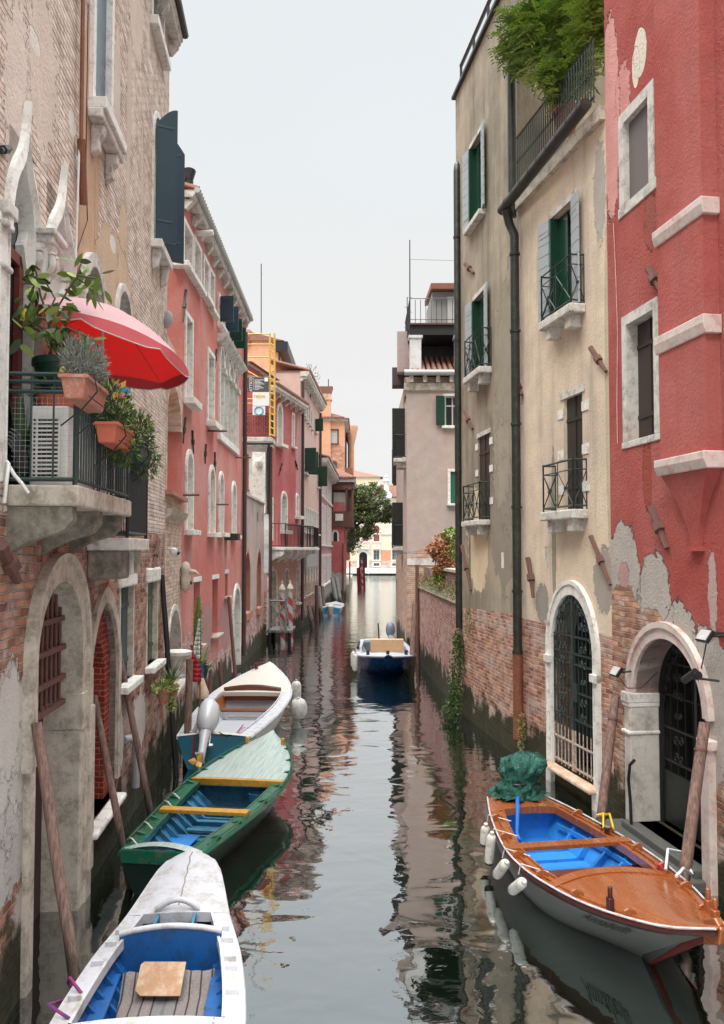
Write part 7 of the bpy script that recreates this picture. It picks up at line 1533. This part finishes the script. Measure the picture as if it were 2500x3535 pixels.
# ivy on right wall
iv = empty('ivy', 'green ivy hanging down the brick corner under the grey ochre house', 'ivy', gz(1590, 2470, 0), 0)
mb = MB()
for k in range(22):
    f_ = k/21; p = gy(1583-10*f_-20*max(0, f_-.6)*2, 2195+270*f_, 21.3-f_*.6)-iv.location; wd_ = rd.uniform(.05, .15)+.06*math.sin(f_*3)+.35*max(0, f_-.7); leafball(mb, p+Vector((rd.uniform(-.06, .06), 0, 0)), wd_, .1, .16, int(rd.uniform(40, 120)+200*max(0, f_-.5)), .06*rd.uniform(.6, 1.5), .02, rd, 3, -.3)
mb.build('foliage', [LEAFS[0], LEAFS[0], LEAFS[1]], iv); MB().tube([(0, .1, .3), (.02, .1, 2.3)], .03, 5).build('stem', STEM, iv)
for (x, y, Y, rx, rz, n, lab) in ((1617, 2150, 20.2, .07, .35, 160, 'narrow moss tuft under the grey ochre plaster edge'), (1800, 2530, 16.3, .06, .4, 160, 'mossy streak below the rusted downpipe')):
    e = empty('moss_tuft', lab, 'moss', gy(x, y, Y), 0); mb = MB(); leafball(mb, (0, 0, 0), rx, .07, rz, n*2, .04, .014, rd, 2, -.2); mb.build('foliage', [LEAFS[1], LEAFA], e)
gt2 = empty('coping_weeds', 'weeds growing along the sloping coping of the garden wall', 'weeds', (2.1, 27, 2.9), 0); mb = MB()
for k in range(26): f_ = k/25; y_ = 31.5-9.3*f_; leafball(mb, (GW0[0]+(GW1[0]-GW0[0])*f_-2.1+.05, y_-27, rd.uniform(-.15, .15)-.0), .14, .28, .14+.1*rd.random(), 90, .07, .01, rd, 3, .5)
mb.build('foliage', [LEAFS[0], LEAFS[1], LEAFA], gt2)
cr_ = empty('creeper', 'creeper turning orange over the garden wall beside the mauve house', 'creeper', gy(1540, 1960, 26.5), 0); mb = MB(); mb2 = MB()
for (x, y, r_, m_) in ((1555, 1850, .25, 1), (1530, 1880, .35, 0), (1548, 1905, .3, 1), (1515, 1900, .25, 0), (1495, 1895, .18, 0), (1530, 1930, .3, 0), (1550, 1950, .3, 0), (1540, 1975, .2, 1), (1515, 2000, .16, 1), (1507, 1970, .12, 0)):
    p = gy(x, y, 26.3)-cr_.location; leafball(mb if m_ else mb2, p, r_, .3, r_*.9, 420, .09, .035, rd, 2 if m_ else 1, -.2)
mb.build('green_foliage', [LEAFS[2], LEAFS[1]], cr_); mb2.build('autumn_foliage', [LEAFA], cr_); MB().tube([(0, 0, -.6), (.1, 0, .8)], .03, 5).build('stem', STEM, cr_)
# wisteria over the terrace of the cream house
def leafspray(mb, c, d, n, L_, rnd):
    d = Vector(d).normalized(); p = Vector(c)
    for k in range(n):
        q = p+d*(k*L_/n)+Vector((0, 0, -.25*L_*(k/n)**2)); s_ = d.cross(Vector((0, 0, 1))).normalized()
        for sg in (-1, 1): mb.leaf(q, s_*sg+d*.5+Vector((0, 0, rnd.uniform(-.3, .2))), (0, 0, 1), .11, .022)
wi = empty('wisteria', 'large wisteria spilling over the terrace wall of the cream house', 'vine', (3.6, 15.2, 14.6), 0); mb = MB()
for (x, y, Y, rx, rz, n) in ((1860, 50, 15.6, .6, .5, 200), (1900, 110, 15.3, .8, .55, 260), (1800, 120, 15.9, .55, .4, 150), (1960, 60, 15., .6, .7, 240), (2020, 100, 14.4, .5, .7, 230), (1760, 170, 16.2, .35, .3, 60), (1950, 170, 15.0, .5, .3, 110), (1870, 190, 15.6, .45, .3, 80), (2040, 30, 14., .4, .6, 160), (1770, 60, 16.2, .3, .3, 50), (1780, 230, 16.1, .14, .3, 24), (1930, -40, 15.2, .8, .5, 120), (2030, 140, 14.2, .35, .35, 120)):
    c = gy(x, y, Y)-wi.location
    for k in range(n):
        p = c+Vector((rd.gauss(0, .5)*rx*.72+.12, rd.gauss(0, .5)*rx*.72, rd.gauss(0, .5)*rz*.8)); mb.cur = 1 if (x > 1990 and rd.random() < .75) else rd.choice((0, 0, 1, 2)) if x < 1990 else 2
        leafspray(mb, p, (rd.gauss(-.3, .7), rd.gauss(-.2, .7), rd.gauss(-.15, .4)), 6, .32, rd)
mb.cur = 0; mb.build('foliage', [LEAFS[1], LEAFS[2], simple('leaf_fresh', (.2, .32, .05), .5, bump=0)], wi)
MB().tube([gy(x, y, Y)-wi.location for x, y, Y in ((1960, 360, 14.9), (1945, 250, 15.), (1980, 170, 14.9), (1930, 80, 15.2))], .05, 8).tube([gy(x, y, Y)-wi.location for x, y, Y in ((1760, 150, 16.2), (1850, 130, 15.8), (1960, 120, 15.))], .03, 6).build('trunk', STEM, wi, smooth=50)
ts = empty('trumpet_vine_pot', 'potted trumpet vine behind the terrace railing of the cream house', 'plant', gy(1955, 400, 14.6), 0); mb = MB()
for (x, y, r_) in ((1920, 280, .32), (1960, 270, .35), (2000, 260, .25), (1950, 320, .25), (1900, 260, .2)):
    c = gy(x, y, 14.5)-ts.location
    for k in range(110): mb.cur = rd.choice((0, 1, 1)); leafspray(mb, c+Vector((rd.gauss(0, .5)*r_, rd.gauss(0, .5)*r_, rd.gauss(0, .45)*r_)), (rd.gauss(0, .7), rd.gauss(-.2, .7), rd.gauss(0, .5)), 4, .2, rd)
mb.cur = 0; mb.build('foliage', [LEAFS[1], LEAFS[2]], ts); pot(ts, (0, 0, -.3), .22, .42, TERRA); MB().tube([(0, 0, 0), (0, 0, .8)], .025, 6).build('stem', STEM, ts)
# canal-end tree
tr = empty('canal_tree', 'leafy tree leaning over the water near the end of the canal', 'tree', (-1.5, 82, 1.5), 0)
def tp(x, y, Y=82): return gy(x, y, Y)-tr.location
trm = MB(); TR = [[(1200, 1905), (1205, 1850), (1222, 1810), (1240, 1770), (1250, 1730)], [(1215, 1825), (1250, 1800), (1290, 1780)], [(1235, 1780), (1275, 1740), (1300, 1700)], [(1222, 1810), (1225, 1760), (1230, 1700)]]
for i, b_ in enumerate(TR): n = len(b_); trm.tube([tp(*p) for p in b_], [(.28 if i == 0 else .15)*(1-.8*k/(n-1)) for k in range(n)], 8)
trm.build('trunk', DARKWOOD, tr, smooth=50); mb = MB()
OL = [simple('olive_leaf_dark', (.035, .055, .018), .6, bump=0), simple('olive_leaf', (.09, .125, .035), .6, bump=0), simple('olive_leaf_light', (.2, .23, .07), .6, bump=0)]
for _ in range(210):
    while True:
        a = rd.uniform(0, 2*PI); r_ = rd.random()**.55; x = 1262+(84+14*math.sin(a*3+1))*r_*math.cos(a); y = 1752+(88+16*math.sin(a*5))*r_*math.sin(a)
        if not (x < 1222 and y > 1800) and not (x > 1290 and y > 1800): break
    c = tp(x, y, 82+rd.uniform(-2., 2.)); R_ = rd.uniform(.12, .5)
    for k in range(int(110*R_/.4)):
        v_ = Vector((rd.gauss(0, .6), rd.gauss(0, .5), rd.gauss(0, .4)))*R_; mb.cur = rd.choice((0, 0, 1)) if v_.z < -.05 else rd.choice((0, 1, 1, 2)); mb.leaf(c+v_, (rd.gauss(0, 1), rd.gauss(0, 1), rd.gauss(-.3, .6)), (rd.gauss(0, 1), rd.gauss(0, 1), rd.gauss(0, 1)), .24, .05)
for k in range(34):
    c = tp(1208+rd.uniform(-14, 18), 1800+rd.uniform(-10, 95), 81.5)
    for j in range(26): mb.cur = rd.choice((0, 0, 1)); mb.leaf(c+Vector((rd.gauss(0, .3), rd.gauss(0, .3), rd.gauss(0, .3))), (rd.gauss(0, 1), 0, rd.gauss(-.4, .7)), (rd.gauss(0, 1), rd.gauss(0, 1), 0), .26, .06)
mb.cur = 0; mb.build('crown', OL, tr)
qy = MB().box(-2.6, -1.2, 79, 112, -.5, .9).build('quay', STONEG); tag(qy, kind='structure')
gwl = MB().box(-3.4, -2.1, 79.5, 110, .9, 3.6).build('quay_wall', simple('tan_quay_wall', (.36, .26, .2), .9)); tag(gwl, 'tan garden wall on the quay behind the distant poles', 'wall')
fb = empty('quay_railing', 'black railing on the quay near the striped poles', 'railing', (-1.25, 86, .9), 0); g = MB()
for k in range(12): g.bar((0, k*.6, 0), (0, k*.6, 2.), .03)
g.bar((0, 0, 2), (0, 6.6, 2), .05); g.bar((0, 0, 1), (0, 6.6, 1), .04); g.build('bars', BLACK, fb)
hp_ = empty('hanging_plant', 'green plant on the small balcony edge of the mauve house side', 'plant', gy(1389, 1780, 36.3), 0); mb = MB(); leafball(mb, (0, 0, .0), .28, .3, .35, 500, .1, .03, rd, 3, .2); mb.build('foliage', LEAFS, hp_); pot(hp_, (0, 0, -.5), .15, .25, TERRA)
ro = empty('roof_plant', 'wispy shrub on the roof edge of the pale pink house', 'shrub', gy(1072, 1300, 48), 0); mb = MB(); leafball(mb, (0, 0, 0), .5, .4, .7, 220, .12, .02, rd, 1, .6); mb.build('foliage', [LEAFG], ro); MB().tube([(0, 0, -1.2), (0, 0, .5)], .03, 5).build('stem', STEM, ro)
# ================================================================ WATER, SKY, LIGHT
def water():
    m, t, b = newmat('canal_water'); g = t.new('ShaderNodeNewGeometry').outputs['Position']
    x, y, z = t.sep(g)
    t.n.remove(b); out = t.n['Material Output']
    n1 = t.noise(t.com(t.m('MULTIPLY', x, .8), t.m('MULTIPLY', y, 1.), 0.), 1.3, 2, .45, .4)
    n2 = t.noise(t.com(x, t.m('MULTIPLY', y, 1.), 4.), 4.2, 3, .5, .3)
    n3 = t.noise(t.com(t.m('MULTIPLY', x, .6), y, 7.), 9., 3, .55)
    far = t.step(y, 10., 90.)
    h = t.m('ADD', t.m('MULTIPLY', n1, .021), t.m('MULTIPLY', n2, .0017)); h = t.m('ADD', h, t.m('MULTIPLY', n3, t.m('MULTIPLY_ADD', far, .014, .0004)))
    bp = t.new('ShaderNodeBump'); bp.inputs['Strength'].default_value = 1.; bp.inputs['Distance'].default_value = 1.; t.put(bp.inputs['Height'], h)
    d = t.new('ShaderNodeBsdfDiffuse'); t.put(d.inputs['Color'], (.003, .007, .004)); t.put(d.inputs['Normal'], bp.outputs[0])
    gl = t.new('ShaderNodeBsdfGlossy'); gl.inputs['Roughness'].default_value = .03; t.put(gl.inputs['Color'], (.93, .96, .98)); t.put(gl.inputs['Normal'], bp.outputs[0])
    fr = t.new('ShaderNodeLayerWeight'); fr.inputs['Blend'].default_value = .5; t.put(fr.inputs['Normal'], bp.outputs[0])
    f = t.m('MULTIPLY_ADD', t.m('POWER', fr.outputs['Facing'], 2.), .78, .22, clamp=True)
    mx = t.new('ShaderNodeMixShader'); t.put(mx.inputs[0], f); t.l.new(d.outputs[0], mx.inputs[1]); t.l.new(gl.outputs[0], mx.inputs[2]); t.l.new(mx.outputs[0], out.inputs[0])
    return m
w_ = MB(); w_.poly([(-60, -30, 0), (60, -30, 0), (60, 400, 0), (-60, 400, 0)]); w_ = w_.build('canal_water', water()); tag(w_, kind='structure')
gd = MB(); gd.poly([(-400, -100, -1.2), (400, -100, -1.2), (400, 900, -1.2), (-400, 900, -1.2)]); gd = gd.build('ground', simple('canal_bed_mud', (.03, .03, .02), .9)); tag(gd, kind='structure')
rd2 = random.Random(3)
for k, (px, py, lab) in enumerate(((1135, 2862, 'dark floating leaf scrap near the middle of the canal'), (1014, 3236, 'small floating twig scrap off the bow of the white rowing boat'), (1145, 2850, 'pale floating petal scrap beside the dark one'), (980, 3330, 'tiny floating speck nearest the white rowing boat'))):
    p = gz(px, py, .006); m1 = MB()
    for j in range(3): m1.leaf((rd2.uniform(-.02, .02), rd2.uniform(-.02, .02), .001*j), (rd2.gauss(0, 1), rd2.gauss(0, 1), 0), (0, 0, 1), .07, .018)
    o_ = m1.build('floating_scrap', LEAFA if k == 2 else STEM, None, loc=p); tag(o_, lab, 'debris')
W = bpy.data.worlds.new('World'); S.world = W; W.use_nodes = True; t = NT(W.node_tree)
bg = t.n['Background']; sky = t.new('ShaderNodeTexSky', sky_type='NISHITA'); sky.sun_disc = False
SUN_EL, SUN_AZ = math.radians(52), math.radians(205)
sky.sun_elevation = SUN_EL; sky.sun_rotation = SUN_AZ; sky.air_density = 1.; sky.dust_density = 3.
v = t.new('ShaderNodeTexCoord').outputs['Generated']; x, y, z = t.sep(v)
el = t.m('MAXIMUM', z, 0.)
# overcast layer: pale near the horizon, brighter overhead (far beyond a cloud deck, raised out of view to light the walls), faint blue gaps
lum = t.m('MULTIPLY_ADD', t.step(el, .6, 1.), 80., 9.2)
cl = t.noise(t.com(t.m('DIVIDE', x, t.m('ADD', el, .25)), t.m('DIVIDE', y, t.m('ADD', el, .25)), z), 1.1, 6, .55, .4)
tint = t.mix(t.m('MULTIPLY', t.step(el, .15, .5), t.step(cl, .35, .6)), (1., .995, .985), (.92, .97, .985))
lum = t.m('MULTIPLY', lum, t.m('MULTIPLY_ADD', cl, .16, .92)); cloud = t.mix(1., tint, t.com(lum, lum, lum), 'MULTIPLY')
t.put(bg.inputs['Color'], t.mix(.94, sky.outputs[0], cloud)); bg.inputs['Strength'].default_value = .1
sl = bpy.data.lights.new('sun', 'SUN'); sl.energy = 1.5; sl.angle = math.radians(14); sl.color = (1., .95, .86)
so = bpy.data.objects.new('sun', sl); COL.objects.link(so)
so.rotation_euler = (PI/2-SUN_EL, 0, PI-SUN_AZ)
vs = S.view_settings; vs.view_transform = 'Standard'; vs.look = 'None'; vs.exposure = 0.; vs.gamma = 1.; vs.use_curve_mapping = False
S.render.engine = 'CYCLES'
